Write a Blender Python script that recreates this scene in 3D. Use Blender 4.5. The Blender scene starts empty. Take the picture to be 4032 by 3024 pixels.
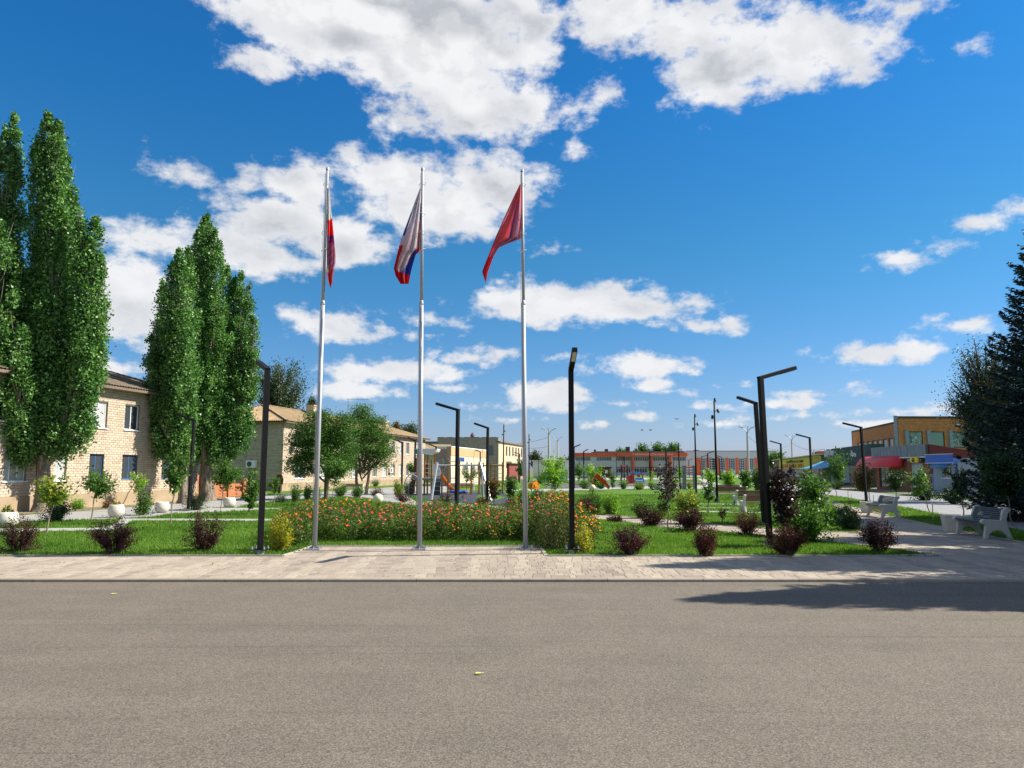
import bpy, math, random
import numpy as np
from mathutils import Vector, Matrix

# ------------------------------------------------------------------ camera, light, exposure
scene = bpy.context.scene
col = scene.collection
PITCH = math.radians(6.62); F = 2912.0; CH = 1.7
cam_d = bpy.data.cameras.new('camera'); cam = bpy.data.objects.new('camera', cam_d); col.objects.link(cam)
cam_d.sensor_width = 36; cam_d.lens = 26.0; cam_d.clip_end = 6000; cam_d.clip_start = 0.1
cam.location = (0, 0, CH); cam.rotation_euler = (math.pi/2 + PITCH, 0, 0)
scene.camera = cam

SUN_EL = math.radians(40); SUN_AZ = math.radians(83)      # azimuth from +Y towards +X
sv = Vector((math.sin(SUN_AZ)*math.cos(SUN_EL), math.cos(SUN_AZ)*math.cos(SUN_EL), math.sin(SUN_EL)))
sl = bpy.data.lights.new('sun', 'SUN'); sl.energy = 5.0; sl.angle = math.radians(0.5); sl.color = (1.0, 0.93, 0.81)
so = bpy.data.objects.new('sun', sl); col.objects.link(so); so.rotation_euler = sv.to_track_quat('Z', 'Y').to_euler()
so.location = (60, 10, 60)
scene.view_settings.view_transform = 'Standard'; scene.view_settings.look = 'None'
scene.view_settings.exposure = 0.92; scene.view_settings.gamma = 1.0; scene.view_settings.use_curve_mapping = False
scene.cycles.use_denoising = True
scene.cycles.max_bounces = 6; scene.cycles.diffuse_bounces = 3; scene.cycles.glossy_bounces = 2
scene.cycles.transmission_bounces = 3; scene.cycles.transparent_max_bounces = 4
scene.cycles.caustics_reflective = False; scene.cycles.caustics_refractive = False
scene.render.film_transparent = False

cp, sp = math.cos(PITCH), math.sin(PITCH)
def ray(px, py):
    dx = (px-2016)/F; dy = (1512-py)/F
    return Vector((dx, cp - sp*dy, sp + cp*dy))
def G(px, py, z=0.0):                      # ground point seen at a pixel of the 4032 x 3024 photograph
    d = ray(px, py); t = (z-CH)/d.z
    return Vector((d.x*t, d.y*t, z))
def P(px, py, Y):                          # point at depth Y
    d = ray(px, py); t = Y/d.y
    return Vector((d.x*t, Y, CH + d.z*t))
def CW(px): return 1.0/math.sqrt(1+((px-2016)/F)**2)      # round things look wider towards the picture's sides: true radius factor
def YH(px, py, z):                         # point at height z above ground on the ray
    return G(px, py, z)

# ------------------------------------------------------------------ node helpers
class NT:
    def __init__(s, tree): s.t = tree; s.n = tree.nodes; s.l = tree.links
    def new(s, ty, **kw):
        nd = s.n.new(ty)
        for k, v in kw.items(): setattr(nd, k, v)
        return nd
    def set(s, nd, i, v):
        if isinstance(v, bpy.types.NodeSocket): s.l.new(v, nd.inputs[i])
        elif v is not None: nd.inputs[i].default_value = v
    def math(s, op, a, b=None, c=None, clamp=False):
        nd = s.n.new('ShaderNodeMath'); nd.operation = op; nd.use_clamp = clamp
        s.set(nd, 0, a); s.set(nd, 1, b)
        if c is not None: s.set(nd, 2, c)
        return nd.outputs[0]
    def vmath(s, op, a, b=None, c=None):
        nd = s.n.new('ShaderNodeVectorMath'); nd.operation = op
        s.set(nd, 0, a)
        if b is not None: s.set(nd, 1, b)
        if c is not None: s.set(nd, 2, c)
        return nd.outputs['Value'] if op in ('LENGTH', 'DOT_PRODUCT') else nd.outputs[0]
    def mix(s, f, a, b):
        nd = s.n.new('ShaderNodeMix'); nd.data_type = 'RGBA'
        s.set(nd, 0, f); s.set(nd, 6, a); s.set(nd, 7, b)
        return nd.outputs[2]
    def noise(s, vec, scale, detail=3, rough=.5, out=0, dist=0):
        nd = s.n.new('ShaderNodeTexNoise'); nd.inputs['Scale'].default_value = scale
        nd.inputs['Detail'].default_value = detail; nd.inputs['Roughness'].default_value = rough
        nd.inputs['Distortion'].default_value = dist
        if vec is not None: s.l.new(vec, nd.inputs['Vector'])
        return nd.outputs[out]
    def maprange(s, v, a, b, c=0.0, d=1.0, smooth=False):
        nd = s.n.new('ShaderNodeMapRange'); 
        if smooth: nd.interpolation_type = 'SMOOTHSTEP'
        s.set(nd, 0, v); s.set(nd, 1, a); s.set(nd, 2, b); s.set(nd, 3, c); s.set(nd, 4, d)
        return nd.outputs[0]
    def ramp(s, v, stops):
        nd = s.n.new('ShaderNodeValToRGB'); e = nd.color_ramp.elements
        while len(e) < len(stops): e.new(0.5)
        for i, (p, c) in enumerate(stops): e[i].position = p; e[i].color = (*c[:3], 1)
        s.l.new(v, nd.inputs[0]); return nd.outputs[0]

# ------------------------------------------------------------------ world: daylight sky with cumulus
world = bpy.data.worlds.new('World'); scene.world = world; world.use_nodes = True
w = NT(world.node_tree); w.n.clear()
sky = w.new('ShaderNodeTexSky', sky_type='NISHITA'); sky.sun_disc = False
sky.sun_elevation = SUN_EL; sky.sun_rotation = SUN_AZ; sky.altitude = 0
sky.air_density = 1.0; sky.dust_density = 0.35; sky.ozone_density = 2.6
hs = w.new('ShaderNodeHueSaturation'); hs.inputs['Saturation'].default_value = 1.22; hs.inputs['Value'].default_value = 1.0
hs.inputs['Hue'].default_value = 0.497
w.l.new(sky.outputs[0], hs.inputs['Color'])
tc = w.new('ShaderNodeTexCoord')
sep = w.new('ShaderNodeSeparateXYZ'); w.l.new(tc.outputs['Generated'], sep.inputs[0])
az = w.math('ARCTAN2', sep.outputs[0], sep.outputs[1])
el = w.math('ARCSINE', sep.outputs[2])
cmb = w.new('ShaderNodeCombineXYZ'); w.l.new(az, cmb.inputs[0]); w.l.new(el, cmb.inputs[1])
p = cmb.outputs[0]
# cloud banks (azimuth, elevation): centre and half extents, read off the sky in units of 1/2212 of the view width
CL = [(560,10,110,45),(640,60,150,70),(700,20,230,150),(580,118,85,48),(900,60,320,150),(950,160,190,100),(1040,230,185,85),(900,270,70,45),(1150,60,90,120),(1225,235,65,38),(1060,290,90,28),
 (1330,30,150,85),(1500,60,200,80),(1570,140,150,95),(1700,110,180,100),(1830,110,115,78),(1530,200,95,50),(1235,322,36,24),(1330,200,36,18),(1850,25,120,28),(1990,8,80,28),(2000,133,28,15),(2055,105,30,14),
 (860,385,145,68),(765,350,55,36),(1070,400,118,78),(950,450,190,75),(650,400,100,62),(530,395,48,34),(610,480,170,68),(730,515,130,66),(500,530,140,55),(330,515,120,40),(600,562,130,42),(505,445,34,24),
 (400,372,66,24),(352,352,24,22),(270,600,90,60),(270,665,100,90),(245,485,34,16),(240,795,90,26),
 (730,706,120,36),(625,680,28,13),(945,692,58,12),(925,724,48,10),(1210,655,205,50),(1370,662,140,40),(1480,655,60,28),(1540,662,17,9),(1520,705,34,11),(1592,700,34,15),
 (850,800,155,30),(770,846,105,20),(1020,770,105,22),(1180,852,100,34),(1180,879,110,11),(1390,795,125,28),(1410,829,62,15),(1575,828,34,9),(1380,900,38,10),(1215,770,26,6),
 (2150,478,80,26),(2200,452,60,24),(1960,560,55,17),(2035,535,62,18),(1930,757,168,27),(2085,700,80,22),(1790,853,100,11),(1740,868,100,11),(1745,898,70,6),(1985,887,85,10),(1165,535,28,8),(1075,607,14,8),(1870,580,16,6),(1500,880,60,6),(1650,906,50,5),(1320,872,38,6),(1900,915,80,6),(1110,906,60,6),(980,838,40,6),(1455,846,30,5),(2050,868,60,8),(1560,915,40,5),(1290,915,36,5)]
acc = None
for (cx, cy, rx, ry) in CL:
    d = ray(cx*1.8228, cy*1.8228).normalized()
    a0 = math.atan2(d.x, d.y); e0 = math.asin(d.z)
    d2 = ray((cx+rx)*1.8228, cy*1.8228).normalized(); d3 = ray(cx*1.8228, (cy-ry)*1.8228).normalized()
    ra = abs(math.atan2(d2.x, d2.y)-a0)*1.03; re = abs(math.asin(d3.z)-e0)*1.03
    q = w.vmath('MULTIPLY_ADD', p, (1/ra, 1/re, 0), (-a0/ra, -e0/re, 0))
    L = w.vmath('LENGTH', q)
    # size-aware edge: distance outside measured in absolute terms
    L = w.math('MULTIPLY_ADD', L, min(ra, re*1.6)*1.0, -min(ra, re*1.6))
    acc = L if acc is None else w.math('MINIMUM', acc, L)
# unseen clouds far outside the view, cover raised to add neutral light
back = w.noise(w.vmath('MULTIPLY', tc.outputs['Generated'], (1, 1, 2.2)), 3.1, 4, .55)
behind = w.maprange(w.math('ABSOLUTE', az), 0.66, 0.8, 0, 1)
above = w.maprange(el, 0.66, 0.75, 0, 1)
outm = w.math('MAXIMUM', behind, above)
backd = w.maprange(back, .46, .56, .1, -.08)
acc = w.math('ADD', w.math('MULTIPLY', acc, w.math('SUBTRACT', 1.0, outm)), w.math('MULTIPLY', backd, outm))
elf = w.math('ADD', el, 0.10)
pn = w.vmath('MULTIPLY', p, (1, 1.55, 1))
n1 = w.noise(pn, 19.0, 9, .62)
def offs(dx, dy): return w.vmath('ADD', pn, (dx, dy, 0))
n2 = w.noise(offs(0.016, 0.026), 13.0, 6, .55)
nb = w.noise(pn, 5.0, 2, .5); nb2 = w.noise(offs(.02, .035), 5.0, 2, .5)
# amplitude of the ragged edge shrinks towards the horizon
amp = w.maprange(el, 0.0, 0.45, 0.055, 0.17)
dens = w.math('SUBTRACT', w.math('MULTIPLY', w.math('SUBTRACT', n1, 0.475), amp), acc)
alpha = w.maprange(w.math('DIVIDE', dens, w.maprange(el, 0.0, 0.4, 0.25, 1.5)), -0.003, 0.026, 0, 1, smooth=True)
thick = w.maprange(dens, 0.01, 0.10, 0, 1, smooth=True)
n1s = w.noise(pn, 13.0, 6, .55); lit = w.maprange(w.math('SUBTRACT', n1s, n2), -.06, .05, 0, 1)
litb = w.maprange(w.math('SUBTRACT', nb, nb2), -.05, .04, 0, 1)
litc = w.math('ADD', w.math('MULTIPLY', lit, .32), w.math('MULTIPLY', litb, .68))
white = w.mix(litc, (0.54, 0.565, 0.61, 1), (1.0, 1.0, 1.0, 1))
white = w.mix(w.math('MULTIPLY', w.math('SUBTRACT', 1.0, thick), .75), white, (0.93, 0.94, 0.97, 1))
alpha = w.math('MULTIPLY', alpha, w.maprange(el, -.01, 0.03, 0, 1))
alpha = w.math('MULTIPLY', alpha, .97)
SKY_S = 0.085
bgsky = w.new('ShaderNodeBackground'); tint = w.ramp(w.math('MULTIPLY', el, 2.0), [(0.0,(.46,.52,.95)),(.12,(.48,.55,.78)),(.56,(.32,.68,.79)),(.98,(.21,.70,.95))]); skyc = w.vmath('MULTIPLY', hs.outputs[0], tint); w.l.new(skyc, bgsky.inputs[0]); bgsky.inputs[1].default_value = SKY_S
bgcl = w.new('ShaderNodeBackground'); w.l.new(white, bgcl.inputs[0]); bgcl.inputs[1].default_value = 0.50
mx = w.new('ShaderNodeMixShader'); w.l.new(alpha, mx.inputs[0]); w.l.new(bgsky.outputs[0], mx.inputs[1]); w.l.new(bgcl.outputs[0], mx.inputs[2])
wo = w.new('ShaderNodeOutputWorld'); w.l.new(mx.outputs[0], wo.inputs[0])
world.cycles.sampling_method = 'MANUAL'; world.cycles.sample_map_resolution = 256

# ------------------------------------------------------------------ materials
MATS = {}
def mat(name, color=(.5,.5,.5), rough=.7, metal=0.0, var=0.0, vscale=6.0, bump=0.0, bscale=40.0, spec=.4, attr=None, obj_rand=0.0, emit=None):
    if name in MATS: return MATS[name]
    m = bpy.data.materials.new(name); m.use_nodes = True; t = NT(m.node_tree); b = t.n['Principled BSDF']
    b.inputs['Roughness'].default_value = rough; b.inputs['Metallic'].default_value = metal
    b.inputs['Specular IOR Level'].default_value = spec
    g = t.new('ShaderNodeNewGeometry')
    c = None
    if attr:
        a = t.new('ShaderNodeAttribute', attribute_name='rnd')
        c = t.ramp(a.outputs['Fac'], attr)
    if var > 0:
        nz = t.noise(g.outputs['Position'], vscale, 4, .6)
        f = t.maprange(nz, .25, .75, 1-var, 1+var)
        src = c if c is not None else (*color, 1)
        c = t.new('ShaderNodeVectorMath', operation='SCALE')
        t.set(c, 0, src if not isinstance(src, tuple) else color); t.set(c, 3, f); c = c.outputs[0]
    if obj_rand > 0:
        oi = t.new('ShaderNodeObjectInfo')
        f = t.maprange(oi.outputs['Random'], 0, 1, 1-obj_rand, 1+obj_rand)
        sc = t.new('ShaderNodeVectorMath', operation='SCALE'); t.set(sc, 0, c if c is not None else color); t.set(sc, 3, f); c = sc.outputs[0]
    if c is None: b.inputs['Base Color'].default_value = (*color, 1)
    else: t.l.new(c, b.inputs['Base Color'])
    if bump > 0:
        bn = t.new('ShaderNodeBump'); bn.inputs['Strength'].default_value = bump; bn.inputs['Distance'].default_value = .02
        t.l.new(t.noise(g.outputs['Position'], bscale, 4, .6), bn.inputs['Height']); t.l.new(bn.outputs[0], b.inputs['Normal'])
    MATS[name] = m; return m
def leafmat(name, stops, trans=.3, rough=.45, spec=.35):
    if name in MATS: return MATS[name]
    m = bpy.data.materials.new(name); m.use_nodes = True; t = NT(m.node_tree); b = t.n['Principled BSDF']; o = t.n['Material Output']
    a = t.new('ShaderNodeAttribute', attribute_name='rnd')
    n = len(stops); c = t.ramp(a.outputs['Fac'], [(i/(n-1), s) for i, s in enumerate(stops)])
    t.l.new(c, b.inputs['Base Color']); b.inputs['Roughness'].default_value = rough; b.inputs['Specular IOR Level'].default_value = spec*.55
    tr = t.new('ShaderNodeBsdfTranslucent')
    tc_ = t.new('ShaderNodeVectorMath', operation='MULTIPLY'); t.set(tc_, 0, c); tc_.inputs[1].default_value = (1.5, 1.6, .7)
    t.l.new(tc_.outputs[0], tr.inputs[0])
    ms = t.new('ShaderNodeMixShader'); ms.inputs[0].default_value = trans
    t.l.new(b.outputs[0], ms.inputs[1]); t.l.new(tr.outputs[0], ms.inputs[2]); t.l.new(ms.outputs[0], o.inputs[0])
    MATS[name] = m; return m

# ------------------------------------------------------------------ objects, tags, mesh builder
def tag(o, label=None, cat=None, group=None, kind=None):
    if label: o['label'] = label
    if cat: o['category'] = cat
    if group: o['group'] = group
    if kind: o['kind'] = kind
    return o
def thing(name, label, cat, loc=(0,0,0), rz=0.0, group=None):
    o = bpy.data.objects.new(name, None); col.objects.link(o); o.location = loc; o.rotation_euler = (0, 0, rz)
    o.empty_display_size = .1
    return tag(o, label, cat, group)
def np_mesh(name, V, Fc, m=None, rnd=None, smooth=False):
    """V (n,3); Fc (k,3|4) int array, all same size"""
    V = np.asarray(V, dtype=np.float32); Fc = np.asarray(Fc, dtype=np.int32)
    me = bpy.data.meshes.new(name); k = Fc.shape[1]; nf = len(Fc)
    me.vertices.add(len(V)); me.vertices.foreach_set('co', V.ravel())
    me.loops.add(nf*k); me.loops.foreach_set('vertex_index', Fc.ravel())
    me.polygons.add(nf); me.polygons.foreach_set('loop_start', np.arange(0, nf*k, k, dtype=np.int32))
    try: me.polygons.foreach_set('loop_total', np.full(nf, k, dtype=np.int32))
    except Exception: pass
    if rnd is not None:
        at = me.attributes.new('rnd', 'FLOAT', 'FACE'); at.data.foreach_set('value', np.asarray(rnd, dtype=np.float32))
    if smooth: me.polygons.foreach_set('use_smooth', np.ones(nf, dtype=bool))
    me.update(calc_edges=True)
    if m: me.materials.append(m)
    return me
def link(name, me, parent=None, loc=(0,0,0), rz=0.0):
    o = bpy.data.objects.new(name, me); col.objects.link(o)
    if parent is not None: o.parent = parent
    o.location = loc; o.rotation_euler = (0, 0, rz); return o
class MB:
    def __init__(s): s.v = []; s.f = []; s.r = []
    def add(s, vs, fs, r=None):
        n = len(s.v); s.v += [tuple(x) for x in vs]; s.f += [tuple(i+n for i in f) for f in fs]
        s.r += [r if r is not None else 0.0]*len(fs); return s
    def box(s, x0, x1, y0, y1, z0, z1, M=None, r=None):
        vs = [(x0,y0,z0),(x1,y0,z0),(x1,y1,z0),(x0,y1,z0),(x0,y0,z1),(x1,y0,z1),(x1,y1,z1),(x0,y1,z1)]
        if M is not None: vs = [M @ Vector(v) for v in vs]
        return s.add(vs, [(0,3,2,1),(4,5,6,7),(0,1,5,4),(1,2,6,5),(2,3,7,6),(3,0,4,7)], r)
    def beam(s, a, b, w, h=None, up=(0,0,1), w2=None):
        a = Vector(a); b = Vector(b); h = h or w; d = (b-a); L = d.length; d.normalize(); u = Vector(up)
        x = d.cross(u)
        if x.length < 1e-4: x = d.cross(Vector((0,1,0)))
        x.normalize(); u = x.cross(d).normalized()
        k = (w2 or w)/w
        vs = []
        for (pt, q) in ((a, 1), (b, k)):
            for (i, j) in ((-1,-1),(1,-1),(1,1),(-1,1)): vs.append(pt + x*(i*w/2*q) + u*(j*h/2*q))
        return s.add(vs, [(0,1,2,3),(7,6,5,4),(0,4,5,1),(1,5,6,2),(2,6,7,3),(3,7,4,0)])
    def tube(s, pts, r, n=8, caps=True):
        pts = [Vector(q) for q in pts]; rs = r if isinstance(r, (list, tuple)) else [r]*len(pts)
        vs = []; fs = []; prev = None
        for i, q in enumerate(pts):
            d = (pts[min(i+1, len(pts)-1)] - pts[max(i-1, 0)]).normalized()
            if prev is None:
                x = d.cross(Vector((0,0,1)));
                if x.length < 1e-3: x = Vector((1,0,0))
            else: x = prev - d*prev.dot(d)
            x.normalize(); prev = x; y = d.cross(x)
            for k in range(n):
                a = 2*math.pi*k/n; vs.append(q + (x*math.cos(a)+y*math.sin(a))*rs[i])
        for i in range(len(pts)-1):
            for k in range(n):
                a = i*n+k; b = i*n+(k+1)%n; fs.append((a, b, b+n, a+n))
        if caps: fs.append(tuple(range(n-1, -1, -1))); fs.append(tuple(range((len(pts)-1)*n, len(pts)*n)))
        return s.add(vs, fs)
    def lathe(s, prof, n=24, c=(0,0,0)):
        vs = []; fs = []
        for (r, z) in prof:
            for k in range(n):
                a = 2*math.pi*k/n; vs.append((c[0]+r*math.cos(a), c[1]+r*math.sin(a), c[2]+z))
        for i in range(len(prof)-1):
            for k in range(n):
                a = i*n+k; b = i*n+(k+1)%n; fs.append((a, b, b+n, a+n))
        fs.append(tuple(range(n-1, -1, -1))); fs.append(tuple(range((len(prof)-1)*n, len(prof)*n)))
        return s.add(vs, fs)
    def prism(s, poly, x0, x1, M=None):            # poly in (y,z), extruded along x
        n = len(poly); vs = [(x0, a, b) for a, b in poly] + [(x1, a, b) for a, b in poly]
        if M is not None: vs = [M @ Vector(v) for v in vs]
        fs = [tuple(range(n)), tuple(range(2*n-1, n-1, -1))] + [(i, i+n, (i+1)%n+n, (i+1)%n) for i in range(n)]
        return s.add(vs, fs)
    def mesh(s, name, m, smooth=False):
        me = bpy.data.meshes.new(name); me.from_pydata([tuple(v) for v in s.v], [], s.f)
        if any(s.r): 
            at = me.attributes.new('rnd', 'FLOAT', 'FACE'); at.data.foreach_set('value', s.r)
        if smooth: me.polygons.foreach_set('use_smooth', [True]*len(me.polygons))
        if m: me.materials.append(m)
        me.update(); return me
    def build(s, name, m, parent=None, smooth=False, loc=(0,0,0), bevel=0.0):
        o = link(name, s.mesh(name, m, smooth), parent, loc)
        if bevel > 0:
            md = o.modifiers.new('bevel', 'BEVEL'); md.width = bevel; md.segments = 2; md.limit_method = 'ANGLE'
        return o
def copy_tree(o, parent=None):
    c = o.copy(); col.objects.link(c)
    if parent is not None: c.parent = parent
    for ch in list(o.children): copy_tree(ch, c)
    return c
def text(name, body, size, m, parent, loc, rot, depth=.01, xscale=1.0, align='LEFT', spacing=1.0):
    c = bpy.data.curves.new(name, 'FONT'); c.body = body; c.size = size; c.extrude = depth; c.align_x = align
    c.space_character = spacing; c.materials.append(m)
    o = bpy.data.objects.new(name, c); col.objects.link(o); o.parent = parent; o.location = loc
    o.rotation_euler = rot; o.scale = (xscale, 1, 1); return o

M_BLACK = mat('black_powder_coat', (.004,.0045,.006), .5, spec=.22)
M_ALU = mat('anodised_aluminium', (.36,.38,.41), .5, .25, var=.06, vscale=3)
M_GALV = mat('galvanised_steel', (.42,.43,.44), .5, .6, var=.15, vscale=20)
M_WHITE = mat('white_pvc', (.78,.78,.77), .45)
M_CONC = mat('pale_concrete', (.56,.53,.46), .85, var=.10, vscale=9, bump=.15, bscale=60)
M_GLASS = mat('window_glass', (.045,.055,.065), .08, spec=.9)
M_CURT = mat('curtained_glass', (.40,.41,.40), .25, var=.25, vscale=5, spec=.7)
M_BARK = mat('bark', (.17,.12,.085), .95, var=.35, vscale=14, bump=.6, bscale=22)
m = bpy.data.materials.new('poplar_bark'); m.use_nodes = True; t = NT(m.node_tree); b = t.n['Principled BSDF']; g = t.new('ShaderNodeNewGeometry')
nz = t.noise(t.vmath('MULTIPLY', g.outputs['Position'], (9, 9, 1.3)), 1.6, 6, .7, dist=.6)
t.l.new(t.ramp(nz, [(.35, (.05,.04,.03)), (.5, (.19,.155,.12)), (.68, (.36,.30,.235))]), b.inputs['Base Color']); b.inputs['Roughness'].default_value = .95
bn = t.new('ShaderNodeBump'); bn.inputs['Strength'].default_value = 1.0; bn.inputs['Distance'].default_value = .06; t.l.new(nz, bn.inputs['Height']); t.l.new(bn.outputs[0], b.inputs['Normal']); M_PBARK = m
M_TWIG = mat('young_bark', (.25,.19,.14), .85, var=.2, vscale=20)
M_ROPE = mat('rope', (.6,.6,.58), .8)
# ------------------------------------------------------------------ ground, road, paving
def poly_obj(name, pts, z, m, kind='structure', parent=None):
    me = bpy.data.meshes.new(name); me.from_pydata([(q[0], q[1], z) for q in pts], [], [tuple(range(len(pts)))])
    me.materials.append(m); me.update()
    o = link(name, me, parent)
    # consistent upward normal
    if me.polygons[0].normal.z < 0: me.flip_normals()
    if kind: o['kind'] = kind
    return o
# asphalt
m = bpy.data.materials.new('asphalt'); m.use_nodes = True; t = NT(m.node_tree); b = t.n['Principled BSDF']
g = t.new('ShaderNodeNewGeometry'); pos = g.outputs['Position']
vor = t.new('ShaderNodeTexVoronoi'); vor.inputs['Scale'].default_value = 62; t.l.new(pos, vor.inputs['Vector'])
fine = t.noise(pos, 75, 3, .75); mid = t.noise(pos, 1.1, 4, .6)
stre = t.noise(t.vmath('MULTIPLY', pos, (.22, 2.3, 1)), 1.0, 5, .6)
agg = t.ramp(fine, [(0.28, (.048,.040,.032)), (.44, (.133,.114,.090)), (.57, (.205,.177,.142)), (.74, (.33,.29,.235))])
pebble = t.maprange(vor.outputs['Distance'], 0.0, .55, 1.15, .8)
s1 = t.maprange(mid, .3, .7, .93, 1.08); s2 = t.math('MULTIPLY', t.maprange(stre, .3, .7, .94, 1.06), t.maprange(t.noise(t.vmath('MULTIPLY', pos, (.10, 9, 1)), 1.0, 3, .5, dist=.4), .30, .36, .84, 1.0))
sc = t.new('ShaderNodeVectorMath', operation='SCALE'); t.set(sc, 0, agg); t.set(sc, 3, t.math('MULTIPLY', t.math('MULTIPLY', s1, s2), pebble))
t.l.new(sc.outputs[0], b.inputs['Base Color']); b.inputs['Roughness'].default_value = .88; b.inputs['Specular IOR Level'].default_value = .25
bn = t.new('ShaderNodeBump'); bn.inputs['Strength'].default_value = .55; bn.inputs['Distance'].default_value = .008
t.l.new(fine, bn.inputs['Height']); t.l.new(bn.outputs[0], b.inputs['Normal']); M_ASPH = m
# lawn
m = bpy.data.materials.new('lawn_turf'); m.use_nodes = True; t = NT(m.node_tree); b = t.n['Principled BSDF']
g = t.new('ShaderNodeNewGeometry'); pos = g.outputs['Position']
f1 = t.noise(t.vmath('MULTIPLY', pos, (1, .5, 1)), 26, 4, .75); f2 = t.noise(pos, .35, 3, .5)
c = t.ramp(f1, [(.3, (.030,.065,.008)), (.5, (.07,.16,.014)), (.7, (.13,.26,.03))])
c2 = t.mix(t.maprange(f2, .4, .65), c, t.ramp(f1, [(.3, (.035,.065,.009)), (.5, (.09,.17,.018)), (.7, (.16,.27,.04))]))
t.l.new(c2, b.inputs['Base Color']); b.inputs['Roughness'].default_value = .8; b.inputs['Specular IOR Level'].default_value = .15
bn = t.new('ShaderNodeBump'); bn.inputs['Strength'].default_value = .8; bn.inputs['Distance'].default_value = .04
t.l.new(f1, bn.inputs['Height']); t.l.new(bn.outputs[0], b.inputs['Normal']); M_LAWN = m
M_DRY = mat('dry_ground', (.20,.165,.105), .95, var=.35, vscale=.6, bump=.4, bscale=12)
M_FAR = mat('rough_meadow', (.12,.14,.055), .95, var=.4, vscale=.12, bump=.3, bscale=6)
M_GREYPATH = mat('grey_walkway', (.30,.295,.28), .9, var=.10, vscale=1.6, bump=.2, bscale=50)
M_RUBBER = mat('dark_rubber_paving', (.035,.042,.052), .85, var=.15, vscale=1.2, bump=.2, bscale=60)
M_EDGE = mat('edging_concrete', (.34,.34,.31), .85, var=.12, vscale=5)
M_JOINT = mat('joint_sand', (.17,.145,.115), .95, var=.2, vscale=10)
ROAD_Z = -0.045; KY = 11.86
poly_obj('road', [(-400,-40),(400,-40),(400,KY),(-400,KY)], ROAD_Z, M_ASPH)
poly_obj('ground', [(-3000,KY+.16),(3000,KY+.16),(3000,4000),(-3000,4000)], -0.016, M_FAR)
poly_obj('ground', [(-3000,-3000),(3000,-3000),(3000,-40),(-3000,-40)], -0.02, M_FAR)
LX = 26
# kerb stones along the road, one metre each
kst = thing('kerb', 'long grey concrete kerb between the asphalt road and the paved strip', 'kerb', (0, KY, 0)); 
kb = MB(); kb.prism([(0,ROAD_Z-.05),(0,-.012),(.012,.002),(.14,.002),(.14,ROAD_Z-.05)], .004, 1.496)
kme = kb.mesh('kerb_stone', mat('kerb_concrete', (.30,.255,.20), .85, var=.15, vscale=6, bump=.2, bscale=40, obj_rand=.08))
for i in range(-14, 14): link('kerb_stone', kme, kst, (i*1.5, 0, 0))
# paved strip, recess for the poles and the plaza on the right
LAWN_Y = 15.02
isl = [G(x, y) for x, y in [(3640,2180),(3560,2166),(3400,2146),(3193,2127),(3012,2109),(2813,2089),(2630,2077),(2465,2055),(2293,2038)]]
pathup = [G(x, y) for x, y in [(2332,2025),(2560,2040),(2813,2065),(2894,2072),(3100,2085),(3211,2092),(3382,2098)]]
right_edge = [G(x, y) for x, y in [(3250,1968),(3320,1988),(3411,2011),(3541,2040),(3724,2078),(4032,2136),(4400,2200)]]
left_edge = [G(x, y) for x, y in [(3396,2074),(3370,2035),(3300,1995),(3230,1972)]]
rec = [G(x, y) for x, y in [(1115,2187),(1232,2150),(2127,2150),(2150,2187)]]
strip = [Vector((-22, KY+.14, 0)), Vector((22, KY+.14, 0)), Vector((22, right_edge[-1].y, 0))]
strip += right_edge[::-1] + left_edge[::-1] + pathup[::-1] + isl[::-1]
tipx = isl[0].x
strip += [Vector((tipx+.1, isl[0].y-.35, 0)), Vector((tipx-.3, LAWN_Y+.05, 0)), Vector((tipx-.9, LAWN_Y, 0)), Vector((rec[3].x, LAWN_Y, 0)), rec[2], rec[1], Vector((rec[0].x, LAWN_Y, 0)), Vector((-22, LAWN_Y, 0))]
def inside(pt, poly):
    x, y = pt[0], pt[1]; c = False; n = len(poly)
    for i in range(n):
        a, b = poly[i], poly[i-1]
        if (a[1] > y) != (b[1] > y) and x < (b[0]-a[0])*(y-a[1])/(b[1]-a[1])+a[0]: c = not c
    return c
def inside_np(X, Y, poly):
    c = np.zeros(len(X), bool); n = len(poly)
    for i in range(n):
        ax, ay = poly[i][0], poly[i][1]; bx, by = poly[i-1][0], poly[i-1][1]
        if ay == by: continue
        k = ((ay > Y) != (by > Y)) & (X < (bx-ax)*(Y-ay)/(by-ay)+ax); c ^= k
    return c
# lawn sheets first (whole park), the paths lie a little above
lawn_poly = [(-60, LAWN_Y), (26, LAWN_Y), (60, 40), (120, 200), (-40, 200), (-60, 60)]
poly_obj('lawn', lawn_poly, -.012, M_LAWN)
pv = poly_obj('pavement', strip, -.008, M_JOINT)
rng = np.random.default_rng(3)
PST = [(0, (.215,.172,.138)), (.25, (.265,.215,.172)), (.5, (.315,.26,.205)), (.75, (.36,.305,.235)), (1, (.40,.345,.265))]
M_PAVER = mat('concrete_paver', attr=PST, rough=.85, var=.10, vscale=14, bump=.2, bscale=70)
def shade(x, y):
    return .56 + .15*math.sin(x*6.6+1.3*math.sin(x*1.7)+.5*math.sin(y*1.1+x))+.12*math.sin(x*15.1+y*.4)+.07*math.sin(x*.6+y*.9) 
pavers = []
y = KY+.145; row = 0
heights = [.30,.20,.30,.30,.20,.30]
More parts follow.
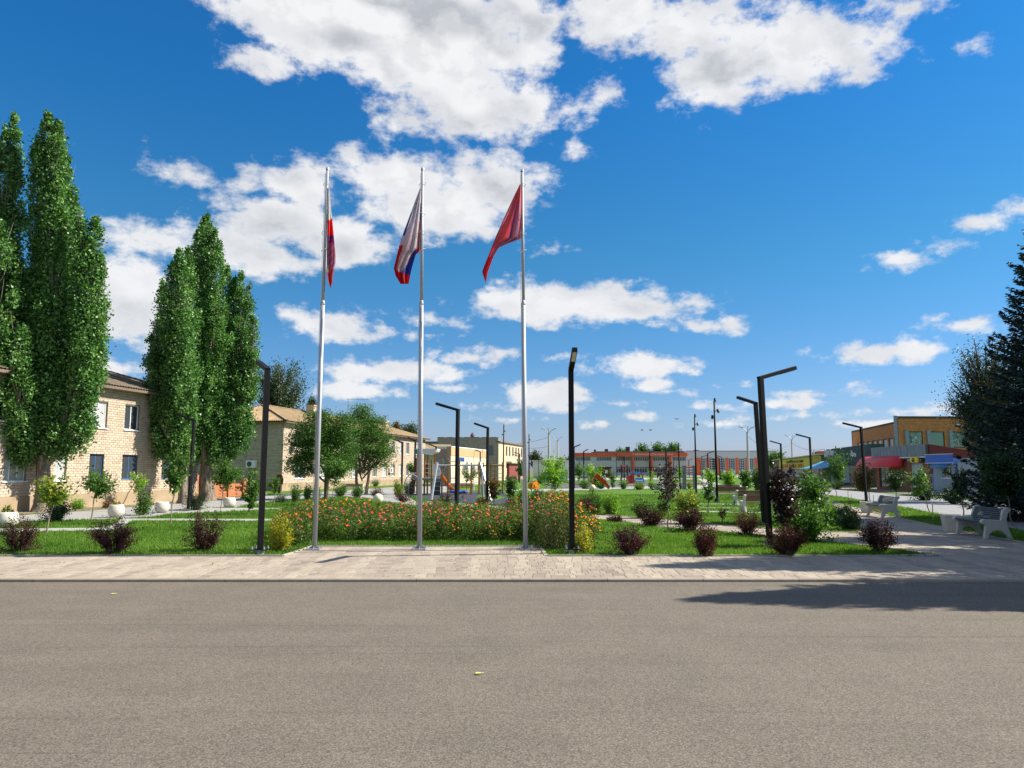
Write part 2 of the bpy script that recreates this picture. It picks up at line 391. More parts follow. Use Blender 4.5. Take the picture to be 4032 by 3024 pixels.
while y < 34:
    h = heights[row % 6] if y < 17.5 else .3
    off = rng.uniform(0, .3); x = -21.5 + off
    near = y < 17.5
    while x < 21.5:
        wd = rng.choice([.10,.15,.15,.20,.20,.20,.30]) if near else rng.choice([.3,.4,.6])
        cx, cy = x+wd/2, y+h/2
        if abs(cx) < .76*cy+.6 and inside((cx, cy), strip) and inside((cx, y+.03), strip) and inside((cx, y+h-.03), strip):
            pavers.append((x, y, wd, h, float(np.clip(shade(cx, cy)+rng.normal(0,.10), 0, 1))))
        x += wd
    y += h; row += 1
def paver_geo(mb, x, y, wd, h, r, dz):
    g_ = .0028; b_ = .005; z1 = dz; z0 = -.02
    o = [(x+g_,y+g_),(x+wd-g_,y+g_),(x+wd-g_,y+h-g_),(x+g_,y+h-g_)]; i_ = [(x+g_+b_,y+g_+b_),(x+wd-g_-b_,y+g_+b_),(x+wd-g_-b_,y+h-g_-b_),(x+g_+b_,y+h-g_-b_)]
    vs = [(a,b_2,z1-.0025) for a,b_2 in o]+[(a,b_2,z1) for a,b_2 in i_]+[(a,b_2,z0) for a,b_2 in o]
    fs = [(4,5,6,7)]+[(k,(k+1)%4,(k+1)%4+4,k+4) for k in range(4)]+[(k+8,(k+1)%4+8,(k+1)%4,k) for k in range(4)]
    mb.add(vs, fs, max(r,.001))
def view_size(q): return q[2]*q[3]/(q[1]**3)
pavers.sort(key=view_size, reverse=True)
big = MB()
for i, q in enumerate(pavers):
    dz = float(rng.normal(0, .0012))
    if i < 300:
        mb = MB(); paver_geo(mb, 0, 0, q[2], q[3], q[4], dz); link('paver', mb.mesh('paver', M_PAVER), pv, (q[0], q[1], 0))
    else: paver_geo(big, *q, dz)
o = big.build('paving', M_PAVER, pv); o['kind'] = 'stuff'
print('pavers', len(pavers))
# lawn edging
def strip_along(pts, wd, z0, z1, name, m, parent=None, kind='structure'):
    mb = MB()
    for a, b_ in zip(pts[:-1], pts[1:]): mb.beam((a[0],a[1],(z0+z1)/2), (b_[0],b_[1],(z0+z1)/2), wd, z1-z0)
    o = mb.build(name, m, parent); 
    if kind: o['kind'] = kind
    return o
EDG = mat('lawn_edging', (.40,.36,.30), .85, var=.1, vscale=4)
e1 = [(-21, LAWN_Y+.04), (rec[0].x, LAWN_Y+.04), (rec[1].x, rec[1].y+.04), (rec[2].x, rec[2].y+.04), (rec[3].x, LAWN_Y+.04), (tipx-1, LAWN_Y+.04), (tipx-.3, LAWN_Y+.11),(tipx, isl[0].y-.3),(isl[0].x+.02, isl[0].y)]
strip_along(e1, .07, -.03, .012, 'lawn_edging', EDG)
strip_along([(q.x, q.y) for q in isl], .07, -.03, .012, 'lawn_edging', EDG)
strip_along([(q.x, q.y) for q in pathup+left_edge], .07, -.03, .012, 'lawn_edging', EDG)
strip_along([(q.x, q.y) for q in right_edge], .07, -.03, .012, 'lawn_edging', EDG)
# walkways (z a few mm above the lawn sheet)
PATHS = []
def walk(name, px, m, z=-.004):
    pts = [G(x, y) for x, y in px]; PATHS.append(pts); return poly_obj(name, pts, z, m)
walk('walkway', [(-420,2140),(-100,2092),(130,2049),(420,2043),(600,2036),(1130,2044),(1130,2052),(560,2047),(480,2070),(380,2090),(-500,2096),(-420,2140)][:-1] if False else
     [(-500,2086),(410,2077),(455,2060),(480,2041),(1140,2043),(1140,2051),(520,2049),(490,2070),(440,2088),(-500,2100)], M_EDGE)
walk('walkway', [(-700,2160),(-100,2086),(130,2050),(420,2044),(600,2034),(690,2020),(800,1999),(930,1997),(1050,1976),(1200,1966),(1350,1955),(1450,1963),(1560,1982),(1640,1976),(1600,1950),(1760,1938),(1760,1906),(1690,1904),(1550,1918),(1350,1931),(1050,1951),(800,1967),(420,2005),(130,2024),(-100,2050),(-700,2110)], M_GREYPATH, -.005)
walk('walkway', [(700,2018),(830,1999),(1100,2000),(1100,2003),(700,2022)], M_EDGE, -.0035)
walk('playground_surface', [(1590,1947),(1770,1938),(1985,1937),(2000,1962),(2045,1975),(2290,1990),(2290,2010),(2160,2010),(2040,2000),(1924,1988),(1781,1978),(1690,1971)], M_RUBBER, -.002)
walk('walkway', [(1560,1982),(1640,1977),(1700,1973),(1781,1980),(1924,1990),(2040,2002),(2160,2012),(2290,2014),(2332,2024),(2293,2038),(2130,2022),(2020,2012),(1900,2000),(1777,1994),(1640,1990)], mat('tan_path', (.36,.30,.24), .9, var=.15, vscale=3), -.003)
walk('lawn_islet_base', [(1875,1955),(1890,1948),(1960,1948),(1990,1958),(1960,1968),(1890,1965)], M_LAWN, .002)['kind'] = 'structure'
PATHS.pop()
for q in ([(2740,2011),(3080,2016),(3080,2021),(2740,2016)], [(2740,1982),(2920,1984),(2920,1987),(2740,1985)], [(2760,1940),(3000,1942),(3000,1944),(2760,1942)], [(2740,1997),(3000,2000),(3000,2002),(2740,1999)]):
    walk('garden_kerb', q, M_EDGE)
walk('walkway', [(1990,1925),(2200,1925),(2440,1916),(2700,1912),(3010,1905),(3010,1912),(2760,1924),(2700,1923),(2440,1925),(2200,1934),(1990,1932)], M_EDGE)
walk('playground_surface', [(2150,1925),(2440,1915),(2700,1911),(2640,1893),(2350,1900),(2150,1908)], mat('grey_rubber', (.10,.10,.10), .9), -.003)
walk('playground_surface', [(2640,1910),(2790,1910),(2790,1898),(2650,1898)], mat('brown_soil', (.12,.10,.075), .95), -.002)
walk('walkway', [(2745,1885),(2770,1885),(2850,1910),(2800,1912)], M_EDGE, -.0015)
walk('walkway', [(2100,1885),(2440,1882),(2740,1880),(2740,1886),(2440,1889),(2100,1893)], M_EDGE, -.002)
walk('walkway', [(2700,1868),(3100,1868),(3250,1880),(3250,1890),(2700,1875)], M_EDGE, -.002)
walk('dry_verge', [(3180,1955),(3180,1921),(3400,1931),(3700,1956),(4032,1975),(4500,2010),(4500,1960),(4032,1940),(3700,1925),(3430,1915),(3250,1905),(3150,1910)], M_DRY, -.0045)
walk('side_road', [(3080,1900),(3190,1922),(3260,1926),(3400,1936),(3700,1961),(4032,1985),(4700,2035),(4700,2230),(4032,2090),(3860,2052),(3730,2030),(3530,1990),(3430,1976),(3300,1954),(3200,1945),(3080,1925)], mat('side_asphalt', (.25,.25,.25), .9, var=.15, vscale=2), -.003)
walk('dry_verge', [(-700,2110),(-100,2049),(130,2023),(420,2004),(800,1966),(1050,1950),(1050,1940),(800,1952),(600,1975),(0,2012),(-700,2080)], M_DRY, -.0025)
walk('verge', [(3710,1978),(3850,1988),(4032,2010),(4500,2060),(4500,2045),(4032,1996),(3850,1980)], mat('dark_strip', (.05,.05,.04), .95), -.001)  # narrow strip in one flat dark tone

# ------------------------------------------------------------------ grass tufts
GST = [(.042,.090,.013),(.072,.155,.02),(.112,.22,.03),(.16,.27,.05),(.25,.31,.09)]
M_GRASS = leafmat('grass_blades', GST, trans=.35, rough=.55, spec=.2)
def grass(name, y0, y1, dens, blade, seed, maxx=1.0, nb=3):
    r = np.random.default_rng(seed); half = .76*y1+1
    n = int((y1-y0)*2*half*dens); X = r.uniform(-half, half, n); Y = r.uniform(y0, y1, n)
    k = (np.abs(X) < .74*Y+.5); X, Y = X[k], Y[k]
    k = ~inside_np(X, Y, strip)
    for pth in PATHS: k &= ~inside_np(X, Y, pth)
    k &= Y > LAWN_Y+.03
    k &= ~((X > .1) & inside_np(X, Y, [(rec[0].x,LAWN_Y),rec[1],rec[2],(rec[3].x,LAWN_Y)]))
    # right roadside belt only where lawn
    X, Y = X[k], Y[k]; n = len(X)
    X = np.repeat(X, nb); Y = np.repeat(Y, nb); N = len(X)
    X = X + r.normal(0, .02, N); Y = Y + r.normal(0, .02, N)
    a = r.uniform(0, 2*np.pi, N); hgt = blade*r.uniform(.5, 1.4, N); lean = r.uniform(.1, .8, N)*hgt; ww = blade*.14*r.uniform(.7,1.3,N)
    da, db = np.cos(a), np.sin(a); la = r.uniform(0, 2*np.pi, N)
    V = np.zeros((N, 3, 3)); z0 = -.012
    V[:,0] = np.stack([X-da*ww, Y-db*ww, np.full(N, z0)], 1); V[:,1] = np.stack([X+da*ww, Y+db*ww, np.full(N, z0)], 1)
    V[:,2] = np.stack([X+np.cos(la)*lean, Y+np.sin(la)*lean, z0+hgt], 1)
    pn_ = np.sin(X*.9+np.sin(Y*.7)*2)*np.sin(Y*.8+X*.3)
    rnd = np.clip(.45+.19*pn_+r.normal(0, .18, N), 0, 1)
    o = link(name, np_mesh(name, V.reshape(-1,3), np.arange(N*3).reshape(-1,3), M_GRASS, rnd))
    tag(o, None, None, None, 'stuff'); return o
o = grass('grass', LAWN_Y, 20, 400, .052, 1); o['label'] = 'bright green mown lawn grass nearest the paved strip'; o['category'] = 'grass'
o = grass('grass', 20, 30, 160, .065, 2, nb=3); o['label'] = 'green lawn grass behind the flower bed and first shrubs'; o['category'] = 'grass'
o = grass('grass', 30, 52, 50, .085, 3, nb=3); o['label'] = 'green lawn grass farther back around the playground and benches'; o['category'] = 'grass'

# ------------------------------------------------------------------ building helpers
class Wall:
    """vertical plane through p0 along direction d (unit xy); local x along d, local y inward"""
    def __init__(s, p0, d):
        s.p0 = Vector((p0[0], p0[1], 0)); dd = Vector((d[0], d[1], 0)).normalized(); s.d = dd; s.n = Vector((-dd.y, dd.x, 0)); s.rz = math.atan2(dd.y, dd.x)
    def hit(s, px, py):
        r_ = ray(px, py); t_ = (s.p0.dot(s.n))/(Vector((r_.x, r_.y, 0)).dot(s.n)); q = Vector((r_.x*t_, r_.y*t_, 0))
        return ((q-s.p0).dot(s.d), CH+r_.z*t_)
    def rect(s, x0, x1, y0, y1):
        a = s.hit(x0, (y0+y1)/2)[0]; b_ = s.hit(x1, (y0+y1)/2)[0]; xm = (x0+x1)/2
        z1 = s.hit(xm, y0)[1]; z0 = s.hit(xm, y1)[1]
        return (min(a,b_), max(a,b_), z0, z1)
def wall_panel(mb, L0, L1, z0, z1, openings, depth=.14, y=0.0):
    xs = sorted({L0, L1, *[q for o_ in openings for q in o_[:2] if L0 < q < L1]}); zs = sorted({z0, z1, *[q for o_ in openings for q in o_[2:4] if z0 < q < z1]})
    for i in range(len(xs)-1):
        for j in range(len(zs)-1):
            cx, cz = (xs[i]+xs[i+1])/2, (zs[j]+zs[j+1])/2
            if any(o_[0] < cx < o_[1] and o_[2] < cz < o_[3] for o_ in openings): continue
            mb.add([(xs[i],y,zs[j]),(xs[i+1],y,zs[j]),(xs[i+1],y,zs[j+1]),(xs[i],y,zs[j+1])], [(0,1,2,3)], .5)
    for (a, b_, c_, d_) in [o_[:4] for o_ in openings]:
        vs = [(a,y,c_),(b_,y,c_),(b_,y,d_),(a,y,d_),(a,y+depth,c_),(b_,y+depth,c_),(b_,y+depth,d_),(a,y+depth,d_)]
        mb.add(vs, [(0,4,5,1),(1,5,6,2),(2,6,7,3),(3,7,4,0)], .5)
def window(parent, o_, nx=2, frame=None, glass=None, nz=1, depth=.14, fw=.05, sill=True, y=0.0, rails=None):
    frame = frame or M_WHITE; glass = glass or M_GLASS
    a, b_, c_, d_ = o_[:4]; yy = y+depth-.06
    mb = MB(); f = fw
    mb.box(a, a+f, yy, yy+.05, c_, d_); mb.box(b_-f, b_, yy, yy+.05, c_, d_); mb.box(a+f, b_-f, yy, yy+.05, c_, c_+f); mb.box(a+f, b_-f, yy, yy+.05, d_-f, d_)
    for i in range(1, nx):
        x = a+(b_-a)*i/nx; mb.box(x-f*.4, x+f*.4, yy+.004, yy+.046, c_+f, d_-f)
    for j in (rails or [k/nz for k in range(1, nz)]):
        z = c_+(d_-c_)*j; mb.box(a+f, b_-f, yy+.008, yy+.042, z-f*.35, z+f*.35)
    wdw = mb.build('window', frame, parent)
    for i in range(nx):
        xa = a+f+(b_-a-2*f)*i/nx+.004; xb = a+f+(b_-a-2*f)*(i+1)/nx-.004
        pm = MB(); pm.box(xa, xb, yy+.02, yy+.03, c_+f*.9, d_-f*.9); pm.build('pane', glass, wdw)
    if sill:
        sm = MB(); sm.box(a-.04, b_+.04, y-.07, y+depth, c_-.045, c_+.002); sm.build('sill', M_WHITE, wdw)
    return wdw
def bricks(parent, L0, L1, z0, z1, openings, bl, bh, m, keep=300, y=0.0, M=None, seed=0, viewdist=None, proud=.012, j=.012):
    r = np.random.default_rng(seed); lst = []; row = 0; z = z0
    while z+bh <= z1+.001:
        x = L0 - (bl/2 if row % 2 else 0)
        while x < L1-.02:
            a, b_ = max(x, L0)+j/2, min(x+bl, L1)-j/2
            segs = [(a, b_)]
            for o_ in openings:
                if o_[2]-.02 < z+bh/2 < o_[3]+.02:
                    ns = []
                    for (u, v) in segs:
                        if v <= o_[0] or u >= o_[1]: ns.append((u, v))
                        else:
                            if u < o_[0]: ns.append((u, o_[0]))
                            if v > o_[1]: ns.append((o_[1], v))
                    segs = ns
            for (u, v) in segs:
                if v-u > .04: lst.append((u, v, z+j/2, z+bh-j/2, float(np.clip(r.normal(.5,.15), 0.01, 1))))
            x += bl
        z += bh; row += 1
    if viewdist: lst.sort(key=viewdist)
    mb = MB(); yy = y-proud
    for i, (u, v, a, b_, rn) in enumerate(lst):
        dy = float(r.normal(0, .0015)); tgt = MB() if i < keep else mb
        vs = [(u,y+.002,a),(v,y+.002,a),(v,y+.002,b_),(u,y+.002,b_),(u+.004,yy+dy,a+.004),(v-.004,yy+dy,a+.004),(v-.004,yy+dy,b_-.004),(u+.004,yy+dy,b_-.004)]
        if M is not None: vs = [M @ Vector(q) for q in vs]
        tgt.add(vs, [(4,5,6,7),(0,1,5,4),(1,2,6,5),(2,3,7,6),(3,0,4,7)], rn)
        if i < keep: tgt.build('brick', m, parent)
    if mb.f:
        o_ = mb.build('brickwork', m, parent); o_['kind'] = 'stuff'
    return len(lst)
def corrugated(mb, a, b_, zE, run, rise, hipL=0.0, hipR=0.0, step=.09, amp=.022, y0=0.0):
    """slope from eave line (x a..b at y=y0,z=zE) inward by run, up by rise; hips shorten the ridge"""
    n = int((b_-a)/step); vs = []; fs = []
    for i in range(n+1):
        x = a+(b_-a)*i/n; k = 1.0
        if hipL and x < a+hipL: k = min(k, max((x-a)/hipL, .002))
        if hipR and x > b_-hipR: k = min(k, max((b_-x)/hipR, .002))
        dz = amp*(1 if i % 2 else -1)
        vs += [(x, y0, zE+dz), (x, y0+run*k*.5, zE+rise*k*.5+dz), (x, y0+run*k, zE+rise*k+dz)]
    for i in range(n):
        q = i*3; fs += [(q, q+3, q+4, q+1), (q+1, q+4, q+5, q+2)]
    mb.add(vs, fs, .5)
# ------------------------------------------------------------------ buildings on the left
BR_CREAM = mat('cream_brick', attr=[(0,(.34,.26,.19)),(.5,(.49,.39,.295)),(1,(.60,.495,.385))], rough=.9, var=.12, vscale=7, bump=.2, bscale=60)
M_MORTAR = mat('dark_mortar', (.19,.155,.12), .95, var=.2, vscale=3)
M_PLASTER = mat('tan_plaster', (.33,.25,.165), .95, var=.22, vscale=1.2, bump=.3, bscale=20)
M_ROOF = mat('weathered_asbestos_roof', (.16,.125,.085), .95, var=.35, vscale=1.3, bump=.3, bscale=8)
M_ROOF2 = mat('lichen_asbestos_roof', (.30,.215,.12), .95, var=.3, vscale=1.1, bump=.3, bscale=8)
M_WOOD = mat('old_wood', (.16,.12,.09), .9, var=.2, vscale=8)
M_BLUEF = mat('blue_window_frame', (.03,.11,.33), .5)
DA = Vector((.205, .979, 0)).normalized()
# --- nearer two storey house
cA = Vector((-18.6, 37.8, 0)); p0 = cA - DA*19.0; WA = Wall(p0, DA)
LA_ = WA.hit(786, 1700)[0]; HE = 5.66; PL = .62
A = thing('apartment_house', 'two storey cream brick house behind the poplars at far left with dark corrugated roof', 'house', p0, WA.rz)
opA = [WA.rect(358,423,1580,1684), WA.rect(491,548,1597,1692), WA.rect(350,407,1789,1880), WA.rect(480,540,1790,1887), WA.rect(11,103,1817,1895), WA.rect(212,260,1817,1890), WA.rect(636,682,1800,1886), WA.rect(650,690,1612,1700), WA.rect(172,230,1560,1672), WA.rect(-20,60,1530,1660)]
def fixrow(op, ups, z0u, z1u, z0l, z1l):
    out = []
    for i, o_ in enumerate(op): out.append((o_[0], o_[1], z0u, z1u) if i in ups else (o_[0], o_[1], z0l, z1l))
    return out
upA = {0,1,7,8,9}
zu = opA[0]; zl = opA[3]
opA = fixrow(opA, upA, zu[2], zu[3], zl[2], zl[3])
mb = MB(); wall_panel(mb, 0, LA_, PL, HE, opA); mb.box(.01, LA_-.01, .15, 10.5, PL, HE); mb.add([(LA_,0,0),(LA_,10.5,0),(LA_,10.5,HE),(LA_,0,HE)], [(0,1,2,3)], .5)
mb.build('wall', M_MORTAR, A)
mb = MB(); mb.box(-.05, LA_+.03, -.05, 10.6, -.3, PL); mb.build('plinth', M_PLASTER, A)
n = bricks(A, 0, LA_, PL, HE-.05, opA, .26, .113, BR_CREAM, 300, seed=4, viewdist=lambda q: abs(q[0]-4.2)+abs(q[2]-1.2)*.8)
print('bricks A', n)
for i, o_ in enumerate(opA):
    fr = M_BLUEF if i in (2,3,6) else M_WHITE
    window(A, o_, 2 if i not in (4,) else 3, fr, M_CURT if i in (0,4,5,8) else M_GLASS, sill=fr is M_WHITE)
mb = MB(); corrugated(mb, -.8, LA_+.6, HE+.02, 5.75, 1.85, hipR=4.5, y0=-.55); mb2 = MB()
roof = mb.build('roof', M_ROOF, A)
mb = MB(); x0, x1 = -.8, LA_+.6; zr = HE+.02+1.85
mb.add([(x1,-.55,HE+.02),(x1,11,HE+.02),(x1-4.5,5.2,zr)], [(0,1,2)]); mb.add([(x0,11,HE),(x1,11,HE),(x1-4.5,5.2,zr-.02),(x0,5.2,zr-.02)], [(3,2,1,0)]); mb.add([(x0,-.55,HE),(x0,11,HE),(x0,5.2,zr)], [(0,2,1)])
mb.build('roof_slope', M_ROOF, A)
mb = MB(); mb.box(-.7, LA_+.5, -.5, -.42, HE-.16, HE-.03); mb.box(-.7, LA_+.5, -.42, 0, HE-.08, HE-.04); mb.build('eaves_board', M_WOOD, A)
mb = MB(); mb.box(x0, x1-4.4, 5.05, 5.35, zr-.02, zr+.05); mb.build('ridge_cap', M_ROOF, A)

# --- second house with hip roof
q = P(1118, 1659, 60.4); p0 = Vector((q.x, q.y, 0)); WB = Wall(p0, DA); LB_ = WB.hit(1674, 1800)[0]
B = thing('apartment_house', 'long two storey cream brick house with lichen brown hip roof behind the park', 'house', p0, WB.rz)
upB = [(1541,1555,1740,1789),(1571,1582,1743,1787),(1598,1611,1746,1789),(1638,1650,1748,1790),(1161,1183,1735,1790),(1225,1245,1735,1790),(1290,1310,1735,1790),(1350,1368,1735,1790),(1405,1421,1735,1790),(1455,1469,1735,1790),(1500,1512,1735,1790)]
loB = [(1381,1408,1860,1887),(1467,1483,1845,1885),(1501,1523,1837,1884),(1541,1554,1838,1882),(1570,1581,1838,1880),(1598,1610,1840,1880),(1638,1648,1840,1880),(1159,1200,1865,1893),(1250,1285,1865,1890),(1320,1345,1865,1890)]
def rws(W, lst, z0, z1): 
    out = []
    for (a, b_, c_, d_) in lst: r_ = W.rect(a, b_, c_, d_); out.append((r_[0], r_[1], z0, z1))
    return out
u0 = WB.rect(*upB[1]); l0 = WB.rect(*loB[4])
opB = rws(WB, upB, 3.55, 4.95) + rws(WB, loB, .95, 2.35)
WG = 9.0
mb = MB(); wall_panel(mb, 0, LB_, PL, HE, opB); mb.box(.16, LB_-.01, .15, WG, PL, HE); mb.add([(0,0,PL),(0,WG,PL),(0,WG,HE),(0,0,HE)], [(0,3,2,1)], .5); mb.add([(LB_,0,0),(LB_,WG,0),(LB_,WG,HE),(LB_,0,HE)], [(0,1,2,3)], .5); mb.build('wall', M_MORTAR, B)
mb = MB(); mb.box(-.05, LB_+.05, -.05, WG+.1, -.3, PL); mb.build('plinth', M_PLASTER, B)
Mg = Matrix.Rotation(-math.pi/2, 4, 'Z') @ Matrix.Translation((-WG, 0, 0))     # gable end: local x -> along inward axis
# gable faces -x: map (u, y, z) -> (x = y, y = WG-u ...)
Mg = Matrix(((0,1,0,0),(-1,0,0,WG),(0,0,1,0),(0,0,0,1)))
bricks(B, 0, WG, PL, HE-.05, [], .26, .113, BR_CREAM, 300, M=Mg, seed=5, viewdist=lambda q: abs(q[0]-8)+abs(q[2]-3.5)*.9)
bricks(B, 0, LB_, PL, HE-.05, opB, .26, .113, BR_CREAM, 0, seed=6)
for i, o_ in enumerate(opB): window(B, o_, 2, M_WHITE, M_CURT if i % 2 else M_GLASS, fw=.07)
RB = 1.75
mb = MB(); corrugated(mb, -.6, LB_+.6, HE+.02, WG/2+.6, RB, hipL=5, hipR=5, y0=-.6, step=.1, amp=.03)
# near hip face, corrugated
vs = []; fs = []; nn = 100
for i in range(nn+1):
    y = -.6+(WG+1.2)*i/nn; k = max(.002, 1-abs(y-WG/2)/(WG/2+.6)); dz = .03*(1 if i % 2 else -1)
    vs += [(-.6, y, HE+.02+dz), (-.6+5*k, y, HE+.02+RB*k+dz)]
for i in range(nn): fs.append((i*2, i*2+1, i*2+3, i*2+2))
mb.add(vs, fs, .5)
mb.add([(LB_+.6,-.6,HE),(LB_+.6,WG+.6,HE),(LB_-4.4,WG/2,HE+RB)], [(0,1,2)], .5); mb.add([(-.6,WG+.6,HE),(LB_+.6,WG+.6,HE),(LB_-4.4,WG/2,HE+RB),(4.4,WG/2,HE+RB)], [(3,2,1,0)], .5)
roof = mb.build('roof', M_ROOF2, B)
mb = MB(); mb.beam((-.6,-.6,HE+.08),(4.4,WG/2,HE+RB+.06),.25,.06); mb.beam((-.6,WG+.6,HE+.08),(4.4,WG/2,HE+RB+.06),.25,.06); mb.beam((4.4,WG/2,HE+RB+.06),(LB_-4.4,WG/2,HE+RB+.06),.25,.06); mb.build('ridge_cap', M_ROOF2, B)
mb = MB(); mb.box(-.5, LB_+.5, -.5, -.42, HE-.14, HE-.04); mb.box(-.5, -.42, -.42, WG+.4, HE-.14, HE-.04); mb.build('eaves_board', M_WOOD, B)
for px, yloc in ((1236, 3.2), (1521, 3.2)):
    s_ = WB.hit(px, 1650)[0]
    # chimney sits part way up the slope
    Wc = Wall(p0 + WB.n*yloc, DA); s_ = Wc.hit(px, 1640)[0]; zt = Wc.hit(px, 1594 if px < 1300 else 1656)[1]
    mb = MB(); wl = 1.1 if px < 1300 else 1.0
    mb.box(s_-.1, s_+wl*.9, yloc, yloc+.8, HE+.2, zt-.12, r=.5); mb.box(s_-.17, s_+wl*.9+.07, yloc-.07, yloc+.87, zt-.12, zt, r=.5)
    mb.build('chimney', mat('plaster_chimney', (.42,.35,.26), .9, var=.2, vscale=3), B)
# antenna, satellite dishes, air conditioner
qa = P(1381, 1650, 76); an = thing('tv_antenna', 'thin metal television antenna mast rising from the long house roof', 'antenna', (qa.x-.3, qa.y, HE+.3))
zt = P(1381, 1567, 76).z-HE-.3
mb = MB(); mb.tube([(0,0,0),(0,0,zt)], .035, 6); mb.build('mast', M_GALV, an)
for (z_, a, b_) in ((zt-.12, -.2, 2.1), (zt-.75, -.1, 1.1), (zt-1.9, -.8, .2)):
    mb = MB(); mb.beam((a,0,z_),(b_,.2,z_-.02),.04)
    for k in range(6): xx = a+(b_-a)*k/5; mb.beam((xx,-.35,z_),(xx,.35,z_),.025)
    mb.build('boom', M_GALV, an)
def dish(W, px, py, r_, lab):
    s_, z_ = W.hit(px, py); loc = W.p0 + W.d*s_ - W.n*.35; d_ = thing('satellite_dish', lab, 'satellite dish', (loc.x, loc.y, z_), W.rz+.5, 'satellite dishes on the brick wall')
    mb = MB(); prof = [(.02,0),(r_*.5,.03),(r_*.85,.10),(r_,.16)]
    n_ = 20; vs = []; fs = []
    for (q, h) in prof:
        for k in range(n_): a = 2*math.pi*k/n_; vs.append((q*math.cos(a), -h, q*math.sin(a)))
    for i in range(3):
        for k in range(n_): a = i*n_+k; c_ = i*n_+(k+1)%n_; fs.append((a, c_, c_+n_, a+n_))
    fs.append(tuple(range(n_))); mb.add(vs, fs); mb.build('reflector', M_GALV, d_, smooth=True)
    mb = MB(); mb.beam((0,0,-r_*.9),(0,-.5,-.05),.03); mb.box(-.04,.04,-.56,-.48,-.09,0); mb.build('feed_arm', M_GALV, d_)
    mb = MB(); mb.beam((0,.02,0),(0,.34,0),.05); mb.build('bracket', M_GALV, d_)
dish(WB, 1150, 1748, .42, 'upper grey satellite dish near the corner of the long brick house')
dish(WB, 1139, 1800, .36, 'lower grey satellite dish below another near the brick house corner')
def aircon(name_lab, loc, rz, w_=.85, h_=.6):
    a = thing('air_conditioner', name_lab, 'air conditioner', loc, rz)
    mb = MB(); mb.box(-w_/2, w_/2, -.3, 0, 0, h_); mb.build('casing', M_WHITE, a, bevel=.02)
    n_ = 20; mb = MB(); vs = [(-w_*.12+.22*math.cos(2*math.pi*k/n_), -.306, h_/2+.22*math.sin(2*math.pi*k/n_)) for k in range(n_)]; mb.add(vs, [tuple(range(n_))]); mb.build('fan_grille', mat('dark_grille', (.08,.08,.085), .6), a)
    mb = MB(); mb.beam((-w_*.3,0,-.05),(-w_*.3,-.3,-.05),.04); mb.beam((w_*.3,0,-.05),(w_*.3,-.3,-.05),.04); mb.build('bracket', M_GALV, a)
    return a
# gable plane hit
WBg = Wall(p0 + WB.n*WG, -WB.n); s_, z_ = WBg.hit(993, 1842)
loc = WBg.p0 + WBg.d*s_; aircon('white air conditioner unit on the shaded gable end of the long house', (loc.x, loc.y, z_), WBg.rz)
s_, z_ = WB.hit(1533, 1862); loc = WB.p0+WB.d*s_; aircon('white air conditioner beside a ground floor window of the long house', (loc.x, loc.y, z_), WB.rz, .8, .6)

# --- orange brick fence between the houses
M_ORBR = mat('orange_brick', attr=[(0,(.36,.12,.05)),(.5,(.52,.19,.085)),(1,(.62,.27,.14))], rough=.9, var=.1, vscale=8)
q0 = G(796, 1962); q1 = G(950, 1957); dF = (q1-q0); Lf = dF.length; WF = Wall(q0, dF)
fe = thing('brick_fence', 'low orange brick fence with openwork pattern between the two houses', 'fence', q0, WF.rz)
zf = WF.hit(870, 1905)[1]
mb = MB(); mb.box(-.4, Lf+.3, 0, .22, -.1, zf*.48); mb.box(-.4, Lf+.3, 0, .22, zf*.78, zf); mb.build('fence_core', mat('orange_mortar', (.30,.16,.09), .95), fe)
for x in (-.4, Lf*.32, Lf*.72, Lf+.3):
    mb = MB(); mb.box(x-.22, x+.22, -.08, .30, -.1, zf+(.55 if x < 0 else .28)); mb.build('pillar', mat('orange_pillar', (.50,.19,.09), .9, var=.15, vscale=6), fe)
bricks(fe, -.4, Lf+.3, 0, zf*.48, [], .26, .085, M_ORBR, 300, seed=9); bricks(fe, -.4, Lf+.3, zf*.78, zf, [], .26, .085, M_ORBR, 0, seed=10)
mb = MB(); x = -.1
while x < Lf+.1:
    for k in range(3):
        mb.beam((x, .1, zf*.48+.02), (x+.18, .1, zf*.63), .05); mb.beam((x+.18, .1, zf*.63), (x, .1, zf*.78-.02), .05); mb.beam((x+.36, .1, zf*.48+.02), (x+.18, .1, zf*.63), .05); mb.beam((x+.18,.1,zf*.63),(x+.36,.1,zf*.78-.02),.05); break
    x += .36
mb.build('lattice', mat('orange_brick_plain', (.50,.18,.08), .9), fe)
# shrine like maroon board on a post near the gable
q = G(1098, 1942); zt = P(1100, 1868, q.y).z; s_ = q.y/F
sg = thing('notice_board', 'maroon rounded board on a post beside the long house gable', 'sign', (q.x, q.y, 0), .1)
mb = MB(); pts = [(-14*s_, 0),(14*s_, 0),(15*s_, 22*s_),(11*s_, 34*s_),(4*s_, 39*s_),(-4*s_, 39*s_),(-11*s_, 34*s_),(-15*s_, 22*s_)]
zb = zt-39*s_; mb.add([(x,0,zb+z) for x,z in pts]+[(x,.08,zb+z) for x,z in pts], [tuple(range(8)), tuple(range(15,7,-1))]+[(i,i+8,(i+1)%8+8,(i+1)%8) for i in range(8)]); mb.build('panel', mat('maroon_paint', (.13,.025,.025), .6, var=.2), sg)
mb = MB(); mb.box(-.09,.09,.01,.07,-.05,zb); mb.build('post', mat('maroon_paint', (.13,.025,.025), .6), sg)

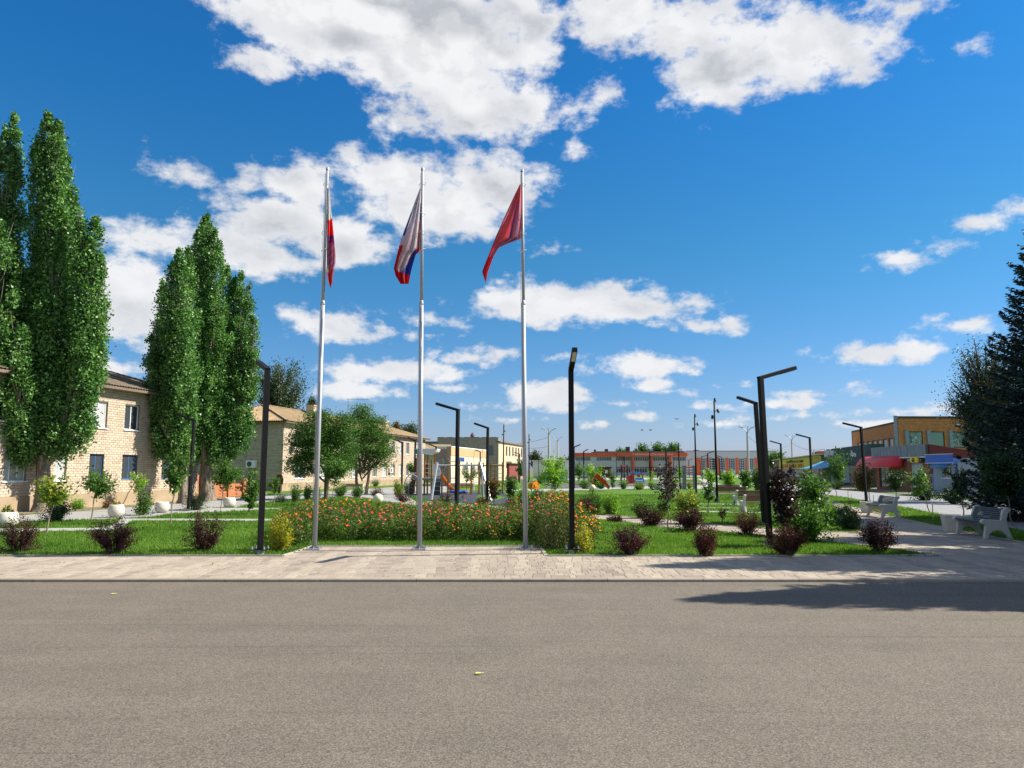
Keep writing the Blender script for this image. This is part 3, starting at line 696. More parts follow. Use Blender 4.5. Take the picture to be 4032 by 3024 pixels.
# --- canteen with lettering and grey brick building behind
qd = P(1776, 1757, 78); p0 = Vector((qd.x, qd.y, 0)); WD = Wall(p0, DA); LD = WD.hit(1916, 1830)[0]; HD = qd.z
D = thing('canteen', 'low cream and orange panelled canteen with blue lettering behind the playground', 'building', p0, WD.rz)
opD = rws(WD, [(1821,1833,1840,1875),(1836,1845,1842,1873),(1858,1872,1842,1872),(1880,1895,1842,1872)], 1.25, 2.3)
mb = MB(); wall_panel(mb, 0, LD, 0, HD, opD); mb.box(.01, LD, .15, 1.6, 0, HD-.02); mb.build('wall', mat('cream_panel', (.62,.52,.38), .6, var=.05, vscale=1), D)
M_ORP = mat('orange_panel', (.58,.33,.17), .6, var=.06, vscale=1)
mb = MB(); mb.box(-.02, LD+.02, -.04, .0, HD-.95, HD-.08); mb.build('fascia_band', M_ORP, D)
mb = MB(); mb.box(-.03, LD+.05, -.07, 1.6, HD-.08, HD+.02); mb.build('parapet_cap', M_WHITE, D)
mb = MB()
for k in range(1, int(LD/1.2)): mb.box(k*1.2-.012, k*1.2+.012, -.006, 0, .1, HD-.97)
for zz in (.9, 2.6, 3.1): mb.box(0, LD, -.007, 0, zz-.012, zz+.012)
mb.build('panel_joints', mat('joint_shadow', (.35,.29,.21), .8), D)
for o_ in opD: window(D, o_, 2, M_WHITE, M_GLASS, fw=.08)
# end wall facing the road: rough stone brick with door
We_ = Wall(p0 + WD.n*3.6, -WD.n); 
mb = MB(); mb.box(-.05, 0, .5, 1.7, 0, HD-.3); mb.build('end_wall', mat('grey_rough_brick', (.22,.19,.16), .95, var=.35, vscale=6, bump=.5, bscale=14), D)
mb = MB(); mb.box(-.06, -.0, 0, .45, 0, HD-.05); mb.build('corner_panel', mat('brown_panel', (.30,.22,.15), .7), D)
dr = MB(); dr.box(-.1, -.05, .55, 1.6, 0, HD-1.3); dr = dr.build('door', mat('blue_grey_door', (.16,.21,.27), .6), D)
mb = MB(); mb.box(-.12, -.1, .7, 1.0, 1.5, 2.1); mb.build('door_window', M_GLASS, dr)
xs = WD.hit(1792, 1815)[0]; xe = WD.hit(1826, 1815)[0]; zt = WD.hit(1815, 1801)[1]
ltr = text('lettering', 'СТОЛОВАЯ', 1.0, mat('blue_letters', (.03,.12,.45), .5), D, (xs, -.03, WD.hit(1812, 1811)[1]-.15), (math.pi/2, 0, 0), .03, 1)
ltr.data.size = (zt-ltr.location.z)*1.35
bpy.context.view_layer.update(); ltr.scale.x = (xe-xs)/max(ltr.dimensions.x, .1)
s_, z_ = WD.hit(1838, 1833); loc = WD.p0+WD.d*s_; aircon('white air conditioner high on the canteen wall', (loc.x, loc.y, z_-.3), WD.rz, .9, .7)

YC = 118; pc = P(1722, 1722, YC); HC = pc.z; pr = P(1963, 1722, YC)
WC = Wall((pc.x, YC), (1, 0)); LC = pr.x-pc.x
Cc = thing('grey_brick_building', 'two storey grey brick building with flat roof rising behind the canteen', 'building', (pc.x, YC, 0), 0)
opC = [WC.rect(1923,1943,1753,1794), WC.rect(1745,1765,1755,1775), WC.rect(1808,1832,1755,1775), WC.rect(1848,1895,1764,1790)]
mb = MB(); wall_panel(mb, 0, LC, 0, HC, opC); mb.box(.01, LC-.01, .15, 36, 0, HC-.01); mb.build('wall', mat('grey_brown_brick', (.37,.285,.25), .95, var=.18, vscale=2.5, bump=.3, bscale=9), Cc)
for o_ in opC: window(Cc, o_, 2, mat('grey_blue_frame', (.13,.18,.25), .6), M_GLASS, fw=.08, sill=False)
# side facade facing right
sd = Wall((pr.x, YC), (.205,.979)); sd0 = thing('cream_brick_wing', 'cream brick wing with narrow windows and dark red porch right of the grey building', 'building', (pr.x, YC, 0), sd.rz)
LS = sd.hit(2068, 1800)[0]; z1 = HC-.75
opS = [sd.hit(a, 1775)[0] for a in (1992,2004,2017,2029,2040,2051)]
opS = [(a, a+1.15, 4.0, 5.6) for a in opS] 
mb = MB(); wall_panel(mb, 0, LS, 0, z1, opS); mb.box(.02, LS, .15, 14, 0, z1-.02); mb.build('wall', mat('cream_brick_far', (.52,.42,.29), .9, var=.12, vscale=2, bump=.2, bscale=9), sd0)
for o_ in opS: window(sd0, o_, 1, mat('brown_frame', (.12,.09,.07), .6), M_GLASS, fw=.1, sill=False)
mb = MB(); mb.box(-.1, LS, -.3, 14, z1, z1+.18); mb.build('roof', M_WOOD, sd0)
a = sd.hit(1996, 1830)[0]; b_ = sd.hit(2042, 1840)[0]
mb = MB(); mb.box(a, b_, -.4, -.02, 0, 2.8); mb.build('porch', mat('maroon_porch', (.19,.04,.03), .7, var=.1), sd0)
mb = MB(); mb.box(a-.5, b_+.5, -.9, 0, 2.8, 3.1); mb.build('porch_canopy', mat('plaster_chimney', (.42,.35,.26)), sd0)
qv = P(1860, 1716, YC+6); mb = MB(); rs = 8*YC/F
mb.lathe([(rs,-.2),(rs,26*YC/F*.55),(rs*1.25,26*YC/F*.58),(0.02,40*YC/F*.75)], 10)
o = mb.build('roof_vent', mat('rusty_metal', (.10,.045,.04), .8), Cc, loc=(qv.x-pc.x, 6, HC-.1))
mb = MB()
for k in range(7): mb.box(k*LC/7+.1, k*LC/7+LC/9, -.08, .1, HC-.02, HC+.04)
mb.build('roof_edge', M_WOOD, Cc)
# small dusty brown roof seen between house and grey building
q = P(1675, 1747, 105); hb = thing('brown_roofed_shed', 'distant shed with low brown roof between the long house and grey building', 'shed', (q.x, 105, 0))
mb = MB(); mb.box(-.5, 3.2, 0, 5, 0, q.z-.9); mb.build('wall', mat('cream_brick_far'), hb)
mb = MB(); mb.add([(-.7,-.3,q.z-.9),(3.4,-.3,q.z-.9),(3.4,3,q.z),(-.7,3,q.z)], [(0,1,2,3)]); mb.build('roof', M_ROOF2, hb)

# ------------------------------------------------------------------ house of culture (far, frontal)
YE = 225; WE = Wall((P(2262,1850,YE).x, YE), (1, 0)); xL = P(2262,1850,YE).x
def Z(py): return P(2400, py, YE).z
def X(px): return P(px, 1850, YE).x-xL
E = thing('house_of_culture', 'long white hall with orange fascia lettered across the far end of the park', 'building', (xL, YE, 0))
M_HW = mat('pale_grey_cladding', (.52,.53,.53), .7, var=.04); M_OR = mat('orange_red_cladding', (.72,.115,.035), .55, var=.06, vscale=.5)
M_HG = mat('warm_grey_render', (.52,.49,.45), .8)
wins = []
for (a, b_) in ((2265,2326),(2349,2409),(2425,2485),(2497,2560),(2569,2632),(2650,2702)): wins.append((X(a), X(b_), Z(1815), Z(1798)))
lows = []
for (a, b_) in ((2425,2485),(2497,2560),(2569,2632),(2650,2700)): lows.append((X(a), X(b_), Z(1863), Z(1838)))
mb = MB(); wall_panel(mb, 0, X(2705), -.3, Z(1786), wins+lows, depth=.4); mb.box(.02, X(2705)-.02, .42, 18, 0, Z(1786)); mb.build('wall', M_HW, E)
for o_ in wins: window(E, o_, 9, M_HW, M_GLASS, depth=.4, fw=.16, sill=False)
for o_ in lows: window(E, o_, 6, M_HW, M_GLASS, depth=.4, fw=.2, sill=False, rails=[.72])
k = 0
for (a, b_) in ((2262,2350),(2350,2428),(2428,2500),(2500,2600),(2600,2705)):
    mb = MB(); mb.box(X(a)+.01, X(b_)-.01, -1.3 if a >= 2428 else -.5, .0, Z(1797), Z(1783)); mb.build('fascia_panel', M_OR, E)
for (a, b_) in ((2487,2495),(2561,2568),(2633,2641)):
    mb = MB(); mb.box(X(a), X(b_), -1.1, -.01, 0, Z(1797)-.01); mb.build('pilaster', M_OR, E)
mb = MB(); mb.box(X(2425), X(2702), -.012, 0, Z(1836), Z(1816)); mb.build('wall_band', M_HG, E)
mb = MB(); mb.box(X(2350), X(2700), 3, 16, Z(1783), Z(1776)); mb.build('roof', mat('dark_roofing', (.09,.085,.085), .9), E)
for (a, b_, y0_, y1_) in ((2349,2355,1783,1768),(2393,2404,1778,1766),(2478,2492,1776,1757)):
    mb = MB(); mb.box(X(a), X(b_), 5, 7, Z(y0_), Z(y1_)); mb.build('roof_box', mat('rusty_metal'), E)
mb = MB(); mb.prism([(4,Z(1776)),(6,Z(1776)),(6,Z(1764))], X(2690), X(2704)); mb.build('roof_hatch', mat('dark_roofing'), E)
tx = text('lettering', 'РАЙОННЫЙ ДОМ КУЛЬТУРЫ', .62, mat('white_letters', (.8,.8,.8), .5), E, (X(2489), -1.38, Z(1793)), (math.pi/2,0,0), .04, 1, spacing=1.25)
bpy.context.view_layer.update(); tx.scale.x = (X(2644)-X(2489))/tx.dimensions.x
# right wing
Wg_ = thing('sports_hall_wing', 'long grey hall with orange pillars and gridded windows right of the house of culture', 'building', (xL+X(2706), YE+1, 0))
x0 = X(2706); opw = []
for (a, b_) in ((2765,2784),(2797,2826),(2836,2861),(2874,2900),(2913,2938),(2950,2975),(2987,3010)): opw.append((X(a)-x0, X(b_)-x0, Z(1850), Z(1804)))
mb = MB(); wall_panel(mb, 0, X(3060)-x0, -.3, Z(1775), opw, depth=.4); mb.box(.02, X(3060)-x0, .42, 16, 0, Z(1775)); mb.build('wall', M_HW, Wg_)
for o_ in opw: window(Wg_, o_, 3, M_HW, M_GLASS, nz=5, depth=.4, fw=.16, sill=False)
pr_ = [2746]+[q for q in (2785,2827,2862,2901,2939,2976)]
for a, b_ in ((2746,2764),(2785,2796),(2827,2835),(2862,2873),(2901,2912),(2939,2949),(2976,2986)):
    mb = MB(); mb.box(X(a)-x0+.05, X(b_)-x0-.05, -.25, -.01, 0, Z(1803)); mb.build('pillar', M_OR, Wg_)
mb = MB(); mb.box(-.02, X(3060)-x0, -.15, 0, Z(1777), Z(1774)); mb.build('roof_edge', mat('grey_trim', (.3,.32,.34), .6), Wg_)
mb = MB(); mb.box(X(2750)-x0, X(2767)-x0, 3, 5, Z(1775), Z(1770)); mb.build('roof_vent', mat('dark_roofing'), Wg_)
# low pale sheds and kiosks far centre
for (a, b_, yt, Y, cc, lab) in ((2100,2262,1812,150,(.62,.64,.66),'low pale grey shed beyond the saplings left of the hall'),(2140,2235,1845,110,(.45,.47,.5),'small white roofed kiosk behind the bright green saplings'),(2355,2405,1838,170,(.16,.04,.04),'small dark red market stall in front of the hall')):
    q = P(a, yt, Y); e_ = P(b_, yt, Y); s = thing('kiosk' if Y < 160 else 'market_stall', lab, 'kiosk', (q.x, Y, 0))
    mb = MB(); mb.box(0, e_.x-q.x, 0, 4, 0, q.z-.25); mb.build('wall', mat('kiosk_%d' % Y, cc, .7), s)
    mb = MB(); mb.box(-.25, e_.x-q.x+.25, -.5, 4.3, q.z-.25, q.z); mb.build('roof', M_WHITE if Y == 110 else mat('kiosk_roof_%d' % Y, tuple(k*.8 for k in cc), .7), s)
    mb = MB(); wdt = e_.x-q.x; mb.box(wdt*.55, wdt*.75, -.02, 0, .9, q.z-.7); mb.build('window', M_WHITE, s)

# ------------------------------------------------------------------ shops on the right (fronts face left, in shade)
# brick two storey shop block
YK = 86; ck = P(3533, 1643, YK); HK = ck.z
K = thing('brick_store_building', 'two storey tan brick store with big foil covered windows above the low shops', 'building', (ck.x, YK, 0))
WK = Wall((ck.x, YK), (1, .03)); K.rotation_euler.z = WK.rz
LK = WK.hit(3990, 1700)[0]
opK = [WK.rect(3579,3634,1699,1752), WK.rect(3662,3719,1699,1752), WK.rect(3750,3806,1699,1752), WK.rect(3838,3895,1699,1752)]
opK = [(a, b_, opK[0][2]-.3, opK[0][3]) for a, b_, _, _ in opK]
BR_TAN = mat('tan_brick', attr=[(0,(.42,.16,.06)),(.5,(.62,.25,.095)),(1,(.72,.34,.15))], rough=.9, var=.15, vscale=1.5)
mb = MB(); wall_panel(mb, 0, LK, 0, HK, opK); mb.box(.3, LK, .15, .8, 0, HK-.02); mb.build('wall', mat('tan_mortar', (.22,.12,.065), .95, var=.2, vscale=2), K)
bricks(K, 0, LK, 3.2, HK-.15, opK, .26, .105, BR_TAN, 300, seed=21, viewdist=lambda q: abs(q[0]-3)+abs(q[2]-6.5)*2, proud=.015)
M_FOIL = bpy.data.materials.new('crumpled_foil'); M_FOIL.use_nodes = True; t = NT(M_FOIL.node_tree); b = t.n['Principled BSDF']
g = t.new('ShaderNodeNewGeometry'); c = t.ramp(t.noise(g.outputs['Position'], 2.6, 5, .7, dist=1.5), [(.35,(.05,.09,.085)),(.5,(.16,.25,.23)),(.6,(.45,.52,.48))])
t.l.new(c, b.inputs['Base Color']); b.inputs['Roughness'].default_value = .3
for i, o_ in enumerate(opK): window(K, o_, 1, mat('brown_frame'), M_FOIL if i != 1 else mat('greenish_pane', (.22,.33,.30), .3), fw=.1, sill=False)
M_DUCT = mat('glazed_pilaster', (.25,.31,.37), .5, var=.25, vscale=5)
for px in (3567, 3653, 3740):
    s_, z_ = WK.hit(px, 1695); mb = MB(); mb.box(s_-.22, s_+.18, -.25, 0, 2.5, z_); mb.build('pilaster', M_DUCT, K)
mb = MB(); mb.box(-.1, LK, -.15, .1, HK, HK+.12); mb.build('roof_edge', mat('dark_roofing'), K)
ql = P(3356, 1683, 108); dk = Vector((ck.x-ql.x, YK-108, 0)); WK2 = Wall((ql.x, 108), dk); K2 = thing('brick_store_wing', 'left wing of the tan brick store with a row of small square windows', 'building', (ql.x, 108, 0), WK2.rz)
LK2 = dk.length; H2 = HK-.55
opk2 = [WK2.rect(a, b_, 1706, 1740) for a, b_ in ((3375,3388),(3397,3410),(3414,3428),(3434,3449),(3454,3470),(3476,3493),(3499,3516),(3521,3530))]
opk2 = [(a, b_, 4.4, 5.5) for a, b_, _, _ in opk2]
mb = MB(); wall_panel(mb, 0, LK2, 0, H2, opk2); mb.box(.05, LK2-.3, .15, .6, 0, H2-.02); mb.build('wall', mat('tan_mortar'), K2)
bricks(K2, 0, LK2, 3.0, H2-.1, opk2, .26, .105, BR_TAN, 0, seed=22, proud=.015)
for o_ in opk2: window(K2, o_, 1, mat('brown_frame'), M_CURT, fw=.12, sill=False)
for k, (u, v, cc) in enumerate(((.38,.95,(.55,.58,.62)),(.78,.95,(.35,.48,.12)),(.02,.2,(.6,.6,.62)))):
    mb = MB(); mb.box(LK2*u, LK2*v, -.08-.02*k, -.02, 3.1, 4.2); mb.build('banner', mat('banner_%d' % k, cc, .6, var=.25, vscale=.9), K2)
mb = MB(); mb.box(-.35, -.05, -.1, .3, 0, H2+.05); mb.build('drain_pipe', M_DUCT, K2)
mb = MB(); mb.box(LK2-.28, LK2+.02, -.35, -.05, 2.5, HK+.2); mb.build('drain_pipe', M_DUCT, K2)
mb = MB(); mb.box(-.1, LK2, -.12, .1, H2, H2+.1); mb.build('roof_edge', mat('dark_roofing'), K2)

# dark green shop
pr2 = P(3430, 1748, 72); pl2 = P(3246, 1771, 93); HH = pr2.z
WH = Wall((pl2.x, 93), (pr2.x-pl2.x, 72-93)); LH = (Vector((pr2.x,72,0))-WH.p0).length
H = thing('green_shop', 'low dark green corrugated shop with white script sign and blue tarpaulin awning', 'shop', WH.p0, WH.rz)
M_GRN = mat('dark_green_sheet', (.018,.055,.06), .5, var=.08, vscale=1)
mb = MB(); k = 0; xx = 0
while xx < LH:        # ribbed sheet
    mb.box(xx, min(xx+.2, LH), -.03 if k % 2 else 0, .1, 2.5, HH); xx += .2; k += 1
mb.build('cladding', M_GRN, H)
mb = MB(); mb.box(0, LH, .1, .9, 0, HH-.02); mb.build('wall', mat('green_core', (.03,.05,.055), .7), H)
mb = MB(); mb.box(LH-.02, LH+.02, .1, 1.1, 1.9, HH); mb.build('side_cladding', M_GRN, H)
a, za = WH.hit(3245, 1900); k = 0
M_LB = mat('pale_blue_boards', (.30,.38,.42), .6, var=.06)
a = WH.hit(3275,1890)[0]; b_ = WH.hit(3345, 1890)[0]; n_ = 14
for k in range(n_):
    mb = MB(); mb.box(a+(b_-a)*k/n_+.01, a+(b_-a)*(k+1)/n_-.01, -.05, .09, .3, 2.2); mb.build('board', M_LB, H)
mb = MB(); mb.box(WH.hit(3350,1890)[0], LH-.3, -.03, .09, .2, 2.1); mb.build('shop_front', mat('brown_panel'), H)
sx = WH.hit(3248, 1790)[0]; t1 = text('sign_lettering', 'Дари Shop', 1.2, mat('white_letters'), H, (sx, -.06, WH.hit(3265,1794)[1]), (math.pi/2, 0, 0), .03, 1)
bpy.context.view_layer.update(); t1.scale.x = (WH.hit(3284,1790)[0]-sx)/t1.dimensions.x
sx = WH.hit(3352, 1790)[0]; t1 = text('sign_lettering', 'Дрея', .75, mat('white_letters'), H, (sx, -.06, WH.hit(3360,1792)[1]), (math.pi/2+0, 0.12, 0), .03, 1)
bpy.context.view_layer.update(); t1.scale.x = (WH.hit(3372,1790)[0]-sx)/t1.dimensions.x
# awning: sagging tarpaulin on slim posts
a = WH.hit(3238,1820)[0]; b_ = WH.hit(3338,1820)[0]; n_ = 14; vs = []; fs = []
for i in range(n_+1):
    u = i/n_; x = a+(b_-a)*u
    for j in range(5):
        v = j/4; vs.append((x-(1-v)*0+v*(-1.6), -.05-2.6*v, 2.75-.95*v-.12*math.sin(v*3.1)+.04*math.sin(u*11+v*3)))
for i in range(n_):
    for j in range(4): q_ = i*5+j; fs.append((q_, q_+1, q_+6, q_+5))
aw = thing('tarpaulin_awning', 'sagging light blue tarpaulin awning on thin posts beside the green shop', 'awning', WH.p0, WH.rz)
mb = MB(); mb.add(vs, fs); o = mb.build('tarpaulin', mat('blue_tarpaulin', (.10,.30,.50), .55, var=.08), aw, smooth=True)
md = o.modifiers.new('s', 'SOLIDIFY'); md.thickness = .02
for x in (a-1.4, (a+b_)/2-1.4, b_-1.5): mb = MB(); mb.tube([(x,-2.5,-.1),(x,-2.5,1.75)], .035, 6); mb.build('post', M_GALV, aw)

# yellow shop
pyR = P(3236, 1789, 104); pyL = P(3024, 1815, 182); HY = pyR.z
WY = Wall((pyL.x, 182), (pyR.x-pyL.x, 104-182)); LY = (Vector((pyR.x,104,0))-WY.p0).length
Yb = thing('yellow_sign_shop', 'low shop carrying a long yellow banner with red and black lettering', 'shop', WY.p0, WY.rz)
mb = MB(); mb.box(0, LY, 0, 5, 0, HY-.1); mb.build('wall', mat('olive_wall', (.16,.15,.06), .8, var=.2), Yb)
mb = MB(); mb.box(-.2, LY+.4, -.5, 9.2, HY-.1, HY+.08); mb.build('roof', mat('cream_trim', (.55,.48,.32), .7), Yb)
a = WY.hit(3070,1815)[0]
mb = MB(); mb.box(a, LY-.6, -.12, -.02, HY-2.0, HY-.15); mb.build('banner', mat('yellow_banner', (.78,.60,.03), .6), Yb)
def fit_text(W, par, body, pxa, pxb, ytop, ybot, m_, yoff, name='sign_lettering', dep=.02, size=None):
    xa = W.hit(pxa, ybot)[0]; xb = W.hit(pxb, ybot)[0]; xm = (pxa+pxb)/2; z0 = W.hit(xm, ybot)[1]; z1_ = W.hit(xm, ytop)[1]
    o_ = text(name, body, size or (z1_-z0)*1.38, m_, par, (xa, yoff, z0), (math.pi/2,0,0), dep, 1)
    bpy.context.view_layer.update(); o_.scale.x = (xb-xa)/max(o_.dimensions.x, .01); return o_
o = fit_text(WY, Yb, 'ТОВАРЫ ДЛЯ ВСЕЙ СЕМЬИ', 3098, 3166, 1806, 1812, mat('black_letters', (.03,.03,.03)), -.15, size=.5); o.location.z = HY-.9
o = fit_text(WY, Yb, 'ДОМ МАГАЗИН', 3082, 3167, 1814, 1823, mat('red_letters', (.6,.04,.02)), -.15, size=.95); o.location.z = HY-1.75
mb = MB(); a = WY.hit(3196,1800)[0]
for k in range(6): mb.box(a+.1*k, LY-1.1, -.14, -.12, HY-.42-k*.17, HY-.36-k*.17)
mb.build('sign_lines', mat('black_letters'), Yb)
mb = MB(); mb.box(WY.hit(3131,1800)[0]-1, WY.hit(3150,1800)[0], 3, 4, HY, HY+1.0); mb.build('chimney', mat('red_chimney', (.25,.10,.07), .9), Yb)
for px in (3155, 3232): mb = MB(); s_ = WY.hit(px,1790)[0]; mb.tube([(s_,2,HY),(s_,2,HY+1.2)], .09, 8); mb.build('stove_pipe', M_GALV, Yb)
mb = MB(); mb.box(LY*.3, LY-3, -.05, 0, .6, 1.9); mb.build('shop_window', M_GLASS, Yb)

# brick shop with grey sheet fascia, red awning, maroon side
pI = P(3657, 1748, 57); HI = pI.z; pIl = P(3444, 1766, 67); WI = Wall((pIl.x, 67), (pI.x-pIl.x, 57-67)); LI = (Vector((pI.x,57,0))-WI.p0).length
I = thing('brick_corner_shop', 'low red brick corner shop with grey sheet fascia and red barrel awning', 'shop', WI.p0, WI.rz)
M_RB = mat('red_brown_brick', (.27,.11,.065), .9, var=.2, vscale=4, bump=.3, bscale=14)
opI = [(WI.hit(3588,1870)[0], WI.hit(3636,1870)[0], .35, 2.35), (WI.hit(3462,1870)[0], WI.hit(3500,1870)[0], .2, 2.2)]
mb = MB(); wall_panel(mb, 0, LI, 0, HI-.95, opI); mb.box(.02, LI-.02, .15, .3, 0, HI-.95); mb.build('wall', M_RB, I)
window(I, opI[0], 3, M_WHITE, mat('pale_blind', (.42,.46,.50), .4), fw=.08); window(I, opI[1], 2, mat('brown_frame'), M_GLASS, fw=.08, sill=False)
M_SHEET = mat('grey_blue_sheet', (.15,.19,.23), .5, var=.15, vscale=2, obj_rand=.12)
n_ = int(LI/.32)
for k in range(n_):
    mb = MB(); x = LI*k/n_; mb.box(x+.008, x+LI/n_-.008, -.32-.01*(k % 2), -.26, HI-.95, HI); mb.build('sheet', M_SHEET, I)
mb = MB(); mb.box(0, LI, -.26, -.05, HI-.95, HI-.05); mb.build('fascia_core', mat('dark_roofing'), I)
mb = MB(); mb.box(-.1, LI+.02, -.36, -.27, HI-1.03, HI-.955); mb.build('gutter', M_WHITE, I)
o = fit_text(WI, I, 'РОССЕЛЬХОЗ', 3584, 3636, 1807, 1816, mat('white_letters'), -.2)
mb = MB(); mb.box(WI.hit(3582,1810)[0], WI.hit(3640,1810)[0], -.17, -.02, o.location.z-.15, o.location.z+.6); mb.build('sign_backing', mat('dark_green_board', (.05,.07,.075), .6), I)
a = WI.hit(3614,1805)[0]; b_ = WI.hit(3640,1805)[0]; zz = WI.hit(3627,1821)[1]; zt = WI.hit(3627,1799)[1]
mb = MB(); mb.box(a, b_, -.6, -.45, zz, zt); ys = mb.build('sign_box', mat('yellow_banner'), I)
mb = MB(); cx_, cz_ = (a+b_)/2, (zz+zt)/2; R_ = (zt-zz)*.28
pts = [(cx_+R_*1.5*math.cos(t_)*(1-.25*t_/6), -.62, cz_+R_*math.sin(t_)*(1-.1*t_/6)) for t_ in [k*.35-2.6 for k in range(16)]]
mb.tube(pts, .035, 5); mb.tube([(cx_-R_*1.7,-.62,cz_-R_*.8),(cx_-R_*.3,-.62,cz_-R_*.1),(cx_+R_*.2,-.62,cz_-R_*.6)], .035, 5); mb.box(cx_-R_*1.7, cx_+R_*1.6, -.63, -.6, zz+.06, zz+.12); mb.build('emblem', mat('black_letters'), ys)
# barrel awning
a = WI.hit(3408,1825)[0]; b_ = WI.hit(3568,1825)[0]; zc = WI.hit(3500,1841)[1]
aw = thing('red_awning', 'bright red barrel shaped awning above the brick shop entrance', 'awning', WI.p0, WI.rz)
mb = MB(); vs = []; fs = []; n_ = 9; R_ = 1.05
for i, x in enumerate((a, a+.5, (a+b_)/2, b_-.6, b_)):
    k = .35 if i in (0, 4) else 1
    for j in range(n_+1):
        an_ = math.pi/2*j/n_; vs.append((x, -R_*math.sin(an_)*k-.02, zc+R_*.95*math.cos(an_)*(1 if k == 1 else .7)))
for i in range(4):
    for j in range(n_): q_ = i*(n_+1)+j; fs.append((q_, q_+1, q_+n_+2, q_+n_+1))
mb.add(vs, fs); o = mb.build('canopy', mat('red_canvas', (.62,.025,.03), .45), aw, smooth=True); md = o.modifiers.new('s','SOLIDIFY'); md.thickness = .015
mb = MB(); mb.tube([(a+.5,-R_,zc),(b_-.6,-R_,zc)], .025, 6); mb.build('front_bar', M_GALV, aw)
# maroon side wall receding to the right
WS = Wall((pI.x-.1, 56.9), (1, .09)); S_ = thing('maroon_side_building', 'dark maroon clad end wall with sloping top right of the brick corner shop', 'shop', WS.p0, WS.rz)
LS_ = WS.hit(3990, 1800)[0]; sl_ = (WS.hit(3830,1776)[1]-HI)/WS.hit(3830,1776)[0]
for k in range(14):
    z0 = HI*k/14; z1_ = HI*(k+1)/14-.012; y_ = -.03-.004*(k % 2)
    x0z = (z1_-HI)/sl_ if HI+sl_*LS_ < z1_ else LS_; x0b = (z0-HI)/sl_ if HI+sl_*LS_ < z0 else LS_
    vs = [(.05,y_,z0),(min(x0b,LS_),y_,z0),(min(x0z,LS_),y_,z1_),(.05,y_,z1_)]; vs += [(x, .05, z) for x, _, z in vs]
    mb = MB(); mb.add(vs, [(0,1,2,3),(7,6,5,4),(0,4,5,1),(1,5,6,2),(2,6,7,3),(3,7,4,0)]); mb.build('cladding_board', mat('maroon_cladding', (.13,.022,.022), .6), S_)
mb = MB(); z2_ = HI+sl_*LS_; mb.add([(.1,.06,0),(LS_,.06,0),(LS_,.06,z2_-.05),(.1,.06,HI-.05),(.1,.3,0),(LS_,.3,0),(LS_,.3,z2_-.05),(.1,.3,HI-.05)], [(0,1,2,3),(7,6,5,4),(0,4,5,1),(1,5,6,2),(2,6,7,3),(3,7,4,0)]); mb.build('wall', mat('dark_roofing'), S_)
# blue kiosk
k0 = P(3681, 1950, 51.5); k1 = P(3778, 1950, 49.0); WJ = Wall((k0.x, 51.5), (k1.x-k0.x, -2.5)); LJ = (Vector((k1.x,49,0))-WJ.p0).length
J = thing('blue_kiosk', 'grey blue kiosk with plain blue sign board and small blue window awning', 'kiosk', WJ.p0, WJ.rz)
zt = WJ.hit(3725,1789)[1]; z2 = WJ.hit(3725,1822)[1]
opJ = [WJ.rect(3710,3746,1836,1882)]
mb = MB(); wall_panel(mb, 0, LJ, 0, z2, opJ); mb.box(.01, LJ, .15, 2.5, 0, z2+.3); mb.box(LJ-.01, LJ+.05, 0, 2.5, 0, z2); mb.build('wall', mat('grey_blue_wall', (.26,.32,.40), .8, var=.05), J)
window(J, opJ[0], 3, M_WHITE, mat('amber_pane', (.16,.15,.10), .3), fw=.04)
mb = MB(); mb.box(-.35, LJ-.1, -.3, -.22, z2, zt); mb.build('sign_board', mat('royal_blue', (.03,.12,.50), .5), J)
mb = MB(); mb.box(-.38, LJ-.07, -.32, -.2, zt, zt+.03); mb.box(-.38, LJ-.07, -.32, -.2, z2-.03, z2); mb.build('sign_frame', M_WHITE, J)
a = WJ.hit(3683,1830)[0]; b_ = WJ.hit(3748,1830)[0]; vs = []; fs = []
for i, x in enumerate((a, (a+b_)/2, b_)):
    for j in range(5): an_ = math.pi/2*j/4; vs.append((x, -.42*math.sin(an_)-.01, z2-.36+.34*math.cos(an_)))
for i in range(2):
    for j in range(4): q_ = i*5+j; fs.append((q_, q_+1, q_+6, q_+5))
ja = thing('window_awning', 'small curved blue awning over the kiosk window', 'awning', WJ.p0, WJ.rz)
mb = MB(); mb.add(vs, fs); o = mb.build('canopy', mat('blue_canvas', (.03,.17,.36), .5), ja, smooth=True); md = o.modifiers.new('s','SOLIDIFY'); md.thickness = .012
a = WJ.hit(3758,1850)[0]; mb = MB(); mb.box(a, a+.32, -.03, -.003, WJ.hit(3765,1900)[1], WJ.hit(3765,1826)[1]); vsg = mb.build('vertical_sign', mat('navy_board', (.03,.05,.15), .6), J)
for i, ch in enumerate('ПЕЧАТЬ'):
    text('letter', ch, .19, mat('white_letters'), J, (a+.06, -.05, WJ.hit(3765,1826)[1]-.22-i*.21), (math.pi/2,0,0), .005)
mb = MB(); mb.box(-.33, -.02, .1, .6, 0, 1.45); mb.build('side_panel', mat('royal_blue'), J)
# planter base in front of the shops
q0 = G(3480, 1962); q1 = G(3660, 1975)
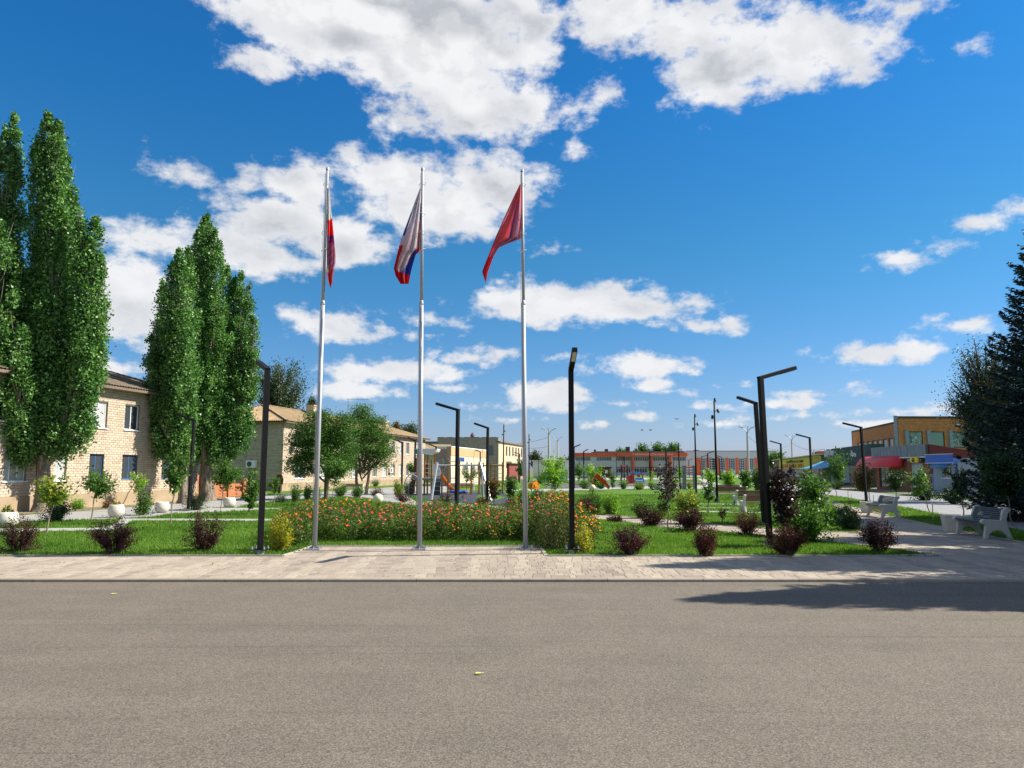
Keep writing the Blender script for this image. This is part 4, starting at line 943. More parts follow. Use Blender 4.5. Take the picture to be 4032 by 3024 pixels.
# ------------------------------------------------------------------ vegetation
def leaf_mesh(name, C, A, size, m, rnd, wr=.62, rng=None, jit=.25):
    """C centres, A long axes (unit), size lengths -> kite shaped leaves"""
    N = len(C); r = rng
    R = r.normal(size=(N, 3)); S = np.cross(A, R); S /= np.linalg.norm(S, axis=1)[:, None]+1e-9
    size = np.asarray(size)[:, None]
    a = A*size*.5; s_ = S*size*.5*wr
    V = np.stack([C-a, C+s_-a*.15, C+a, C-s_-a*.15], 1).reshape(-1, 3)
    return np_mesh(name, V, np.arange(N*4).reshape(-1, 4), m, rnd)
def unit(a): return a/(np.linalg.norm(a, axis=-1, keepdims=True)+1e-9)
L_POP = leafmat('poplar_leaves', [(0.03264,0.08976,0.02448),(0.0612,0.153,0.03672),(0.102,0.2346,0.05508),(0.1734,0.3264,0.0918),(0.2856,0.4488,0.1836)], .22, .38, .5)
L_GRN = leafmat('green_leaves', [(0.0234,0.0585,0.0156),(0.0455,0.1105,0.0234),(0.078,0.169,0.0325),(0.13,0.247,0.0455),(0.221,0.351,0.065)], .32)
L_LIME = leafmat('lime_leaves', [(0.052,0.117,0.0195),(0.104,0.221,0.026),(0.182,0.338,0.039),(0.286,0.468,0.052),(0.416,0.546,0.078)], .4)
L_DARK = leafmat('dark_leaves', [(0.0104,0.026,0.0104),(0.0195,0.0455,0.0169),(0.0325,0.0715,0.0234),(0.052,0.104,0.0325),(0.091,0.156,0.052)], .15)
L_YEL = leafmat('yellowing_leaves', [(0.039,0.091,0.0156),(0.078,0.156,0.0234),(0.169,0.26,0.039),(0.39,0.39,0.052),(0.585,0.429,0.052)], .35)
L_BARB = leafmat('barberry_leaves', [(.018,.008,.010),(.035,.014,.016),(.06,.022,.022),(.10,.032,.028),(.16,.055,.04)], .2, .5)
L_BARR = leafmat('red_barberry_leaves', [(.03,.008,.010),(.06,.014,.014),(.10,.022,.020),(.05,.06,.02),(.22,.05,.03)], .25, .5)
L_PLUM = leafmat('plum_leaves', [(.012,.008,.010),(.022,.013,.015),(.04,.02,.02),(.06,.03,.028),(.10,.06,.05)], .12, .3, .6)
L_SPR = leafmat('spruce_needles', [(0.009,0.021,0.0195),(0.0165,0.033,0.03),(0.027,0.0525,0.048),(0.042,0.078,0.072),(0.0675,0.12,0.105)], .05, .6)
L_ELM = leafmat('grey_green_leaves', [(0.024,0.042,0.0216),(0.042,0.072,0.036),(0.072,0.108,0.054),(0.108,0.156,0.084),(0.168,0.216,0.132)], .2)
L_SPR2 = leafmat('dark_grey_green_leaves', [(.012,.022,.012),(.022,.04,.02),(.038,.065,.03),(.06,.095,.045),(.10,.14,.07)], .2)
L_RUST = leafmat('rust_leaves', [(.04,.03,.012),(.10,.05,.018),(.18,.08,.025),(.08,.10,.025),(.26,.12,.05)], .3)
L_SILV = leafmat('silver_leaves', [(.12,.15,.11),(.20,.24,.19),(.30,.34,.28),(.10,.15,.07),(.36,.40,.34)], .2)

def stems_plant(parent, seed, n_st, foot_r, hgt, rad, n_leaf, leaf, spread, lm, z0=0.0, arch=.35, leafs=.25, bark=None, cz=None, sq=1.0, ysq=1.0, crown_name='foliage', stem_name='stems', st_r=.008, droop=0.0, base_xy=(0,0), rmean=.45, trunk=None, trunk_r=.02, ellips=False):
    r = np.random.default_rng(seed)
    # end points of stems
    if ellips:                                   # crown ellipsoid centred at cz
        u = unit(r.normal(size=(n_st, 3))); k = r.uniform(.45, 1.0, n_st)[:, None]**.6
        E = u*k*np.array([rad*1.12, rad*1.12*ysq, hgt/2]) + np.array([0, 0, cz])
        S0 = np.zeros((n_st, 3)); S0[:,2] = z0 + (cz-hgt*.45-z0 if cz-hgt*.45 > z0 else 0) + r.uniform(0, .55, n_st)*hgt*.75
        S0[:,2] = np.minimum(S0[:,2], E[:,2]-.02*hgt); S0[:,2] = np.maximum(S0[:,2], z0)
    else:
        a = r.uniform(0, 2*np.pi, n_st); k = r.uniform(.15, 1.0, n_st)**.7*np.where(r.uniform(size=n_st) < .16, 1.3, 1.0)
        hh = hgt*(1-.6*k**2.0*r.uniform(.3,1.35,n_st))*r.uniform(.6, 1.08, n_st)
        E = np.stack([np.cos(a)*k*rad, np.sin(a)*k*rad*ysq, z0+np.maximum(hh, .12*hgt)], 1)
        S0 = np.stack([np.cos(a)*foot_r*r.uniform(0,1,n_st), np.sin(a)*foot_r*r.uniform(0,1,n_st), np.full(n_st, z0)], 1)
    S0[:,0] += base_xy[0]; S0[:,1] += base_xy[1]
    E[:,0] += base_xy[0]; E[:,1] += base_xy[1]
    M_ = S0*.45+E*.55; M_[:,2] += arch*np.abs(E[:,2]-S0[:,2]) + arch*.25*np.linalg.norm(E[:,:2]-S0[:,:2], axis=1)
    M_[:,:2] = S0[:,:2]*.62+E[:,:2]*.38
    if droop: E[:,2] -= droop*r.uniform(0,1,n_st)*hgt
    if not ellips: E[:,2] = np.maximum(E[:,2], .06)
    def bz(i, t_): t_ = t_[:, None]; return (1-t_)**2*S0[i]+2*t_*(1-t_)*M_[i]+t_**2*E[i]
    i = r.integers(0, n_st, n_leaf); t_ = 1-(1-leafs)*r.uniform(0,1,n_leaf)**.85; t_ = np.clip(t_+r.normal(0,.02,n_leaf), 0, 1.04)
    C = bz(i, t_) + r.normal(size=(n_leaf, 3))*spread*(.35+.65*t_[:, None])
    C[:,2] = np.maximum(C[:,2], .02)
    T = unit(bz(i, np.minimum(t_+.05, 1.1)) - bz(i, t_)); A = unit(T*.6 + r.normal(size=(n_leaf,3))*.7 + np.array([0,0,-.15]))
    base = r.normal(rmean, .13, n_st)[i]
    rnd = np.clip(base + r.normal(0, .13, n_leaf), 0, 1)
    sz = leaf*r.uniform(.65, 1.3, n_leaf)
    fo = link(crown_name, leaf_mesh(crown_name, C, A, sz, lm, rnd, rng=r), parent)
    mb = MB()
    for q in range(min(n_st, 60)):
        pts = [tuple(bz(np.array([q]), np.array([v]))[0]) for v in (0,.25,.5,.75,1)]
        mb.tube(pts, [st_r, st_r*.85, st_r*.65, st_r*.45, st_r*.25], 4, caps=False)
    mb.build(stem_name, bark or M_TWIG, parent)
    if trunk is not None:
        mb = MB(); x, y = base_xy; pts = [(x*0,0,-.05)]
        for k in range(1, 7): f = k/6; pts.append((x*f+.02*math.sin(k*2+seed)*trunk, .02*math.cos(k*3+seed)*trunk, trunk*f))
        mb.tube(pts, [trunk_r*(1.15-.5*k/6) for k in range(7)], 8); mb.build('trunk', bark or M_TWIG, parent)
    return fo

SH = 'purple barberry shrubs on the lawns'
def shrub(name, lab, cat, bx, by, x0, x1, yt, lm, n_leaf, leaf, group=None, seed=0, n_st=34, bark=None, arch=.12, spread=.035, foot=.12, ysq=1.0, leafs=.2, rmean=.45, z=0, droop=0.0):
    q = G(bx, by); s = q.y/F*1.0; h = max(.12, P(bx, yt, q.y).z); rad = (x1-x0)/2*s*CW(bx)
    o = thing(name, lab, cat, q, 0, group)
    stems_plant(o, seed+int(bx), int(n_st*1.5), foot*1.6, h*1.06, rad*1.05, int(n_leaf*1.7), leaf, spread*1.5, lm, arch=arch, bark=bark, ysq=ysq, base_xy=(0,0), leafs=leafs, rmean=rmean, st_r=.006, droop=droop)
    for ch in o.children: ch.location.x = ((x0+x1)/2-bx)*s*.6
    return o
BB = [(70,2172,-20,160,2022,L_BARB,2600,'tall purple barberry at the far left edge in front of the round planter'),
 (445,2178,340,545,2038,L_BARB,3600,'dense dark purple barberry below the blue framed windows at left'),
 (805,2168,708,905,2006,L_BARB,2600,'upright dark barberry with reddish heart just left of the left near lamp'),
 (2485,2184,2406,2563,2072,L_BARB,2800,'low spreading purple barberry right of the near middle lamp'),
 (2780,2188,2727,2838,2062,L_BARR,2400,'narrow upright reddish barberry at the paving edge left of the right lamp'),
 (3100,2186,3015,3182,2070,L_BARR,3000,'reddish barberry touching the foot of the near right lamp'),
 (3462,2172,3368,3562,2056,L_BARB,3400,'wide dark barberry on the tip of the lawn beside the right paved plaza'),
 (2940,2106,2888,3012,1995,L_BARR,2200,'reddish barberry beside the tan path left of the right lamps'),
 (2725,2092,2650,2800,2005,L_BARB,2400,'barberry bowing over the tan path behind the narrow reddish one'),
 (2560,2072,2496,2628,1990,L_BARB,1800,'dark barberry at the far side of the path below the plum sapling'),
 (2300,2036,2258,2342,1962,L_BARB,1500,'purple barberry behind the orange flowers right of the middle lamp'),
 (2420,2055,2384,2458,2028,L_BARB,500,'tiny low barberry twigs beside the tan path'),
 (3345,2086,3288,3400,2004,L_DARK,1800,'dark barberry at the corner of the middle lawn before the plaza'),
 (1480,1963,1448,1514,1916,L_BARR,900,'purple shrub behind the cream globe lamp on the left lawn'),
 (1590,1978,1550,1622,1935,L_BARB,900,'purple shrub at the left foot of the playground climbing arch'),
 (1752,1992,1728,1780,1938,L_BARR,900,'wine red barberry in front of the playground swing frame'),
 (1905,1992,1868,1942,1953,L_BARB,900,'purple barberry at the front edge of the rubber playground by a slim lamp'),
 (2010,2003,1985,2040,1960,L_BARB,700,'low purple barberry right of the playground near the third flagpole')]
for i, (bx, by, x0, x1, yt, lm, n_, lab) in enumerate(BB):
    shrub('barberry_shrub', lab, 'shrub', bx, by, x0, x1, yt, lm, n_, .033 if by > 2100 else .045, SH, seed=i*7, bark=mat('dark_twig', (.06,.035,.03), .9), arch=[.1,.28,.04,.34,.14,.22,.42][i%7], spread=.03, n_st=44, foot=.1)
GB = [(212,2054,160,278,1950,L_DARK,2200,.05,'dark green barberry behind the yellowing sapling at left'),
 (770,2008,722,826,1934,L_DARK,2000,.05,'dark green bush at the foot of the left rear lamp'),
 (560,2028,520,602,1928,L_GRN,1200,.07,'leaning leafy green shrub between two round planters'),
 (2340,2024,2278,2372,1938,L_GRN,2600,.06,'rounded green bush behind the orange flowers right of the middle lamp'),
 (2402,2026,2370,2442,1936,L_LIME,1800,.06,'brighter green bush beside the tan path'),
 (2530,2040,2488,2582,1952,L_GRN,2200,.06,'rounded green bush left of the plum sapling'),
 (2705,2062,2648,2762,1928,L_YEL,2600,.07,'yellow and orange tinted bush right of the plum sapling'),
 (3185,2135,3050,3275,1990,L_GRN,5200,.07,'large glossy green bush right of the near right lamp'),
 (2115,1992,2085,2150,1925,L_GRN,2000,.07,'green bush right of the third flagpole below the orange flower toy'),
 (2200,1998,2150,2250,1935,L_GRN,2600,.07,'broad green bush behind the flower bed between pole and lamp'),
 (2060,1990,2035,2088,1915,L_LIME,1600,.07,'light green bush just left of the third flagpole'),
 (1165,1978,1140,1185,1900,L_GRN,1100,.06,'upright dark green perennial left of the first flagpole'),
 (1210,1968,1190,1232,1905,L_GRN,1100,.06,'upright green perennial right behind the first flagpole'),
 (1100,1978,1080,1130,1948,L_SILV,900,.06,'silvery leaved mound at the left lawn edge'),
 (1340,1955,1310,1372,1903,L_GRN,1500,.07,'round green bush left of the park bench by the long house'),
 (1405,1958,1385,1440,1908,L_GRN,1200,.07,'green bush right of the park bench by the long house'),
 (1245,1962,1225,1262,1915,L_GRN,800,.07,'slim green perennial left of the acacia trunk'),
 (1565,1957,1548,1588,1885,L_YEL,1200,.07,'tall yellowish green shrub left of the climbing arch'),
 (1600,1943,1585,1640,1895,L_GRN,1100,.07,'green shrub behind the climbing arch'),
 (2130,1905,2100,2165,1862,L_GRN,900,.10,'green hedge bush left of the bright saplings'),
 (2300,1925,2275,2330,1880,L_GRN,900,.09,'green bush left of the far globe lamp'),
 (2362,1925,2338,2400,1880,L_GRN,1200,.09,'bush below the red slide'),
 (2455,1925,2435,2475,1885,L_GRN,600,.09,'small bush left of the toy car'),
 (2515,1928,2490,2545,1895,L_YEL,700,.09,'small yellowish bush in front of the toy car'),
 (2567,1925,2550,2585,1885,L_LIME,500,.09,'small light green bush right of the toy car'),
 (2650,1925,2635,2672,1885,L_GRN,600,.09,'small green bush left of the red rung climber'),
 (2715,1924,2705,2730,1895,L_YEL,400,.09,'small yellow green bush below the red rung climber'),
 (2700,2010,2672,2760,1960,L_GRN,1500,.08,'low green bush behind the yellow tinted one'),
 (2610,2020,2585,2640,1960,L_GRN,900,.07,'green foliage behind the base of the plum sapling'),
 (3320,2040,3290,3370,1990,L_DARK,1200,.06,'dark green bush at the bend of the right plaza'),
 (3260,2070,3210,3310,2010,L_GRN,1600,.06,'green bush right of the large glossy bush'),
 (3640,1970,3580,3700,1918,L_DARK,1600,.09,'dark weedy shrub in front of the brick corner shop'),
 (3760,1985,3690,3830,1915,L_DARK,2200,.09,'dark shrub in front of the blue kiosk'),
 (3900,1990,3820,4000,1900,L_DARK,2200,.09,'dark shrub under the spruce behind the side road'),
 (3400,1932,3360,3450,1895,L_GRN,900,.10,'weeds below the green shop'),
 (3290,1925,3255,3330,1890,L_GRN,700,.10,'weeds at the left end of the green shop'),
 (300,2005,275,335,1965,L_LIME,800,.06,'weeds against the plinth of the nearer house'),
 (420,2000,400,445,1972,L_RUST,400,.06,'small dry weed against the plinth beside a round planter'),
 (1480,1915,1455,1500,1885,L_GRN,500,.09,'weeds along the foot of the long house')]
for i, (bx, by, x0, x1, yt, lm, n_, lf, lab) in enumerate(GB):
    shrub('shrub', lab, 'shrub', bx, by, x0, x1, yt, lm, n_, lf, 'green and mixed shrubs in the park', seed=400+i*5, n_st=36, arch=.15, spread=.05 if by > 1950 else .08, foot=.1, leafs=.12)

# saplings and small trees: base, crown box
def sapling(name, lab, cat, bx, by, x0, x1, yt, yb, lm, n_leaf, leaf, group, seed, tr=.022, n_st=40, bark=None, spread=None, rmean=.45, ysq=1.0, Y=None):
    q = G(bx, by) if Y is None else Vector((P(bx, by, Y).x, Y, 0)); s = q.y/F
    z1 = P(bx, yt, q.y).z; z0_ = P(bx, yb, q.y).z; h = z1-z0_; rad = (x1-x0)/2*s*.95*CW((x0+x1)/2)
    o = thing(name, lab, cat, q, 0, group); cx_ = ((x0+x1)/2-bx)*s
    stems_plant(o, seed, n_st, .02, h, rad, n_leaf, leaf, spread or rad*.16, lm, z0=0, cz=(z0_+z1)/2, ellips=True, arch=.05, trunk=z0_+h*.5, trunk_r=tr, bark=bark, base_xy=(cx_,0), crown_name='crown', stem_name='branches', leafs=.3, st_r=tr*.4, rmean=rmean, ysq=ysq)
    for ch in o.children:
        if ch.name.startswith('trunk'): pass
    return o
SG = 'young saplings planted in the lawns'
SAP = [(183,2102,120,292,1840,2000,L_YEL,900,.10,'multi stemmed sapling with yellowing leaves in front of the poplar trunk'),
 (357,2053,290,455,1845,1955,L_GRN,1500,.095,'round headed sapling before the blue framed windows'),
 (672,2062,622,742,1745,1945,L_GRN,1400,.10,'tall leafy sapling in front of the nearer house corner'),
 (868,2006,815,952,1795,1920,L_GRN,2600,.10,'bushy twin stemmed sapling above the round planter by the orange fence'),
 (978,2027,936,1032,1830,2004,L_GRN,2000,.09,'dark leafy sapling just left of the near left lamp'),
 (1080,1986,1050,1108,1865,1940,L_GRN,700,.08,'small sapling right of the near left lamp'),
 (1308,1988,1252,1385,1785,1910,L_GRN,2400,.10,'round crowned sapling right of the first flagpole'),
 (2632,2094,2562,2700,1790,1995,L_PLUM,1000,.07,'dark leaved plum sapling on a thin pale trunk in the middle lawn'),
 (2788,2032,2762,2828,1868,1985,L_GRN,700,.085,'thin green sapling in front of the second spotlight mast'),
 (2843,2062,2822,2868,1990,2045,L_RUST,260,.05,'tiny red leaved sapling before the brown benches'),
 (3100,2150,3018,3165,1808,2060,L_PLUM,3800,.075,'broad dark purple tree right of the near right lamp'),
 (3205,2110,3110,3280,1835,2050,L_GRN,2600,.09,'bright green topped tree beside the dark purple tree'),
 (3290,1966,3248,3352,1762,1895,L_GRN,1300,.12,'light green sapling in front of the green shop sign'),
 (3430,1978,3352,3462,1815,1925,L_RUST,1800,.11,'reddish green sapling left of the red awning'),
 (3532,1992,3482,3585,1838,1935,L_DARK,1500,.10,'dark crowned sapling before the brick corner shop'),
 (3663,2017,3560,3692,1845,1945,L_GRN,900,.10,'loose green sapling in front of the white shop window'),
 (3793,2034,3752,3835,1835,1960,L_DARK,1400,.10,'dark sapling in front of the blue kiosk right end'),
 (3990,2072,3850,4075,1745,1960,L_DARK,6500,.085,'feathery green locust tree at the right edge behind the bench'),  # dark leaf set puts the shade on this green crown into its colour
 (478,1992,470,585,1850,1935,L_LIME,600,.10,'bright green seedling growing from the planter area by the wall'),
 (2170,1952,2112,2245,1778,1925,L_LIME,2200,.14,'tall bright green sapling right of the third flagpole'),
 (2345,1930,2300,2385,1810,1915,L_LIME,1500,.14,'bright green sapling left of the red slide'),
 (2270,1920,2255,2305,1812,1890,L_GRN,900,.14,'green sapling right behind the near middle lamp'),
 (2410,1930,2392,2432,1840,1920,L_GRN,700,.12,'slim green sapling right of the red slide'),
 (2510,1912,2535,2545,1835,1880,L_LIME,10,.12,'skip'),
 (2565,1905,2545,2590,1835,1890,L_LIME,500,.13,'light green sapling between toy car and plum sapling'),
 (2680,1908,2655,2705,1835,1890,L_LIME,700,.14,'light green sapling behind the plum sapling'),
 (2795,1945,2765,2830,1840,1900,L_LIME,900,.14,'lime sapling between the two spotlight masts'),
 (2872,1938,2838,2905,1835,1915,L_LIME,1300,.14,'lime green sapling behind the brown benches'),
 (2935,1945,2905,2972,1838,1925,L_GRN,1500,.13,'darker green sapling behind the brown benches'),
 (2845,1905,2825,2865,1845,1895,L_DARK,600,.14,'small dark sapling left behind the brown benches'),
 (2985,1960,2955,3015,1835,1940,L_GRN,1500,.12,'green sapling left of the near right lamps'),
 (3000,2050,2985,3040,1960,2030,L_GRN,500,.08,'low leafy sapling by the foot of the right rear lamp'),
 (1945,1985,1915,1975,1870,1965,L_RUST,1500,.09,'rust leaved rose like shrub right of the climbing frame'),
 (2010,1985,1978,2045,1865,1960,L_GRN,1600,.09,'green sapling between climbing frame and third flagpole'),
 (2055,1930,2030,2072,1798,1880,L_GRN,900,.15,'green sapling left of the third flagpole in front of the cream wing'),
 (2310,1880,2290,2335,1825,1865,L_GRN,500,.16,'distant green sapling in front of the hall left part'),
 (1622,1925,1598,1645,1815,1865,L_GRN,700,.13,'small leafy tree behind the playground roof'),
 (1890,1905,1862,1880,1815,1850,L_LIME,200,.12,'thin sapling behind the climbing frame'),
 (1860,1925,1805,1890,1845,1895,L_GRN,900,.12,'scrubby sapling in front of the canteen windows')]
for i, (bx, by, x0, x1, yt, yb, lm, n_, lf, lab) in enumerate(SAP):
    if lab == 'skip': continue
    sapling('sapling', lab, 'young tree', bx, by, x0, x1, yt, yb, lm, n_, lf, SG, 900+i*3, tr=.018 if by > 2040 and i not in (0,1,2) else .02, n_st=26 if n_ < 1000 else 44)
# bigger acacias in front of the long house
def acacia(lab, bx, by, lobes, seed, rm, trunks):
    q = G(bx, by); s_ = q.y/F; o = thing('acacia_tree', lab, 'tree', q, 0, 'acacia trees before the long house'); r = np.random.default_rng(seed)
    Cs, As, Rs = [], [], []; mb = MB()
    for (cx, cy, rx, ry) in lobes:
        c = P(cx, cy, q.y); R_ = np.array([rx*s_, rx*s_*.9, ry*s_]); ctr = np.array([c.x-q.x, r.uniform(-.5,.5), c.z]); ncl = int(26*rx*ry/2500)+14; n = int(rx*ry*1.0)+600
        u = unit(r.normal(size=(ncl,3))); k = r.uniform(.35,1.0,ncl)[:,None]**.5; E = ctr+u*k*R_
        i_ = r.integers(0, ncl, n); C = E[i_]+r.normal(size=(n,3))*np.array([.30,.30,.11]); Cs.append(C); As.append(unit(r.normal(size=(n,3))*np.array([1,1,.6])+np.array([0,0,-.3])))
        Rs.append(np.clip(r.normal(rm,.13,ncl)[i_]+r.normal(0,.14,n),0,1))
        for e in E[:14]: mb.tube([(0,0,ctr[2]*.45), tuple(ctr*.6+e*.1+np.array([0,0,ctr[2]*.15])), tuple(e)], [.05,.03,.008], 4, caps=False)
    C = np.concatenate(Cs); link('crown', leaf_mesh('crown', C, np.concatenate(As), .12*r.uniform(.6,1.3,len(C)), L_GRN, np.concatenate(Rs), wr=.45, rng=r), o)
    mb.build('branches', M_BARK, o)
    for dx, tilt in trunks:
        mb = MB(); mb.tube([(dx,0,-.1),(dx+tilt*.3,0,.9),(dx*.6+tilt*.6,.05,1.7),(tilt,0,2.8)], [.13,.10,.09,.05], 8); mb.build('trunk', M_BARK, o)
    return o
acacia('spreading dark green acacia tree behind the first flagpole', 1285, 1966, [(1250,1700,95,75),(1340,1690,60,60),(1195,1750,60,60),(1290,1770,110,70),(1205,1830,60,45),(1350,1800,50,60),(1265,1640,45,25)], 77, .36, [(0,.1)])
acacia('twin trunked acacia with brownish pods in front of the long house', 1425, 1948, [(1420,1680,60,70),(1460,1740,75,70),(1395,1760,60,75),(1500,1760,45,50),(1430,1625,30,38),(1480,1690,55,50),(1490,1810,50,40),(1400,1830,45,40)], 78, .46, [(-.25,-.5),(.25,.5)])
# background trees
def bgtree(lab, px, Y, x0, x1, yt, yb, lm, n_, lf, seed, n_st=70, rmean=.4): return sapling('tree', lab, 'tree', px, 1880, x0, x1, yt, yb, lm, n_, lf, 'trees beyond the buildings', seed, tr=.25, n_st=n_st, bark=M_BARK, Y=Y, rmean=rmean, spread=None)
bgtree('large grey green tree rising behind the long house roof', 1085, 86, 985, 1200, 1385, 1700, L_ELM, 14000, .24, 31)
bgtree('small tree top above the long house roof by a chimney', 1230, 100, 1195, 1245, 1555, 1640, L_ELM, 1800, .25, 32)
bgtree('bushy tree showing above the right end of the long house roof', 1590, 130, 1555, 1660, 1655, 1760, L_ELM, 5000, .32, 33)
bgtree('thin branched tree top beside the right chimney of the long house', 1560, 128, 1535, 1575, 1645, 1720, L_RUST, 900, .25, 34)
bgtree('small twiggy tree top left of the acacia crown', 1270, 95, 1240, 1300, 1640, 1700, L_LIME, 900, .2, 35)
bgtree('grey green tree beyond the third flagpole left of the street lights', 2112, 170, 2082, 2145, 1765, 1860, L_ELM, 3500, .38, 36)
bgtree('small dark tree between the concrete street lights', 2205, 200, 2190, 2222, 1795, 1860, L_ELM, 1200, .4, 37)
bgtree('dark little tree left of the hall', 2235, 200, 2220, 2262, 1785, 1860, L_ELM, 1500, .4, 38)
bgtree('round tree top above the hall roof left', 2445, 262, 2420, 2478, 1758, 1815, L_GRN, 1800, .5, 39)
bgtree('tree top above the hall roof next to the roof box', 2525, 262, 2490, 2562, 1742, 1815, L_GRN, 3500, .5, 40)
bgtree('wide tree top above the hall roof', 2600, 262, 2560, 2640, 1736, 1815, L_GRN, 4000, .5, 41)
bgtree('tallest tree top above the right part of the hall roof', 2650, 262, 2625, 2682, 1732, 1815, L_GRN, 3000, .5, 42)
bgtree('round green tree behind the yellow banner shop', 3060, 170, 3012, 3105, 1774, 1850, L_GRN, 5000, .36, 43, rmean=.5)
bgtree('light green tree crown touching the left side of the big spruce', 3960, 40, 3745, 4080, 1310, 1830, L_SPR2, 52000, .095, 44, rmean=.35, n_st=260)

# ---- poplars
def poplar(lab, bx, by, tr, spires, zlow, seed, dens=1.0, leaf=.115):
    q = G(bx, by); s = q.y/F; r = np.random.default_rng(seed)
    o = thing('poplar_tree', lab, 'tree', q, 0, 'columnar poplars along the left side')
    Cs = []; As = []; Rs = []; mb = MB()
    for (px, yt, w_, yb) in spires:
        zt = P(px, yt, q.y).z; zb = P(px, yb, q.y).z; yoff = r.uniform(-.9, .9); xs = P(px, yt, q.y+yoff).x-q.x; xlo = P(px, yb, q.y+yoff).x-q.x; wd = w_*s*1.2*CW(px); wd0 = w_*s*.95*CW(px)
        L = zt-zb; n = int(L*wd0*2500*dens); ncl = max(20, int(L*wd0*52*dens))
        # clumps on the mantle of the spire
        tcl = r.uniform(0, 1, ncl); ang = r.uniform(0, 2*np.pi, ncl)
        ph1 = r.uniform(0,6.3); prof = np.minimum(1.0, (1-tcl)**.38*1.5)*np.minimum(1.0, .62+tcl*2.2)*(1+.14*np.sin(tcl*L*1.7+ph1)+.12*np.sin(tcl*L*4.1+ang*2))
        kr = r.uniform(.35, 1.04, ncl)**.6*np.where(r.uniform(size=ncl) < .12, 1.22, 1.0)
        bend = np.clip(tcl/.45, 0, 1)**.8
        cxl = xlo*(.72+.28*bend)*(1-tcl)+xs*tcl; cyl = yoff*bend
        CX = cxl+np.cos(ang)*wd*prof*kr; CY = cyl+np.sin(ang)*wd*.95*prof*kr; CZ = zb+tcl*L*(1+.0*ang)
        i = r.integers(0, ncl, n); sg = np.where(tcl[i] > .93, .5, 1.0)
        C = np.stack([CX[i], CY[i], CZ[i]], 1) + r.normal(size=(n,3))*np.array([.115,.115,.20])*sg[:,None]
        up = unit(np.stack([np.cos(ang[i])*.5, np.sin(ang[i])*.5, np.full(n, .3)], 1) + r.normal(size=(n,3))*.9)
        base = r.normal(.42, .18, ncl)[i]
        Cs.append(C); As.append(up); Rs.append(np.clip(base+r.normal(0,.16,n), 0, 1))
        # stem of the spire
        pts = []
        for k in range(9):
            f = k/8; bb = min(1, (f/.45))**.8 if f > 0 else 0
            pts.append(((xlo*(1-f)+xs*f)*(.25+.75*bb) if k else xs*.12, yoff*bb, zb*.75+(zt-.25-zb*.75)*f))
        mb.tube(pts, [max(.015, tr*.42*(1-k/8.5)) for k in range(9)], 6, caps=False)
        for k in range(26):
            f = r.uniform(.08,.9); j = int(f*8); pA = Vector(pts[j]); a_ = r.uniform(0, 6.28); rr = wd*.8
            mb.tube([pA, pA+Vector((math.cos(a_)*rr*.5, math.sin(a_)*rr*.5, .5)), pA+Vector((math.cos(a_)*rr*.85, math.sin(a_)*rr*.85, 1.5))], [.022,.015,.006], 4, caps=False)
    C = np.concatenate(Cs); A_ = np.concatenate(As); R_ = np.concatenate(Rs)
    me = leaf_mesh('crown', C, A_, leaf*r.uniform(.7,1.25,len(C)), L_POP, R_, wr=.8, rng=r); link('crown', me, o)
    mb.build('branches', mat('poplar_twig', (.23,.20,.15), .9, var=.2, vscale=6), o)
    mt = MB(); zt = P(bx, zlow, q.y).z; nseg = 12; vs = []; fs = []; nr = 18
    for k in range(nseg+1):
        f = k/nseg; rad = tr*(1.35 if k == 0 else 1.12 if k == 1 else 1.0)*(1-.25*f)
        for j in range(nr):
            a_ = 2*math.pi*j/nr; rr = rad*(1+.09*math.sin(a_*5+f*2+seed)+.06*math.sin(a_*9+f*5))
            vs.append((rr*math.cos(a_)+.06*math.sin(f*4+seed), rr*math.sin(a_), -.1+(zt+.6)*f))
    for k in range(nseg):
        for j in range(nr): a = k*nr+j; b_ = k*nr+(j+1)%nr; fs.append((a, b_, b_+nr, a+nr))
    mt.add(vs, fs); mt.build('trunk', M_PBARK, o, smooth=True)
    print('poplar leaves', len(C)); return o
poplar('leftmost poplar cut by the picture edge', -2, 2016, .34, [(58,432,34,1800),(20,480,38,1800),(-45,560,60,1850),(40,800,48,1800),(-10,900,70,1800),(30,1150,70,1790),(75,1300,55,1780),(-60,1100,80,1850),(25,1350,72,1830),(-25,1420,85,1830),(70,1450,52,1820)], 1850, 5)
poplar('tall columnar poplar with a separate spire on its right at far left', 157, 2014, .30, [(188,445,50,1700),(226,490,38,1500),(150,540,38,1600),(258,590,44,1700),(210,760,55,1780),(290,740,36,1720),(315,830,30,1700),(375,868,26,1600),(392,1000,26,1560),(340,960,44,1760),(125,1050,42,1780),(220,1150,80,1800),(392,1220,24,1560),(310,1250,62,1790),(150,1350,60,1800),(390,1380,22,1560)], 1840, 6)
poplar('shorter poplar, left one of the pair beside the house corner', 716, 1982, .26, [(645,1105,28,1780),(675,1050,28,1600),(705,1000,34,1800),(592,1330,22,1700),(632,1230,32,1800),(740,960,34,1800),(705,1200,52,1810),(650,1400,50,1800),(600,1480,24,1700)], 1860, 7)
poplar('pointed poplar with thick pale trunk before the orange brick fence', 813, 1972, .42, [(814,853,34,1500),(788,890,44,1700),(842,915,40,1700),(752,990,46,1800),(890,1040,32,1800),(920,1080,30,1750),(950,1056,18,1650),(980,1112,18,1650),(830,1150,60,1810),(935,1250,48,1800),(995,1240,17,1600),(1003,1370,16,1600),(890,1350,55,1820),(780,1350,50,1820),(960,1400,40,1790)], 1850, 8)

